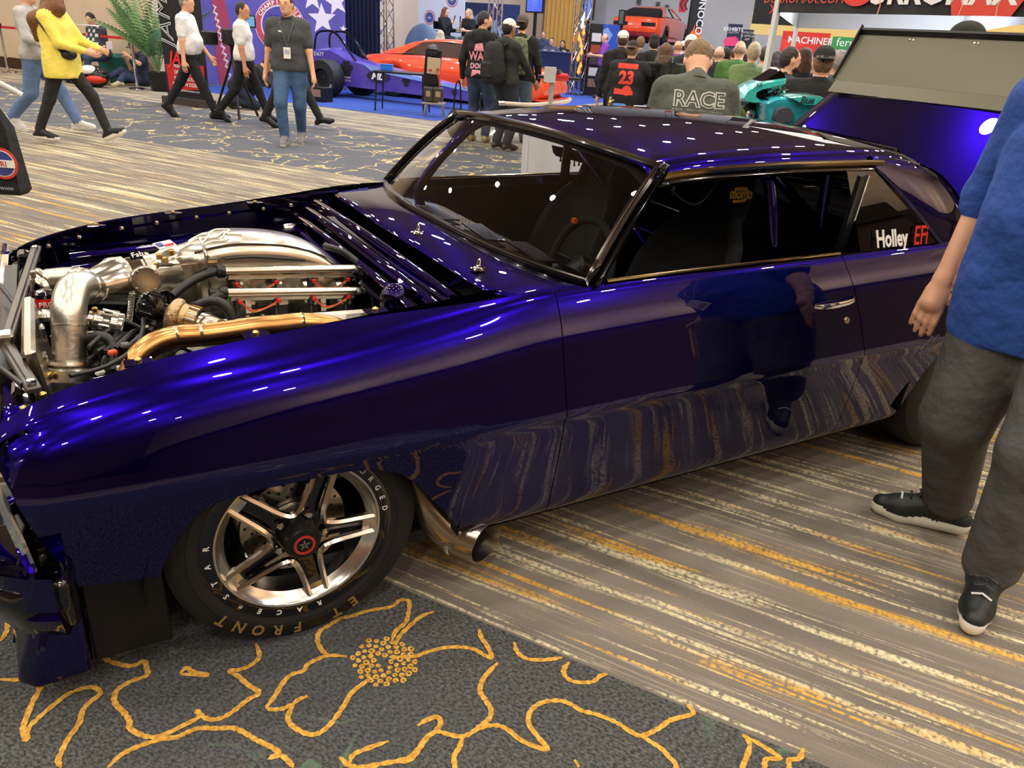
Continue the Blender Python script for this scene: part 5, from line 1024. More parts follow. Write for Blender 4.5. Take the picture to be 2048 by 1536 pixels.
# --- man standing beside the car
fp=np.array([2.06,-1.411,0]); P=person('man in a blue sweatshirt and baggy charcoal sweatpants standing by the rear wheel',fp,(-.98,-.15),1.80,(38,72,146),'elbow',(78,76,74),(26,32,30),(230,226,214),0,('short',(90,70,50)),g=1.16,belly=.05,pel=(0,0,.93),feet=(A3(-.104,.178,.095),A3(.149,-.097,.095)),toes=(-.28,1.12),hands=(A3(-.33,.06,.86),A3(.315,.03,.865)),hem=.765,loose=1.40,h=.006,palm='back',curl=.35,eyes=True)
bd=obj('name_badge',B().box((-.03,.245,1.045),(.10,.006,.15),rotm(-.1,-.5,0),bev=.002),WHT,P['o']); obj('badge_band',B().box((-.012,.2495,1.018),(.094,.002,.028),rotm(-.1,-.5,0)),YEL,bd); obj('badge_code',B().box((-.035,.249,1.065),(.036,.002,.036),rotm(-.1,-.5,0)),plain((150,150,154)),bd); text('badge_lettering','PRO',.022,(-.010,.2512,1.010),(-.88,0,.48),(.48,.1,.88),plain((20,20,20)),bd,extrude=.0003)
for sx in(-1,1): strap(P,[P['sp'](.54,-.04,sx*.06),P['sp'](.47,.11,sx*.08),P['sp'](.30,.20,sx*.03-.01),A3(-.03,.245,1.12)],.008,plain((60,60,66)),'lanyard')
for (fx_,fy_,th_) in((-.104,.178,-.28),(.149,-.097,1.12)):
    d_=A3(math.sin(th_),math.cos(th_),0); s_=A3(math.cos(th_),-math.sin(th_),0)
    for k in range(4): c_=(A3(fx_,fy_,.095)+d_*(.055+.026*k)+A3(0,0,.050-.014*k))*P['s']; obj('shoe_lace',B().tube([c_-s_*.026-A3(0,0,.012),c_,c_+s_*.026-A3(0,0,.012)],.0035,6),plain((40,44,44),.5) if k%3 else WHT,P['o'])
# --- person at the left edge: hand with a rolled paper, tote bag
lp=at(-95,300,7.6); lp[2]=0
P=person('person in black sleeves holding a rolled paper, beside the black tote bag',lp,fac(1,-.1),1.70,(28,28,30),'long',(40,40,46),(30,30,30),(30,30,30),0,('short',(50,40,34)),hands=(A3(-.26,.10,.86),A3(.20,.42,.92)))
ro=thing('rolled_paper','rolled white paper held in a hand at the edge of the aisle','paper',(0,0,0)); q0,q1=at(-4,165,7.3),at(44,190,7.3); obj('paper_roll',B().tube([q0,q1],.02,14,caps=False),WHT,ro); obj('paper_edge',B().tube([q0*.98+q1*.02,q0*.2+q1*.8],.0215,14,caps=False),plain((206,204,200)),ro)
q0=at(18,250,6.6); q1=at(22,385,6.6); sx_=at(45,300,6.6)-at(18,300,6.6); sx_[2]=0; wdt=.21; ux=np.array([DR[0],DR[1],0]); uy=np.array([DF[0],DF[1],0]); bt=at(-8,385,6.6); tp=at(-18,250,6.6)
tb=thing('tote_bag','black tote bag with a round red, white and blue emblem hanging at the aisle','bag',bt)
obj('bag_body',B().loft([[ux*x*w_+uy*y*d_+A3(0,0,z) for x,y in((-1,-1),(1,-1),(1,1),(-1,1))] for z,w_,d_ in((0,.20,.05),(.03,.22,.07),(.45,.19,.05),(.60,.12,.02))]),cloth((22,22,24)),tb,smooth=30)
ec=at(5,327,6.44)-bt; ecn=-uy
for k,(r,c) in enumerate(((.105,(206,60,40)),(.088,(226,222,216)),(.082,(58,62,130)))): obj('emblem_ring',B().lathe(ec+ecn*.002*k,ecn,[(r,0),(r,.003),(0,.003)],30),plain(c,.6),tb)
obj('emblem_band',B().box(ec+ecn*.008,(.17,.01,.05),np.stack([ux,uy,A3(0,0,1)],1)),WHT,tb); text('emblem_lettering','PRI',.055,ec+ecn*.0145+A3(0,0,-.02),ux,(0,0,1),plain((190,40,40)),tb); text('bag_web_address','WWW',.03,ec+ecn*.006+A3(0,0,-.18),ux,(0,0,1),plain((150,160,180)),tb)
obj('bag_handle',B().tube(spline([tp-bt-ux*.05,tp-bt+A3(0,0,.25),tp-bt+ux*.07],6),.012,8),BLK,tb)
# --- crowd beyond the car
def crowd(px,py,d,label,face=(0,1),**k):
    t=at(px,py,d); Hh=max(1.45,min(1.85,t[2])); k.setdefault('h',.014); return person(label,(t[0],t[1],0),fac(*face),Hh,**k)
BK=(24,24,26)
P=crowd(1213,65,23.3,'bald man in a purple shirt and black trousers reading a phone',(-1,-.1),top=(124,58,150),sleeve='short',pants=(24,24,30),skin=0,hair=('ring',(120,90,70)),hands=(A3(-.15,.36,1.15),A3(.15,.34,1.12)),g=1.02)
P=crowd(1190,62,26.5,'man in a dark plaid shirt and grey trousers standing behind a white placard',(0,-1),top=(74,40,44),sleeve='long',pants=(150,148,156),hair=('short',(50,36,30)),g=1.05)
P=crowd(1248,58,11.6,'man in a black hoodie with white chequered prints and a white backward cap',(.1,1),top=BK,sleeve='long',hood=True,cap=((222,216,206),'back'),hair=('short',(80,60,46)))
for k in range(4):
    for q in range(2): back_poly(P,[(-.13+.035*(k+q%2*.5),1.18-.035*q),(-.112+.035*(k+q%2*.5),1.18-.035*q),(-.112+.035*(k+q%2*.5),1.163-.035*q),(-.13+.035*(k+q%2*.5),1.163-.035*q)],WHT)
for k in range(4): back_poly(P,[(-.12+.03*k,.80),(-.105+.03*k,.80),(-.105+.03*k,1.06),(-.12+.03*k,1.06)],WHT)
P=crowd(1267,78,10.5,'man in a black sweatshirt with a big red 23 print, arm on the acrylic tower',(.35,1),top=BK,sleeve='long',pants=(20,20,22),hair=('short',(120,82,56)),cap=((40,34,30),'back'),hands=(A3(-.26,.08,.86),A3(.44,.22,1.26)),belly=.06,g=1.12,hem=.85)
REDP=plain((214,66,48),.8); back_poly(P,[(-.13,1.26),(.12,1.26),(.12,1.20),(-.13,1.20)],REDP); back_text(P,'23',.20,1.03,0,REDP,.010,.95); back_poly(P,[(.06*math.cos(a)+.02,.95+.06*math.sin(a)) for a in np.linspace(0,6.28,14,endpoint=False)],REDP); back_poly(P,[(-.14,.90),(.10,.90),(.10,.95),(-.14,.97)],REDP)
crowd(1283,70,15,'young man in a slate blue shirt facing the lifted orange car',(-.3,1),top=(86,96,120),hair=('short',(110,80,56)))
crowd(1311,66,12.4,'man in a black hoodie and black beanie seen from behind',(0,1),top=BK,sleeve='long',hood=True,cap=((20,20,20),'beanie'),hair=('short',(40,30,26)),g=1.1)
P=crowd(1334,83,11.4,'woman with long brown hair in a black jacket seen from behind',(.1,1),top=BK,sleeve='long',hair=('long',(92,62,40))); back_text(P,'oo',.06,.98,.08)
crowd(1358,78,15,'bald man in a plum shirt seen from behind',(.1,1),top=(126,60,146),hair=('ring',(150,110,86)))
crowd(1369,80,18,'person in a pale cap far down the aisle',(0,1),top=(180,176,176),cap=((220,214,206),'back'))
P=crowd(1385,66,10.8,'man in a black hoodie with a white crest print and a white cap',(.05,1),top=(38,40,42),sleeve='long',hood=True,cap=((226,222,216),'beanie'),hair=('short',(110,84,60)),g=1.05)
back_text(P,'STATE',.075,1.04,0,WHT,.001,.85); 
for q in(-.07,.07): back_poly(P,[(q-.03,1.17),(q,1.155),(q+.03,1.17),(q+.02,1.13),(q,1.12),(q-.02,1.13)],WHT)
back_poly(P,[(.035*math.cos(a),1.14+.035*math.sin(a)) for a in np.linspace(0,6.28,12,endpoint=False)],plain((150,150,150))); back_poly(P,[(-.07,.97),(.07,.97),(.09,1.01),(-.09,1.01)],plain((190,190,190)))
crowd(1405,84,13,'man in a black flat cap and dark jacket in the crowd',(.2,1),top=(40,40,44),cap=((24,24,26),'beanie'),sleeve='long')
crowd(1419,87,16,'person in an orange cap in the crowd',(.2,1),top=(60,60,66),cap=((232,140,50),'beanie'))
P=crowd(1441,88,11.5,'bald man in a black shirt with white letters on the back',(.3,1),top=BK,hair=('ring',(170,130,110)),skin=2,g=1.1); back_text(P,'NC',.09,1.12,.05)
crowd(1455,92,14,'dark-haired person in a black top between the bald man and the green shirts',(-.1,1),top=BK,hair=('short',(26,20,20)),sleeve='long')
crowd(1470,94,17,'person in a brown top in front of the pink placard',(.1,1),top=(90,70,60),hair=('short',(70,50,40)))
crowd(1484,76,10.6,'balding man in a bright green polo shirt seen from behind',(.25,1),top=(66,104,46),pants=(40,40,50),hair=('ring',(150,120,96)),skin=0,g=1.06)
P=crowd(1512,80,9.8,'man in a sage green sweater and navy trousers, hands behind his back',(.1,1),top=(104,124,80),sleeve='long',pants=(34,42,70),hair=('short',(170,150,118)),hands=(A3(-.08,-.20,.86),A3(.06,-.21,.86)),g=1.04)
crowd(1535,88,11,'man in a beige jacket seen from behind beside the tent pole',(.5,.8),top=(170,160,140),sleeve='long',hair=('short',(60,50,44)),cap=None)
P=crowd(1581,88,7.8,'bearded man in profile wearing a navy jacket and white lanyard',(1,.1),top=(30,40,58),sleeve='long',hair=('short',(44,34,28)),beard=(50,36,28),skin=2,g=1.06,eyes=True,head=(0,.05)); strap(P,[P['sp'](.53,-.05,.07),P['sp'](.45,.07,.17),P['sp'](.30,.10,.165),P['sp'](.14,.12,.10)],.012,plain((150,170,200)),'lanyard')
crowd(1556,100,12,'dark-haired person in a black coat beyond the tent pole',(0,1),top=BK,sleeve='long',hair=('mid',(50,34,28)))
crowd(1614,92,9.4,'person in a brown hat and dark jacket behind the bearded man',(.2,1),top=(30,30,32),cap=((92,74,56),'front'),sleeve='long',hair=('mid',(90,60,40)))
crowd(1600,110,11,'person in a peach shirt partly hidden in the crowd',(0,1),top=(226,150,116),hair=('short',(80,60,40)))
crowd(1636,104,10.4,'person in a red top under the red hall sign',(.1,1),top=(176,54,44),hair=('ring',(190,140,110)))
P=crowd(1655,86,6.4,'heavy man in a black T-shirt and black cap seen from behind',(.15,1),top=(18,18,18),cap=((26,26,26),'back'),hair=('short',(120,90,70)),g=1.25,pants=(60,60,66))
crowd(1684,95,8.2,'grey-haired man beside the man in the black cap',(-.3,1),top=(70,70,80),hair=('short',(140,132,128)))
crowd(1545,107,16,'person in a tan coat far off under the tent',(0,1),top=(150,120,90),hair=('short',(40,30,30)))
crowd(1425,96,20,'person in a maroon top far off in the crowd',(0,1),top=(110,50,50),hair=('short',(60,44,34)))
# man in the RACE shirt on a stool
t=at(1408,88,4.95); P=person('man in an olive long-sleeved RACE shirt sitting behind the car',(t[0],t[1],0),fac(.12,1),1.78,top=(78,82,72),sleeve='long',pants=(50,52,60),hair=('fringe',(116,92,66)),g=1.0,head=(0,.5),pel=(0,0,.80),feet=(A3(-.16,.40,.09),A3(.16,.40,.09)),hands=(A3(-.16,.36,.86),A3(.18,.36,.86)),h=.010,lean=.30)
OUT=plain((176,178,168),.8); tt=back_text(P,'RACE',.115,1.185,.02,OUT,.006,1.05); back_text(P,'RACE',.115,1.185,.02,plain((58,60,54),.8),-.001,1.05,gap=.006)
for k,a in enumerate((-.95,-.55,-.18,.12,.5,.9)):
    d=A3(math.sin(a),0,math.cos(a)); s_=A3(math.cos(a),0,-math.sin(a)); L_=.10+.03*(k%2); o_=A3(.02,0,.98); m=plain((200,60,40),.8) if k==2 else OUT
    for q in(-1,1): back_poly(P,[tuple((o_+d*u+s_*(q*w_))[[0,2]]) for u,w_ in((.02,.004),(L_,.012),(L_+.02,.009),(L_+.03,.0),(L_+.022,.005),(L_,.008),(.02,.001))],m)
strap(P,[P['sp'](.50,.0,-.07),P['sp'](.52,-.06,-.05),P['sp'](.525,-.075,0),P['sp'](.52,-.06,.05),P['sp'](.50,.0,.07)],.005,plain((40,20,20)),'necklace')
st=thing('work_stool','black padded stool under the man in the RACE shirt','stool',(t[0],t[1],0)); obj('seat',B().lathe((0,0,.62),(0,0,1),[(0,0),(.17,.0),(.18,.02),(.17,.05),(0,.055)],24),BLK,st); obj('stem',B().cyl((0,0,.08),(0,0,.63),.025),CHROME,st)
for q in range(5): obj('foot',B().cyl((0,0,.09),(.24*math.cos(q*1.257),.24*math.sin(q*1.257),.03),.016),CHROME,st)
P=crowd(1950,36,5.4,'person in a black baseball cap standing behind the raised spoiler',(-1,-.1),top=(30,30,30),cap=((34,32,24),'front'),hair=('short',(40,30,26)),g=1.05,h=.0125)
crowd(2050,66,6.2,'person in a dark top beyond the raised spoiler by the tent',(-.4,.6),top=(30,32,40),hair=('short',(50,40,34)))
# ================================================================ stands, banners, cars and furniture of the show
EX=np.array([-HB[0],-HB[1],0]); EZ=np.array([0,0,1.]); EN=np.array([-HA[0],-HA[1],0])   # right, up, towards the viewer for anything square to the hall
def hb(px,py,a): p=pl(px,py,a=a); return float(p[0]*HB[0]+p[1]*HB[1]),float(p[2])
def slabh(a,b0,b1,z0,z1,t=.03):
    c=H(a,(b0+b1)/2,(z0+z1)/2); return B().box(c,(abs(b1-b0),t,z1-z0),np.stack([EX,EN,EZ],1))
def print_poly(pts_px,a,m,parent,name='print',k=1):  # flat print on a panel square to the hall, given by pixels on it
    P=[pl(x,y,a=a)+EN*(.018+.004*k) for x,y in pts_px]; b=B().add(P,[tuple(range(len(P)))]); return obj(name,b,m,parent,smooth=0,world=True)
def disc_px(px,py,r,a,m,parent,k=1,name='print',n=24): 
    c=pl(px,py,a=a)+EN*(.018+.004*k); return obj(name,B().add([c+EX*r*math.cos(t)+EZ*r*math.sin(t) for t in np.linspace(0,2*np.pi,n,endpoint=False)],[tuple(range(n))]),m,parent,smooth=0,world=True)
def txt(s,size,px,py,a,m,parent,name='lettering',k=2,**kw): return text(name,s,size,pl(px,py,a=a)+EN*(.018+.004*k),EX,EZ,m,parent,world=True,extrude=.001,**kw)
def W(c,r=.6): return plain(c,r)
# tall black banner
ab=8.5; b0,_=hb(338,205,ab); b1,_=hb(420,212,ab)
bn=thing('roll_up_banner','tall black and red roll-up banner beside the palm, with a large white outlined name','banner',H(ab,(b0+b1)/2,0))
obj('banner_sheet',slabh(ab,b0,b1,.12,2.35,.008),W((24,22,28)),bn,smooth=0,world=True); obj('banner_base',slabh(ab,b0+.02,b1-.02,0,.12,.26),mat('base_brown',(66,58,54),.45),bn,smooth=0,world=True)
print_poly([(333,128),(410,132),(413,180),(341,180)],ab,W((186,34,36)),bn,'red_panel'); print_poly([(365,0),(372,0),(371,60),(362,90),(356,100),(366,70)],ab,W((190,44,36)),bn,'red_glow')
te=np.array([0,0,1.]); text('banner_name','JAM',.42,pl(352,98,a=ab)+EN*.022,EZ*.99-EX*.1,-EX,W((226,226,230)),bn,world=True,extrude=.001,align='LEFT',squash=1.1,shear=.25); text('banner_name','JAM',.42,pl(352,98,a=ab)+EN*.025,EZ*.99-EX*.1,-EX,W((24,22,28)),bn,world=True,extrude=.001,align='LEFT',off=-.012,squash=1.1,shear=.25)
txt('JAM',.30,362,130,ab,W((216,40,36)),bn,shear=.25,off=.008,k=3); txt('PERFORMANCE',.075,372,137,ab,W((230,230,230)),bn,k=3); 
for k,(s,y) in enumerate((('OPTIMAL FLOW',150),('BETTER SOUND',162),('BOLT ON DESIGN',173))): txt(s,.085,377,y,ab,W((240,238,236)),bn,k=3)
txt('WWW.JAMPERFORMANCE.COM',.04,378,184,ab,W((220,220,220)),bn,k=3)
# palm
pp=gp(322,182); pm=thing('potted_palm','tall green palm in a square black pot against the beige wall','plant',pp)
obj('pot',B().loft([[(x*w_,y*w_,z) for x,y in((-1,-1),(1,-1),(1,1),(-1,1))] for z,w_ in((0,.16),(.36,.20),(.36,.18),(.30,.17))]),BLK,pm,smooth=0); obj('soil',B().box((0,0,.30),(.34,.34,.02)),W((46,34,24)),pm)
LEAF=[mat('palm_leaf_%d'%i,c,.5,var=.2,vscale=6) for i,c in enumerate(((86,128,74),(116,150,96),(70,108,64)))]
for i in range(15):
    az=i*2.399; tilt=.25+.75*((i*7)%15)/15; L_=1.25+.45*RNG.random(); path=[]
    for t in np.linspace(0,1,12): path.append(A3(math.cos(az)*L_*t*math.sin(tilt)*(.4+.6*t),math.sin(az)*L_*t*math.sin(tilt)*(.4+.6*t),.32+L_*(t*math.cos(tilt*.7)-.35*t*t*tilt)+.25*t))
    P_=spline(path,2); fr=obj('frond',B().tube(P_,[.012*(1-.8*k/(len(P_)-1)) for k in range(len(P_))],5),LEAF[1],pm); b=B(); T=np.gradient(P_,axis=0)
    for k in range(5,len(P_)):
        d=T[k]/np.linalg.norm(T[k]); s_=np.cross(d,EZ); s_/=np.linalg.norm(s_)+1e-9; ll=.42*math.sin(math.pi*min(.97,.15+.8*k/len(P_)))
        for sg in(-1,1):
            tip=P_[k]+s_*sg*ll*.75+d*ll*.55-EZ*ll*.25; b.add([P_[k]-d*.012,P_[k]+s_*sg*ll*.4+d*ll*.25+EZ*.02,tip,P_[k]+d*.012],[(0,1,2,3)])
    q=obj('leaflets',b,LEAF[i%3],fr,smooth=0); q['kind']='stuff'
# belt barrier
def post(p,label): 
    t=thing('barrier_post',label,'barrier',p); obj('base',B().lathe((0,0,0),(0,0,1),[(0,.0),(.17,.0),(.165,.02),(.05,.035),(0,.035)],24),CHROME,t); obj('pole',B().cyl((0,0,.03),(0,0,.94),.03),CHROME,t); obj('belt_head',B().cyl((0,0,.90),(0,0,1.0),.035),BLK,t); return t
g1=gp(275,178); post(g1,'chrome barrier post beside the potted palm'); dir_=np.array([-HB[0],-HB[1]]); g2=g1+np.append(HB*2.1,0); post(g2,'chrome barrier post beside the seated people with the cases')
g3=g1+np.append(HB*4.2,0); post(g3,'chrome barrier post at the far end of the red belt')
bl=thing('barrier_belt','red belt stretched between the barrier posts along the wall','belt',g1)
for (p,q) in((g1,g2),(g2,g3)): obj('belt',B().box((p+q)/2+A3(0,0,.93),(2.05,.004,.05),np.stack([np.append(HB,0),np.append(HA,0),EZ],1)),W((196,30,40)),bl,smooth=0,world=True)
# luggage at the wall
s0=gp(222,166)+A3(.1,.12,0); t=thing('hard_case','green moulded hard case under the man in the plaid shirt','case',s0,TH); obj('shell',B().box((0,0,.30),(.34,.62,.58),bev=.07),mat('green_case',(20,96,88),.35),t)
for z in(.2,.4): obj('rib',B().box((-.175,0,z),(.01,.5,.04),bev=.004),mat('green_case_dark',(16,80,74),.35),t)
s0=gp(190,174); t=thing('gear_bag','glossy black, red and white gear bag on the floor by the green case','bag',s0,TH+.3); obj('bag_body',B().ell((0,0,.2),(.2,.34,.21),20,12),mat('bag_gloss_black',(22,20,24),.2),t); obj('red_panel',B().ell((-.05,-.1,.16),(.19,.22,.10),18,10),mat('bag_red',(206,50,36),.25),t); obj('white_panel',B().ell((-.06,.02,.3),(.15,.2,.11),18,10),mat('bag_white',(220,214,218),.25),t); obj('yellow_flap',B().box((-.22,.2,.14),(.02,.14,.22),rotm(.2,0,0),bev=.006),YEL,t)
s0=gp(146,166); t=thing('holdall','navy holdall on the floor next to the gear bag','bag',s0,TH); obj('bag_body',B().ell((0,0,.16),(.16,.30,.17),18,10),cloth((34,38,74)),t); obj('handle',B().tube([(0,-.1,.30),(0,0,.36),(0,.1,.30)],.012,6),BLK,t)
# flag backdrop, set at a slant
F0=H(11.9,12.6); F1=pl(692,100,a=14.3)*A3(1,1,0); FE=(F1-F0)/np.linalg.norm(F1-F0); FNn=np.cross(FE,EZ); FNn=FNn if FNn@np.append(-DF,0)>0 else -FNn; F0=F0-FE*.75
def fpl(x,y,k=1):
    v=_v(x,y); return CAMP+v*(((F0-CAMP)@FNn)/(v@FNn))+FNn*(.018+.004*k)
FR_=np.stack([FE,FNn,EZ],1); FLn=np.linalg.norm(F1-F0); fc_=(F0+F1)/2
fd=thing('flag_backdrop','wide purple-blue backdrop with white stars and a round championship emblem','backdrop',fc_)
FLG=mat('backdrop_blue',(84,78,158),.7,var=.18,vscale=2.); obj('backdrop_sheet',B().box(fc_+A3(0,0,1.8),(FLn,.03,3.5),FR_),FLG,fd,smooth=0,world=True)
for z in(.03,3.56): obj('backdrop_rail',B().box(fc_-FNn*.04+A3(0,0,z),(FLn,.05,.05),FR_),ALUB,fd,smooth=0,world=True)
def fpoly(pts,m,name,k=1): obj(name,B().add([fpl(x,y,k) for x,y in pts],[tuple(range(len(pts)))]),m,fd,smooth=0,world=True)
fpoly([(423,0),(449,0),(462,60),(458,120),(452,168),(440,170),(430,120),(432,60)],W((150,52,84)),'red_figure')
for k in range(12): x=424+3.0*k; y=8+13.5*k; fpoly([(x,y),(x+9,y+6),(x+3,y+16),(x+12,y+24),(x+1,y+17),(x+5,y+8)],W((206,196,214)),'crackle',2)
WS=W((214,210,222))
def star(px,py,r,rot=.2):
    c=fpl(px,py); obj('star',B().add([c+(FE*math.cos(q)+EZ*math.sin(q))*rr for q,rr in((rot+i*math.pi/5,r if i%2==0 else r*.42) for i in range(10))],[tuple(range(10))]),WS,fd,smooth=0,world=True)
star(644,38,.34,.35); star(624,-4,.28,.3); star(672,4,.30,.5); star(686,58,.09,.2); star(600,-40,.25,.1); star(580,-30,.2,.4); star(655,100,.05,.1)
for k,(r,c) in enumerate(((.56,(206,206,216)),(.545,(186,66,84)),(.43,(206,206,216)),(.40,(74,66,150)))): 
    c0_=fpl(560,52,1+k); obj('emblem_disc',B().add([c0_+FE*r*math.cos(q)+EZ*r*math.sin(q) for q in np.linspace(0,6.283,40,endpoint=False)],[tuple(range(40))]),W(c),fd,smooth=0,world=True)
ecc=fpl(560,52,6)
for i,ch in enumerate('CHAMPIONSHIP'):
    a=math.radians(152-11.3*i); d=FE*math.cos(a)+EZ*math.sin(a); text('emblem_lettering',ch,.12,ecc+d*.445,FE*math.sin(a)-EZ*math.cos(a),d,W((236,234,236)),fd,world=True,extrude=.001,off=.003)
for x in(-.2,-.07,.06,.19): obj('emblem_figure',B().box(ecc+FE*x+EZ*.12,(.09,.004,.2),FR_),W((40,46,120)),fd,smooth=0,world=True)
# camera rig
cg=at(462,72,13.9); t=thing('camera_rig','black shoulder camera rig with a lit screen between the men in white','camera',(cg[0],cg[1],0)); z=1.15; obj('tripod',B().cyl((0,0,.9),(.35,.1,0),.02).cyl((0,0,.9),(-.3,.25,0),.02).cyl((0,0,.9),(-.05,-.4,0),.02).cyl((0,0,.85),(0,0,1.08),.03),BLK,t); obj('camera_body',B().box((0,0,1.18),(.22,.4,.24),bev=.02),BLK,t); obj('lens_hood',B().box((-.3,.1,1.15),(.2,.16,.2),rotm(0,0,.3),bev=.02),BLK,t); obj('monitor',B().box((.25,-.1,1.42),(.26,.03,.18),rotm(0,0,.3),bev=.005),BLK,t); obj('screen',B().box((.245,-.12,1.42),(.22,.006,.14),rotm(0,0,.3)),mat('rig_screen',(80,130,170),.3,emit=.7),t)
# curtain and trusses
ac=15.7; t=thing('stage_curtain','dark navy pleated curtain between the flag backdrop and the lit truss','curtain',H(ac,hb(720,60,ac)[0],0)); c0,c1=hb(684,60,ac)[0],hb(760,60,ac)[0]
obj('curtain_cloth',B().grid(lambda u,v: H(ac+.05*math.sin(u*60),c0+(c1-c0)*u,3.6*v),90,2),mat('navy_curtain',(22,28,62),.85),t,smooth=80,world=True); obj('curtain_rail',slabh(ac,c0,c1,3.55,3.62,.06),BLK,t,smooth=0,world=True)
def truss(p,label,hh=4.6,w_=.30,rz=TH,m=None):
    t=thing('truss_tower',label,'truss',p,rz); m=m or ALU
    for x in(-1,1):
        for y in(-1,1): obj('chord',B().cyl((x*w_/2,y*w_/2,0),(x*w_/2,y*w_/2,hh),.024,n=8),m,t)
    n=int(hh/.36)
    for i in range(n):
        z0=i*hh/n; z1=(i+1)*hh/n; s=1 if i%2 else -1
        for (a_,c_) in(((-1,-1),(1,-1)),((1,-1),(1,1)),((1,1),(-1,1)),((-1,1),(-1,-1))):
            p0=A3(a_[0],a_[1],0)*w_/2;p1=A3(c_[0],c_[1],0)*w_/2
            if s<0: p0,p1=p1,p0
            obj('brace',B().cyl(p0+A3(0,0,z0),p1+A3(0,0,z1),.012,n=6),m,t)
    obj('base_plate',B().box((0,0,.01),(.6,.6,.02)),BLK,t); return t
tp0=H(16.3,hb(771,60,16.3)[0]); truss(tp0,'aluminium truss tower washed in blue light beside the step-and-repeat wall'); lamp('truss_uplight',(tp0[0],tp0[1],.15),26,(.15,.45,1.),.1,(math.pi,0,0))
tp1=H(21.2,hb(990,40,21.2)[0]); truss(tp1,'aluminium truss tower glowing blue behind the three friends'); lamp('truss_uplight',(tp1[0],tp1[1],.15),40,(.1,.5,1.),.1,(math.pi,0,0)); lamp('truss_uplight',(tp1[0],tp1[1],3.2),20,(.1,.4,1.),.1,(math.pi,0,0))
tp2=gp(1152,189); truss(tp2,'aluminium truss tower lit by an orange flame lamp near the booth counter',4.6,.34)
t=thing('flame_display','flickering orange flame lamp strip on the truss tower','lamp',tp2-np.append(DF*.25,0)); 
for k in range(9): q=.55+.17*k; obj('flame',B().lathe((.07*math.sin(k*2.3),.0,q),(.2*math.sin(k),0,1),[(0,0),(.05,.06),(.03,.15),(0,.28)],8),mat('flame_orange',(255,120,40),.5,emit=2.2) if k<7 else mat('flame_cool',(230,240,255),.5,emit=1.6),t)
t=thing('product_rack','narrow black rack of boxed products beside the flame truss','rack',tp2+np.append(DR*.42,0),-YAW); obj('rack_frame',B().box((0,0,.95),(.34,.3,1.9),bev=.01),BLK,t)
for k in range(5): obj('boxed_product',B().box((0,-.16,.35+.3*k),(.26,.05,.22),bev=.004),plain(((120,90,70),(190,188,184),(60,50,50),(150,60,40),(200,196,190))[k]),t)
# step-and-repeat wall
as_=20.3; s0_,s1_=hb(783,60,as_)[0],hb(928,60,as_)[0]; sr=thing('step_and_repeat_wall','white sponsor wall printed with repeating round and square emblems','backdrop',H(as_,(s0_+s1_)/2,0)); obj('wall_sheet',slabh(as_,s0_,s1_,0,4.4,.04),mat('sponsor_white',(206,212,226),.6),sr,smooth=0,world=True)
for (x,y) in((799,31),(860,35),(905,0),(830,95)): 
    for k,(r,c) in enumerate(((.20,(190,70,84)),(.175,(214,214,222)),(.15,(70,80,150)))): disc_px(x,y,r,as_,W(c),sr,1+k,'round_emblem',20)
    txt('PRI',.09,x,y+3,as_,W((226,226,232)),sr,k=5)
for (x,y) in((829,28),(882,40),(798,78),(884,92),(797,-6)): print_poly([(x-5,y-5),(x+5,y-5),(x+5,y+6),(x-5,y+6)],as_,W((44,48,84)),sr,'square_emblem'); txt('PE',.11,x,y+4,as_,W((230,230,236)),sr,k=3); 
for (x,y) in((829,42),(882,54)): disc_px(x,y,.07,as_,W((190,90,100)),sr,1,'small_emblem',16)
# stage chairs and the two women
def director(p,rz,label):
    t=thing('director_chair',label,'chair',p,rz); 
    for x in(-.25,.25):
        obj('leg',B().cyl((x,-.2,0),(x,.2,.7),.014,n=8),BLK,t); obj('leg',B().cyl((x,.2,0),(x,-.2,.7),.014,n=8),BLK,t); obj('back_post',B().cyl((x,-.2,.7),(x,-.24,1.22),.014,n=8),BLK,t); obj('arm_rest',B().box((x,0,.95),(.05,.44,.02)),BLK,t)
    obj('seat',B().box((0,0,.72),(.5,.42,.02)),BLK,t); obj('back_sling',B().box((0,-.23,1.1),(.5,.012,.2)),BLK,t); obj('foot_rest',B().box((0,.25,.25),(.5,.1,.02)),BLK,t); return t
STZ=float(pl(893,12,a=18.7)[2])-1.60; sb0,sb1=hb(845,60,18.9)[0],hb(985,60,18.9)[0]
t=thing('stage_platform','raised dark stage platform under the two women on tall chairs','stage',H(18.95,(sb0+sb1)/2,0)); obj('deck',slabh(18.95,sb0,sb1,STZ-.06,STZ,1.9),W((70,76,96)),t,smooth=0,world=True); obj('skirt',slabh(18.95,sb0-.02*np.sign(sb0-sb1),sb1+.02*np.sign(sb0-sb1),0,STZ-.05,1.84),cloth((30,32,48)),t,smooth=0,world=True)
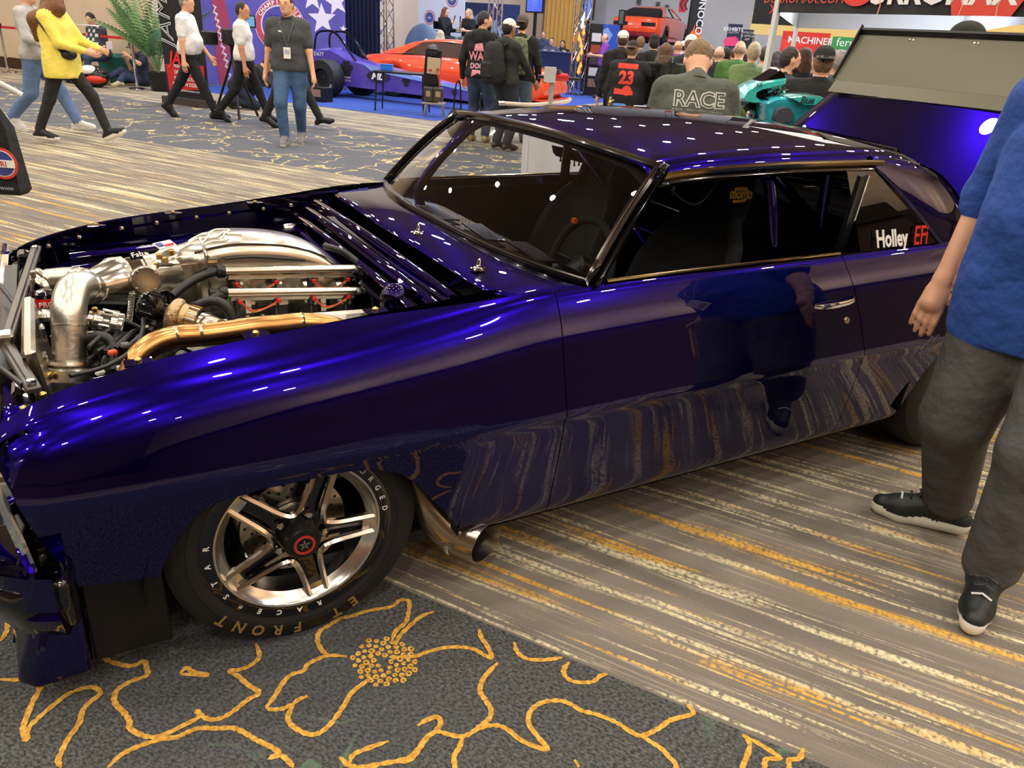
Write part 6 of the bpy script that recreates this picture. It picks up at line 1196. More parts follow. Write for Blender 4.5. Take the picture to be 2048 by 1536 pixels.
for (px,dd,top,hr,lab,fc) in((891,18.7,(24,24,28),(110,54,40),'woman with long auburn hair in black sitting on a tall stage chair',(.9,-.5)),(935,19.1,(20,20,24),(190,150,104),'blonde woman in black speaking into a microphone on a tall stage chair',(-.5,-.9))):
    q=pl(px,60,a=dd); zs_=STZ; f=fac(*fc); rz=math.atan2(-f[0],f[1]); P=person(lab,(q[0],q[1],zs_),f,1.68,top=top,sleeve='long' if px<900 else 'short',pants=(40,40,48) if px<900 else (110,104,96),hair=('long',hr),pel=(0,-.03,.84),feet=(A3(-.1,.38,.36),A3(.1,.38,.36)),hands=(A3(-.12,.30,1.05),A3(.08,.26,1.22)),skin=2,h=.0135,eyes=px>900)
    director((q[0],q[1],zs_),rz,'tall black director chair under the '+('auburn-haired woman' if px<900 else 'blonde woman'))
    mq=thing('microphone','black handheld microphone held by the '+('auburn-haired woman' if px<900 else 'blonde woman'),'microphone',(q[0],q[1],zs_),rz); obj('grip',B().cyl((.06,.30,1.20),(.03,.33,1.34),.016,n=10),BLK,mq); obj('grille',B().ell((.028,.335,1.36),.026,10,8),STEEL,mq)
q=pl(840,90,a=17.6); t=thing('inflatable_chair','large rounded grey-blue armchair on the stage behind the orange car','chair',(q[0],q[1],0),TH); IB=mat('chair_grey_blue',(84,100,124),.4); obj('backrest',B().ell((.15,0,.85),(.22,.62,.75),24,16),IB,t); obj('seat',B().box((-.2,0,.4),(.8,.95,.4),bev=.12),IB,t); obj('arm_rest',B().box((-.2,.5,.55),(.7,.2,.5),bev=.09),IB,t); obj('arm_rest',B().box((-.2,-.5,.55),(.7,.2,.5),bev=.09),IB,t)
for (px,py,dd,lab,k) in((852,76,16.6,'man with receding hair sitting behind the orange car',dict(top=(30,30,34),hair=('ring',(90,64,50)))),(881,60,17.3,'person with pale blonde hair in a black leather jacket behind the orange car',dict(top=(26,26,28),sleeve='long',hair=('long',(190,176,150)),g=1.15)),(911,86,16.8,'white-haired person sitting behind the orange car',dict(top=(60,60,66),hair=('mid',(220,216,212)))),(895,112,16.5,'person in a green camouflage cap in front of the stage',dict(top=(40,44,36),cap=((90,96,70),'back')))):
    q=pl(px,py,a=dd); person(lab,(q[0],q[1],0),fac(.1,1),1.72,pel=(0,0,max(.45,q[2]/.983-.80)),feet=(A3(-.12,.40,.09),A3(.12,.40,.09)),hands=(A3(-.16,.3,.62),A3(.16,.3,.62)),h=.0145,**k)
# ---- show cars
ORG=mat('orange_paint',(232,74,28),.25,coat=1.)
def muscle(label,p,rz,col,z0=0.,stripe=True):
    """generic fastback muscle car, local +x = forward, y = left"""
    t=thing('muscle_car',label,'car',(p[0],p[1],z0),rz); L_=4.6
    top=cs([-2.3,-2.2,-1.6,-.9,-.6,.1,.35,.9,1.6,2.2,2.3],[.62,.86,.92,.94,.95,.95,.94,.90,.86,.78,.60]); bot=cs([-2.3,-2.1,2.1,2.3],[.42,.26,.22,.34]); wid=cs([-2.3,-2.,-1.,1.,2.,2.3],[.78,.88,.93,.93,.86,.74])
    arch=lambda x: max([0]+[math.sqrt(max(0,.36**2-(x-c)**2))-.02 for c in(-1.35,1.42)])
    secs=[]
    for x in np.linspace(-2.3,2.3,70):
        w_=wid(x);z1=top(x);zb=max(bot(x),.30+arch(x) if arch(x)>.05 else bot(x)); zb=min(zb,z1-.12); half=[(w_-.06,zb),(w_-.01,zb+.06),(w_,(zb+z1)/2),(w_-.03,z1-.10),(w_-.10,z1-.02),(w_*.5,z1)]
        secs.append([(x,y,z) for y,z in half]+[(x,-y,z) for y,z in half[::-1]])
    obj('body_shell',B().loft(secs),col,t,smooth=40)
    rf=cs([-1.75,-1.2,-.6,-.1,.35,.75],[.93,1.14,1.27,1.29,1.25,.93]); secs=[]
    for x in np.linspace(-.95,.22,20):
        z=rf(x); secs.append([(x,.56,z-.05),(x,.50,z-.01),(x,.25,z+.01),(x,-.25,z+.01),(x,-.5,z-.01),(x,-.56,z-.05),(x,-.5,z-.06),(x,.5,z-.06)])
    obj('roof',B().loft(secs),col,t,smooth=50)
    for sg in(-1,1):
        obj('rear_pillar',B().add([(-1.75,sg*.80,.92),(-1.2,sg*.82,.93),(-.75,sg*.56,1.22),(-.98,sg*.55,1.20)],[(0,1,2,3)]),col,t,smooth=0); obj('windscreen_pillar',B().tube([(.85,sg*.78,.92),(.22,sg*.55,1.24)],.03,8),col,t)
        obj('side_glass',B().add([(-1.15,sg*.79,.94),(.80,sg*.79,.93),(.22,sg*.57,1.21),(-.70,sg*.57,1.22)],[(0,1,2,3)]),TINT,t,smooth=0); obj('window_frame',B().tube([(-1.15,sg*.80,.94),(.82,sg*.80,.93)],.012,6),BLK,t); obj('door_post',B().tube([(-.25,sg*.80,.94),(-.25,sg*.57,1.23)],.015,6),BLK,t)
        for c in(-1.35,1.42):
            w=obj('tyre',B().lathe((c,sg*.80,.33),(0,sg,0),[(.2,-.12),(.31,-.12),(.33,-.09),(.33,.07),(.31,.10),(.2,.10)],36),RUB,t); obj('wheel_rim',B().lathe((c,sg*.80,.33),(0,sg,0),[(.2,.09),(.19,.06),(.06,.04),(.05,.07),(0,.07)],24),BLK,w)
        obj('headlight',B().ell((2.26,sg*.6,.62),(.05,.12,.07)),GLASS,t); obj('tail_lamp',B().box((-2.30,sg*.5,.66),(.03,.5,.12),bev=.01),BLK,t)
    obj('windscreen',B().add([(.88,.74,.92),(.88,-.74,.92),(.24,-.52,1.24),(.24,.52,1.24)],[(0,1,2,3)]),TINT,t,smooth=0); obj('rear_glass',B().add([(-1.8,.70,.92),(-1.8,-.70,.92),(-.97,-.50,1.21),(-.97,.5,1.21)],[(0,1,2,3)]),TINT,t,smooth=0); obj('cabin',B().box((-.3,0,.75),(1.9,1.4,.36)),BLK,t)
    if stripe:
        for sg in(-1,1): obj('hood_stripe',B().add([(1.0,sg*.55,.905),(2.0,sg*.5,.84),(2.0,sg*.3,.85),(1.0,sg*.3,.917)],[(0,1,2,3)]),BLK,t,smooth=0)
    obj('front_spoiler',B().box((2.2,0,.22),(.3,1.5,.04),bev=.01),col,t); obj('side_skirt',B().box((0,0,.2),(2.2,1.8,.12),bev=.02),col,t); return t
rR=math.atan2(EX[1],EX[0])
mc_=H(14.95,8.05); muscle('orange fastback show car parked on the blue carpet behind the dragster',mc_,rR+.06,ORG)
# purple dragster in front of it
dg0=gp(672,190); t=thing('dragster','purple dragster with black paw prints, a wide slick and a roll cage','race car',(dg0[0],dg0[1],0),rR); PUR=mat('purple_paint',(80,64,160),.3,coat=.6,var=.1,vscale=3)
secs=[]
for x in np.linspace(-.45,4.3,26):
    u=(x+.45)/4.75; w_=np.interp(u,[0,.3,1],[.34,.28,.10]); zb=np.interp(u,[0,.2,1],[.26,.24,.18]); zt=np.interp(u,[0,.12,.22,.35,1],[.92,.98,.80,.72,.34]); secs.append([(x,w_,zb),(x,w_,zt-.05),(x,w_*.6,zt),(x,-w_*.6,zt),(x,-w_,zt-.05),(x,-w_,zb)])
db=obj('body_shell',B().loft(secs),PUR,t,smooth=40)
for k,(x,z,r) in enumerate(((.55,.58,.17),(2.05,.44,.10),(2.65,.38,.075),(3.2,.33,.065),(3.75,.28,.055))):
    y=-np.interp((x+.45)/4.75,[0,.3,1],[.34,.28,.10])-.006
    for (dx,dz,rr) in((0,-.25,.62),(-.75,.25,.3),(-.28,.68,.3),(.28,.68,.3),(.75,.25,.3)): obj('paw_print',B().add([(x+dx*r+rr*r*math.cos(q)*(1 if dz>0 else 1.15),y,z+dz*r+rr*r*1.15*math.sin(q)) for q in np.linspace(0,6.283,12,endpoint=False)],[tuple(range(12))]),W((24,22,34)),db,smooth=0)
obj('paint_flash',B().add([(1.0,-.312,.72),(4.2,-.125,.35),(4.2,-.125,.32),(2.0,-.255,.52),(1.2,-.305,.60)],[(0,1,2,3,4)]),W((120,150,215)),db,smooth=0)
obj('logo_oval',B().add([(1.38+.28*math.cos(q),-.305+.014*math.cos(q),.50+.10*math.sin(q)) for q in np.linspace(0,6.283,20,endpoint=False)],[tuple(range(20))]),W((30,30,40)),db,smooth=0); text('logo_lettering','ML',.17,(1.36,-.313,.44),(1,.05,0),(0,0,1),W((230,230,232)),db,off=.006,shear=.3,squash=1.3); text('body_number','D677',.11,(-.15,-.352,.80),(1,.1,0),(0,0,1),W((220,220,226)),db); text('body_lettering','SOUTHERN',.05,(.55,-.335,.40),(1,.06,0),(0,0,1),W((206,190,120)),db); text('body_lettering','TECHNICAL',.05,(.55,-.335,.34),(1,.06,0),(0,0,1),W((206,190,120)),db)
for sg in(-1,1):
    w=obj('slick_tyre',B().lathe((.25,sg*.62,.38),(0,sg,0),[(.2,-.18),(.36,-.18),(.38,-.14),(.38,.12),(.36,.17),(.2,.17)],40),RUB,t); obj('slick_rim',B().lathe((.25,sg*.62,.38),(0,sg,0),[(.2,.15),(.17,.1),(.05,.08),(0,.1)],24),BLK,w)
    if sg<0:
        for i,ch in enumerate('HOOSIER'):
            a=math.radians(-25-12*i); e=A3(math.cos(a),0,math.sin(a)); text('tyre_letter',ch,.075,A3(.25,-.796,.38)+e*.27,A3(math.sin(a),0,-math.cos(a)),e,WHT,w,extrude=.001)
    obj('front_tyre',B().lathe((4.1,sg*.35,.22),(0,sg,0),[(.14,-.05),(.21,-.05),(.22,0),(.21,.05),(.14,.05)],28),RUB,t)
    obj('cage_bar',B().tube(spline([(-.35,sg*.26,.9),(-.30,sg*.22,1.22),(-.1,sg*.2,1.30),(.25,sg*.22,1.25),(.75,sg*.22,.75)],6),.025,8),GBLK,t)
obj('cage_cross_bar',B().cyl((-.1,-.2,1.3),(-.1,.2,1.3),.022),GBLK,t); obj('engine',B().box((-.75,0,.62),(.5,.5,.5),bev=.05),mat('engine_red',(150,60,40),.4,.4),t); obj('wheelie_frame',B().cyl((-.5,-.2,.3),(-1.3,-.2,.25),.025).cyl((-.5,.2,.3),(-1.3,.2,.25),.025).cyl((-1.3,-.22,.25),(-1.3,.22,.25),.025),mat('pink_frame',(200,110,110),.4),t)
q=gp(640,203); t=thing('printed_carton','black printed carton on the blue carpet by the dragster tail','box',(q[0],q[1],0),rR); obj('carton',B().box((0,0,.14),(.42,.3,.28),bev=.004),BLK,t); obj('carton_print',B().box((0,-.152,.17),(.3,.004,.14)),W((140,110,90)),t)
# folding table, stand with display
def ftable(p,rz,label,sx,sy,hh,m,legm):
    t=thing('folding_table',label,'table',p,rz); obj('tabletop',B().box((0,0,hh-.02),(sx,sy,.035),bev=.006),m,t)
    for x in(-1,1):
        for y in(-1,1): obj('leg',B().cyl((x*(sx/2-.06),y*(sy/2-.05),hh-.03),(x*(sx/2-.03),y*(sy/2-.03),0),.015,n=8),legm,t)
    return t
q=(gp(757,218)+gp(850,232))/2; tbp=q+np.append(DF*.15,0); ftable(tbp,-YAW-.1,'black folding table in front of the orange car',1.0,.55,.72,BLK,BLK)
bx=thing('tool_box','small bright blue box on the black folding table','box',tbp+np.append(-DR*.30,.718),-YAW); obj('box_body',B().box((0,0,.05),(.22,.15,.10),bev=.008),mat('bright_blue',(30,110,210),.4),bx); obj('box_lid',B().box((0,0,.105),(.23,.16,.02),bev=.005),mat('bright_blue',(30,110,210),.4),bx)
q=gp(866,235); sdp=q+np.append(DF*.15,0); ftable(sdp,-YAW,'small grey folding stand on the blue carpet edge',.42,.34,.26,ALUB,ALUB)
t=thing('product_display','tall black counter display with a tan panel, wires and product boxes','display',sdp+A3(0,0,.258),-YAW); obj('back_board',B().box((-.06,.06,.45),(.30,.05,.9),rotm(.1,.08,0),bev=.01),BLK,t); obj('tan_panel',B().box((-.02,-.02,.62),(.24,.03,.28),rotm(.1,.05,0),bev=.006),W((176,160,130)),t); obj('black_head',B().ell((-.05,0,.88),(.11,.09,.10)),GBLK,t)
for (x,z) in((-.08,.55),(.06,.57)): obj('red_socket',B().box((x,-.045,z),(.05,.02,.03),bev=.004),RED,t)
for k in range(3): obj('display_wire',B().tube(spline([(.02+.02*k,-.05,.55),(.08+.02*k,-.08,.40),(.1,-.08,.25)],6),.006,6),mat('wire_red_orange',(196,64,36),.5),t)
for (x,w_) in((-.1,.16),(.08,.18)): obj('product_box',B().box((x,-.08,.14),(w_,.1,.24),rotm(.25,0,0),bev=.004),W((60,54,50)),t); obj('box_label',B().box((x,-.135,.15),(w_*.5,.004,.1),rotm(.25,0,0)),W((170,140,110)),t)
# ---- booth counter with people behind
cp=(gp(1078,178)+gp(1150,178))/2; t=thing('booth_counter','high navy draped counter on the blue carpet','counter',cp+np.append(DF*.3,0),-YAW); obj('drape',B().box((0,0,.52),(1.25,.6,1.04),bev=.01),cloth((30,38,80)),t); obj('counter_top',B().box((0,0,1.06),(1.32,.66,.04),bev=.008),W((60,70,110)),t); obj('side_table_frame',B().cyl((-.75,-.2,0),(-.72,-.2,.95),.02).cyl((-.72,-.2,.95),(-.4,-.2,.95),.02).cyl((-.75,.25,0),(-.72,.25,.95),.02),ALUB,t)
for (px,py,dd,lab,k) in((1088,62,29,'man in a navy shirt seated behind the booth counter',dict(top=(60,66,92),hair=('short',(120,90,70)))),(1104,75,27.6,'man with dark hair leaning over the booth counter',dict(top=(70,78,100),hair=('short',(50,36,30)))),(1126,80,28.4,'woman in a black jacket at the end of the booth counter',dict(top=(30,30,34),hair=('mid',(60,40,32)),sleeve='long'))):
    q=at(px,py,dd); person(lab,(q[0],q[1],0),fac(-.2,-1),1.72,pel=(0,0,max(.5,q[2]/.983-.80)),feet=(A3(-.12,.40,.09),A3(.12,.40,.09)),hands=(A3(-.2,.3,1.05),A3(.2,.3,1.05)),h=.016,**k)
# gold drape, screens, posters
ag=29.; t=thing('gold_drape','tall gold-lit drape behind the booth counter','curtain',H(ag,hb(1122,50,ag)[0],0)); g0,g1_=hb(1088,50,ag)[0],hb(1157,50,ag)[0]; obj('drape_cloth',B().grid(lambda u,v: H(ag+.05*math.sin(u*50),g0+(g1_-g0)*u,4.6*v),80,2),mat('gold_drape_cloth',(222,172,92),.8),t,smooth=80,world=True); obj('drape_rail',slabh(ag,g0,g1_,4.55,4.62,.06),BLK,t,smooth=0,world=True)
def screen(px0,px1,py0,py1,a,label,cols,post=True):
    b0,z0=hb(px0,py1,a); b1,z1=hb(px1,py0,a); t=thing('video_screen',label,'screen',H(a,(b0+b1)/2,0 if post else z0)); obj('screen_frame',slabh(a,b0,b1,z0,z1,.08),BLK,t,smooth=0,world=True); obj('screen_image',slabh(a-.045,b0-.04,b1+.04,z0+.04,z1-.04,.006),mat('screen_blue_%d'%px0,cols,.4,emit=.55,var=.7,vscale=3.5),t,smooth=0,world=True)
    if post: obj('screen_post',slabh(a+.06,(b0+b1)/2+.04,(b0+b1)/2-.04,0,z1,.06),BLK,t,smooth=0,world=True)
    return t
screen(1052,1091,-30,25,20.,'blue video screen on a post near the blue truss',(70,90,200)); screen(1165,1194,-35,39,22.,'tall blue video screen on a post near the flame truss',(80,110,210)); screen(1236,1252,20,50,25.,'small dark wall screen near the lifted orange car',(60,70,60),True)
def signb(name,label,px0,px1,py0,py1,a,col,cat='sign',t_=.04,z0=None,legs=True):
    b0,zb=hb(px0,py1,a); b1,zt=hb(px1,py0,a); zb=zb if z0 is None else z0; t=thing(name,label,cat,H(a,(b0+b1)/2,0)); obj('panel',slabh(a,b0,b1,zb,zt,t_),W(col),t,smooth=0,world=True)
    if legs and zb>.05: 
        for b_ in(b0-.05*np.sign(b0-b1),b1+.05*np.sign(b0-b1)): obj('leg',slabh(a+.02,b_-.015,b_+.015,0,zb+.02,.03),ALUB,t,smooth=0,world=True)
    return t
t=signb('mural_panel','wide dark blue mural panel standing behind the three friends',926,1040,10,100,22.6,(40,46,84),'panel',z0=0); 
for k in range(6): print_poly([(930+16*k,30+6*k),(945+16*k,18+7*k),(952+14*k,50+4*k),(938+15*k,60+2*k)],22.6,W((120+10*k,130+8*k,170)),t,'mural_shape')
t=signb('mural_panel','bright blue mural panel near the man in the purple shirt',1198,1240,50,110,25.3,(50,90,190),'panel',z0=0); print_poly([(1202,62),(1216,55),(1226,70),(1212,92)],25.3,W((150,170,230)),t,'mural_shape')
t=signb('white_placard','white placard board held up in front of the plaid-shirted man',1175,1197,81,122,24.,(226,224,222),'placard')
# lifted orange car
lc_=H(28.6,hb(1304,70,28.6)[0]); zl=1.42; lt=thing('car_lift','two-post lift carrying the second orange car','lift',lc_,math.atan2(DF[1],DF[0])-.42); 
for x in(-1.2,1.2): obj('post',B().box((0,x*1.0,.75),(.25,.25,1.5)),BLK,lt); obj('arm',B().box((0,x*.5,zl+.10),(1.6,1.1,.08)),BLK,lt)
muscle('second orange fastback raised on a lift, tail toward the aisle',lc_,math.atan2(DF[1],DF[0])-.42,ORG,zl,False)
# feather flag, chevron banner, signs
af2=20.; b_,z_=hb(1386,75,af2); t=thing('feather_flag','tall black feather flag with white letters and an orange flame','flag',H(af2,b_,0)); fw_=.36; obj('flag_cloth',B().add([H(af2,b_+fw_/2,.9),H(af2,b_-fw_/2,.9),H(af2,b_-fw_/2,3.4),H(af2,b_-fw_*.3,3.9),H(af2,b_+fw_*.2,4.1),H(af2,b_+fw_/2,3.8)],[(0,1,2,3,4,5)]),W((22,22,24)),t,smooth=0,world=True); obj('flag_pole',B().cyl(H(af2,b_+fw_/2,0),H(af2,b_+fw_/2,4.0),.02),BLK,t,world=True)
text('flag_lettering','SUNOCO',.25,H(af2,b_-.04,2.30)+EN*.02,EZ*-1,EX,W((222,222,224)),t,world=True,squash=1.,off=.004)
for k in range(5): q=H(af2,b_+.10-.06*k,1.55+.06*(k%2))+EN*.02; obj('flame_print',B().add([q,q+EX*.07+EZ*.05,q+EX*.05+EZ*(.32+.08*(k%3)),q-EX*.03+EZ*.14],[(0,1,2,3)]),W((228,106,44)),t,smooth=0,world=True)
t=signb('chevron_banner','red banner with dark chevrons hanging beside the feather flag',1357,1377,-20,24,22.,(196,40,56),'banner',legs=False); obj('hanging_wire',B().cyl(H(22.,hb(1360,0,22.)[0],2.5),H(22.,hb(1360,0,22.)[0],CEIL),.008).cyl(H(22.,hb(1374,0,22.)[0],2.5),H(22.,hb(1374,0,22.)[0],CEIL),.008),BLK,t,world=True); txt('«',.62,1367,20,22.,W((70,24,36)),t,k=3)
t=signb('exhibits_sign','dark EXHIBITS sign with a pink car picture standing in the aisle',1448,1486,49,108,19.,(34,38,66),z0=.1); txt('EXHIBITS',.115,1467,62,19.,W((230,230,236)),t,k=3,off=.002); txt('4200-5799',.06,1467,67,19.,W((190,190,200)),t,k=3); print_poly([(1448,92),(1448,80),(1456,74),(1472,73),(1478,80),(1478,92)],19.,W((222,66,120)),t,'pink_car_print',3)
t=signb('download_sign','dark DOWNLOAD sign standing behind the EXHIBITS sign',1478,1508,60,108,20.5,(30,34,44),z0=.1); 
for k,s in enumerate(('DOWNLOAD','THE OFFICIAL','APP')): txt(s,.075,1494,67+7*k,20.5,W((200,200,204)),t,k=3)
t=signb('hanging_sign','large black hanging sign with red chevrons above the aisle',1503,1640,-60,47,18.,(14,14,16),legs=False); txt('»',.42,1546,28,18.,W((200,40,46)),t,k=3); txt('COAT ROOM',.15,1590,34,18.,W((150,150,152)),t,k=3); obj('hanging_wire',B().cyl(H(18.,hb(1510,0,18.)[0],3.),H(18.,hb(1510,0,18.)[0],CEIL),.01).cyl(H(18.,hb(1630,0,18.)[0],3.),H(18.,hb(1630,0,18.)[0],CEIL),.01),BLK,t,world=True)
yl=signb('lit_fascia','warm yellow-lit fascia over the far hall entrance',1500,2080,52,68,28.,(226,196,120),'fascia',t_=.3,legs=False); obj('support_column',slabh(28.2,hb(1500,60,28.)[0],hb(1508,60,28.)[0],0,2.6,.3),W((226,206,160)),yl,smooth=0,world=True); obj('support_column',slabh(28.2,hb(1770,60,28.)[0],hb(1815,60,28.)[0],0,2.9,.3),W((236,200,110)),yl,smooth=0,world=True)
t=signb('red_sign','red MACHINERY sign above the crowd under the tent',1559,1662,67,103,27.,(206,48,40)); txt('MACHINERY',.28,1625,88,27.,W((236,232,228)),t,k=3,off=.004); print_poly([(1563,80),(1600,76),(1606,92),(1563,98)],27.,W((226,64,50)),t,'red_patch',1)
t=signb('green_sign','green sign with white letters beside the red sign',1661,1720,76,98,26.6,(52,140,74)); txt('fern',.34,1690,93,26.6,W((230,238,230)),t,k=3)
# ---- tent
vz=at(1553,25,9.)[2]; TFL=at(1553,25,9.); TFR=at(2120,48,7.4); TBL=at(1592,60,14.); TFL[2]=TFR[2]=TBL[2]=0; TBR=TFR+TBL-TFL
tn=thing('canopy_tent','pop-up canopy tent with a black, red and white lettered valance','tent',TFL)
WC=mat('tent_white',(246,248,252),.8,trans=0.); obj('leg',B().box(TFL+A3(0,0,1.2),(.05,.05,2.4)),mat('tent_leg_white',(206,206,204),.4),tn,world=True)
for q in(TFR,TBL,TBR): obj('leg',B().box(q+A3(0,0,1.2),(.05,.05,2.4)),mat('tent_leg_white',(206,206,204),.4),tn,world=True)
vd=(TFR-TFL); vl=np.linalg.norm(vd); vd/=vl; vn=np.cross(vd,EZ); vn=vn if vn@np.append(-DF,0)>0 else -vn
VAL=W((36,34,38),.7); hv=.36
val=obj('front_valance',B().grid(lambda u,v: TFL+vd*vl*u+A3(0,0,vz+hv*v)+vn*(.012*math.sin(u*26)*(1-v)),60,4),VAL,tn,smooth=60,world=True)
for (a_,b_) in((TFL,TBL),(TBL,TBR),(TFR,TBR)): obj('valance',B().grid(lambda u,v,a_=a_,b_=b_: a_+(b_-a_)*u+A3(0,0,vz+hv*v),12,3),WC,tn,smooth=60,world=True)
apx=(TFL+TBR)/2+A3(0,0,vz+1.3)
for (a_,b_) in((TFL,TBL),(TBL,TBR),(TBR,TFR),(TFR,TFL)): obj('roof_panel',B().add([a_+A3(0,0,vz+hv),b_+A3(0,0,vz+hv),apx],[(0,1,2)]),WC,tn,smooth=0,world=True)
def vp(u,z): return TFL+vd*vl*u+A3(0,0,vz+z)+vn*.02
def uof(px):  # fraction along the valance under a pixel column
    best=min(np.linspace(0,1,400),key=lambda u: abs((lambda d: 1024+FPX*(d@CR)/(d@FW))(vp(u,.1)-CAMP)-px)); return best
obj('red_flare',B().add([vp(uof(1910),0),vp(uof(2030),0),vp(uof(2060),.2),vp(uof(2000),.36),vp(uof(1930),.3),vp(uof(1900),.12)],[(0,1,2,3,4,5)]),W((206,66,52)),tn,smooth=0,world=True)
text('valance_lettering','DURROMAX',.27,vp(uof(1850),.085),vd,EZ,W((226,222,222)),tn,world=True,off=.008,extrude=.002)
text('valance_web_address','DURROMAX.COM',.12,vp(uof(1603),.085),vd,EZ,W((206,70,50)),tn,world=True,shear=.2); disc_c=vp(uof(1713),.16); obj('valance_badge',B().add([disc_c+vd*.16*math.cos(q)+EZ*.1*math.sin(q)+vn*.004 for q in np.linspace(0,6.283,20,endpoint=False)],[tuple(range(20))]),W((206,60,48)),tn,smooth=0,world=True)
for (x0,s) in((1760,1),(1925,1),(2000,-1)): u=uof(x0); obj('lightning_print',B().tube([vp(u,0),vp(u+.004*s,.07),vp(u-.002*s,.12),vp(u+.008*s,.2),vp(u+.012*s,.3)],.006,5),W((226,150,140)),tn,world=True)
lamp('tent_lamp',tuple(apx-A3(0,0,.6)),70,COOL,.2,(0,0,0)); lamp('tent_lamp',tuple(apx-A3(0,0,1.0)),50,COOL,.2,(math.pi,0,0))
# ---- teal sport bike behind the coupe
bk0=at(1600,215,5.3); mt=thing('sport_motorcycle','turquoise sport motorcycle with dark controls parked behind the coupe','motorcycle',(bk0[0],bk0[1],0),0.)
TEAL=mat('turquoise_paint',(64,190,182),.22,coat=1.); TEALD=mat('turquoise_marble',(44,160,176),.25,coat=.8,var=.55,vscale=9)
mx=lambda px,py,d=5.3: at(px,py,d)-np.array(mt.location)
def shell(name,pts,dep,m,d=5.3,par=None):
    P=[mx(x,y,d) for x,y in pts]; n=len(P); off=np.append(DF*dep,0); c=sum(P)/n; in1=[c+(p-c)*.9-np.append(DF*.03,0) for p in P]; in2=[c+(p-c)*.9+off+np.append(DF*.03,0) for p in P]; b=B().loft([in1,P,[p+off for p in P],in2]); o=obj(name,b,m,mt if par is None else par,smooth=50); return o
shell('front_fairing',[(1482,197),(1490,183),(1510,170),(1535,162),(1572,157),(1572,166),(1545,172),(1522,178),(1510,184),(1508,194),(1520,203),(1526,206),(1505,207),(1488,203)],.30,TEAL,5.35)
shell('windscreen',[(1522,163),(1560,140),(1568,148),(1570,157),(1545,161)],.22,TINT,5.42); shell('tank_cover',[(1526,206),(1545,198),(1575,194),(1622,193),(1640,208),(1680,208),(1650,252),(1540,252),(1527,240)],.30,TEALD,5.25); shell('tail_cover',[(1576,195),(1600,192),(1640,192),(1655,200),(1640,209),(1606,211)],.28,TEAL,5.2)
text('tail_lettering','Buell',.055,mx(1618,207,5.165),np.append(DR,.03),EZ,W((30,60,60)),mt,extrude=.003,shear=.15,off=.001); text('fairing_lettering','XB',.03,mx(1518,173,5.31),np.append(DR,.25),EZ,W((30,80,80)),mt,extrude=.003)
shell('dark_badge',[(1545,235),(1552,218),(1566,213),(1580,216),(1588,228),(1580,245),(1552,246)],.02,W((60,64,70)),5.20)
for k in range(16): c=mx(1515+55*RNG.random(),176+24*RNG.random(),5.45); obj('control_part',B().box(c,(.05+.03*RNG.random(),.05,.03),rotm(*RNG.random(3)),bev=.006),BLK if k%3 else CHROME,mt)
obj('handlebar',B().tube(spline([mx(1512,188,5.4),mx(1540,178,5.5),mx(1575,182,5.6)],5),.012,8),BLK,mt); obj('frame_spar',B().tube([mx(1495,207,5.45),mx(1515,235,5.45),mx(1545,262,5.45)],.04,10),BLK,mt); obj('seat_pad',B().box(mx(1600,215,5.4),(.5,.2,.08),rotm(0,0,-YAW),bev=.03),BLK,mt); obj('chrome_pod',B().ell(mx(1502,228,5.4),.03),CHROME,mt)
for px in(1490,1680): c=mx(px,230,5.42); c[2]=.31; obj('wheel',B().lathe(c,np.append(DF,0),[(.2,-.06),(.29,-.06),(.31,0),(.29,.06),(.2,.06)],36),RUB,mt)
obj('engine_block',B().box(mx(1585,250,5.42)*A3(1,1,0)+A3(0,0,.5),(.55,.25,.45),rotm(0,0,-YAW),bev=.04),BLK,mt)
# ---- white-clothed table with goods behind the coupe, clear tower
ta=gp(1052,366); tb_=ta+A3(.9,-.43,0)*2.05; tdir=(tb_-ta)/np.linalg.norm(tb_-ta); tn_=np.array([-tdir[1],tdir[0],0]); tc_=(ta+tb_)/2+tn_*.36; rz_=math.atan2(tdir[1],tdir[0]); TT=.76
t=thing('clothed_table','long table under a white cloth behind the coupe','table',tc_,rz_); LL=np.linalg.norm(tb_-ta)
obj('tablecloth',B().grid(lambda u,v: (lambda s,pf: A3(*((-LL/2+s*LL,-.36-.02*math.sin(s*46)*(1-v)) if pf==0 else (0,0)),TT*v))(u,0),90,2).box((0,0,TT-.005),(LL,.72,.01)),mat('white_cloth',(216,214,218),.8),t,smooth=60); obj('cloth_side',B().box((-LL/2,0,TT/2),(.01,.72,TT)),mat('white_cloth',(216,214,218),.8),t); obj('cloth_side',B().box((LL/2,0,TT/2),(.01,.72,TT)),mat('white_cloth',(216,214,218),.8),t)
for x in(-1,1):
    for y in(-1,1): obj('leg',B().cyl((x*(LL/2-.1),y*.28,0),(x*(LL/2-.1),y*.28,TT-.02),.02,n=8),ALUB,t)
def ontab(px,d=8.8): p=at(px,207,d); v=p-tc_; u=v@tdir; u=max(-LL/2+.12,min(LL/2-.12,u)); return tc_+tdir*u+A3(0,0,TT+.0)
for (px,dd,sx,sy,sz,c,lab) in((1258,0,.13,.12,.10,(40,120,190),'blue carton on the clothed table next to the gold figurine'),(1284,.1,.14,.12,.06,(60,140,200),'flat blue carton on the clothed table'),(1309,0,.16,.16,.09,(226,224,224),'white carton at the end of the clothed table'),(1271,-.16,.10,.1,.05,(230,228,230),'small white carton between the blue cartons')):
    q=ontab(px)+tn_*dd; t=thing('product_carton',lab,'box',q,rz_); obj('carton',B().box((0,0,sz/2),(sx,sy,sz),bev=.004),W(c),t); obj('carton_flap',B().box((0,0,sz+.003),(sx*.9,sy*.5,.006)),W(tuple(int(v*.85) for v in c)),t)
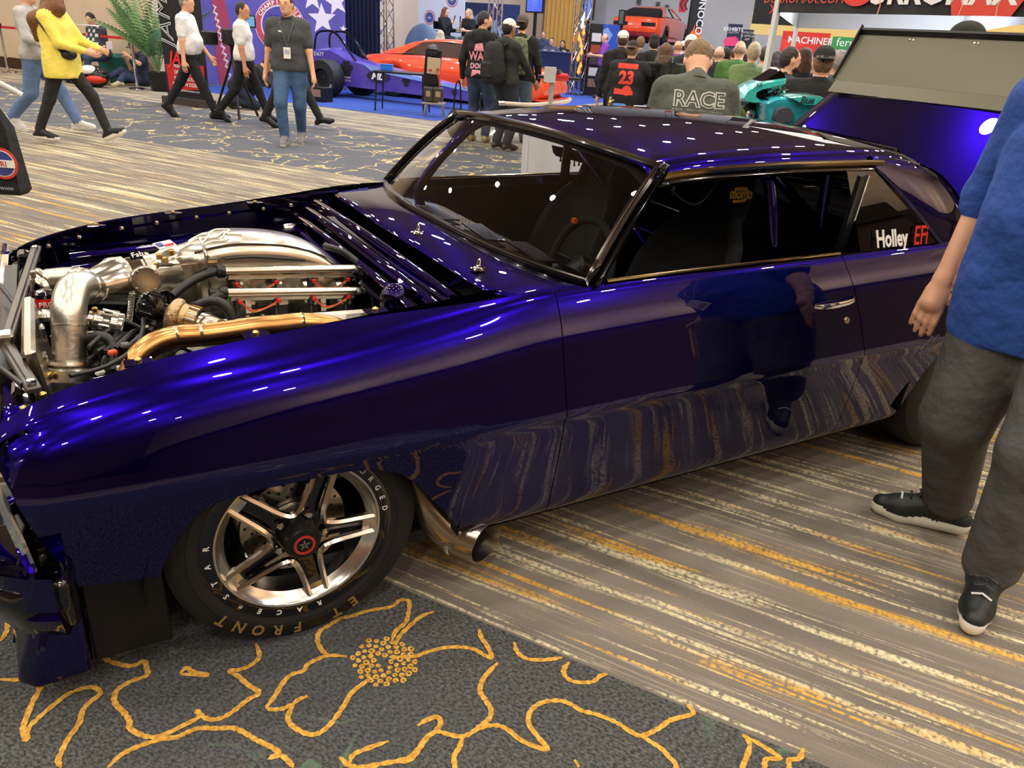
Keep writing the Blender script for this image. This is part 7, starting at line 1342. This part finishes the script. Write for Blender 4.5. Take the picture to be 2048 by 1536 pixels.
q=ontab(1237); t=thing('gold_figurine','small gold figurine on the clothed table','figurine',q); obj('base',B().lathe((0,0,0),(0,0,1),[(0,0),(.05,0),(.05,.02),(.02,.04),(0,.04)],16),BRASS,t); obj('figure',B().ell((0,0,.09),(.025,.02,.055)).ell((.0,0,.155),(.016,.016,.018)).cyl((0,0,.11),(.05,0,.14),.008),BRASS,t)
q=ontab(1110)+tn_*.05; t=thing('bench_tool','red bench tool on a grey post clamped to the clothed table','tool',q,-YAW); obj('post',B().cyl((0,0,0),(0,0,.30),.028,n=14),mat('post_grey',(150,150,150),.4,.4),t); obj('base_clamp',B().lathe((0,0,0),(0,0,1),[(.08,0),(.08,.02),(.03,.04),(0,.04)],18),BLK,t); obj('red_head',B().box((.05,0,.34),(.26,.10,.08),bev=.02),mat('tool_red',(176,36,36),.35),t); obj('front_plate',B().box((-.03,-.06,.36),(.13,.02,.16),bev=.004),W((170,168,164)),t); obj('drive_shaft',B().cyl((-.16,0,.33),(.3,0,.33),.02,n=10),BLK,t); obj('top_cap',B().lathe((.05,0,.38),(0,0,1),[(.05,0),(.05,.03),(0,.04)],16),CHROME,t)
q=ontab(1070)+tn_*.05; t=thing('tubing_sample','bent pale tubing sample lying on the clothed table','tubing',q,rz_); obj('tube',B().tube(spline([(-.4,0,.03),(-.1,.02,.03),(.15,.0,.06),(.32,.02,.09),(.36,.05,.12)],6),.022,10),W((190,176,160)),t); obj('end_fitting',B().cyl((-.45,0,.03),(-.38,0,.03),.026),CHROME,t)
# arms reach down to the tower
ac0=at(1316,205,10.5); zt_=at(1316,123,10.5)[2]; t=thing('acrylic_tower','tall clear acrylic tower with a handle in front of the man in the 23 shirt','display',(ac0[0],ac0[1],0),-YAW+.3); AC=glass_mat('acrylic',(196,204,206),1.6); zc_=zt_-.5
obj('plinth',B().box((0,0,zc_/2),(.42,.42,zc_),bev=.01),mat('plinth_blue_grey',(90,104,150),.4),t); obj('acrylic_case',B().box((.02,0,zc_+.25),(.38,.38,.5)),AC,t,smooth=0); obj('inner_panel',B().box((.1,.05,zc_+.24),(.15,.15,.46)),W((120,104,100)),t); obj('carry_handle',B().tube(spline([(-.08,0,zt_),(-.07,0,zt_+.06),(.11,0,zt_+.06),(.12,0,zt_)],5),.01,8),CHROME,t)
for x in(-.17,.02,.21): obj('case_edge',B().box((x,-.19,zc_+.25),(.014,.014,.5)),AC,t)
ac1=at(1283,205,10.9); z1_=at(1283,128,10.9)[2]; t=thing('smoked_cabinet','smoked brown display cabinet beside the acrylic tower','cabinet',(ac1[0],ac1[1],0),-YAW); obj('cabinet_body',B().box((0,0,z1_/2),(.40,.34,z1_),bev=.01),mat('smoked_brown',(84,76,66),.3),t); obj('cabinet_top',B().box((0,0,z1_+.015),(.42,.36,.03),bev=.006),W((110,102,90)),t)
# tall posters on the far wall
for (px0,px1,py0,py1,c,lab) in((1275,1283,-6,8,(120,120,116),'small grey wall speaker nearest the lifted car'),(1312,1320,4,22,(120,120,116),'small grey wall speaker left of the chevron banner'),(1330,1338,10,27,(120,120,116),'small grey wall speaker beside the chevron banner')):
    b0,z0=hb(px0,py1,31.9); b1,z1=hb(px1,py0,31.9); t=thing('wall_speaker',lab,'speaker',H(31.9,(b0+b1)/2,z0)); obj('speaker_box',slabh(31.85,b0,b1,z0,z1,.15),W(c),t,smooth=0,world=True); obj('speaker_grille',slabh(31.76,b0-.02,b1+.02,z0+.03,z1-.03,.01),W((90,90,88)),t,smooth=0,world=True)
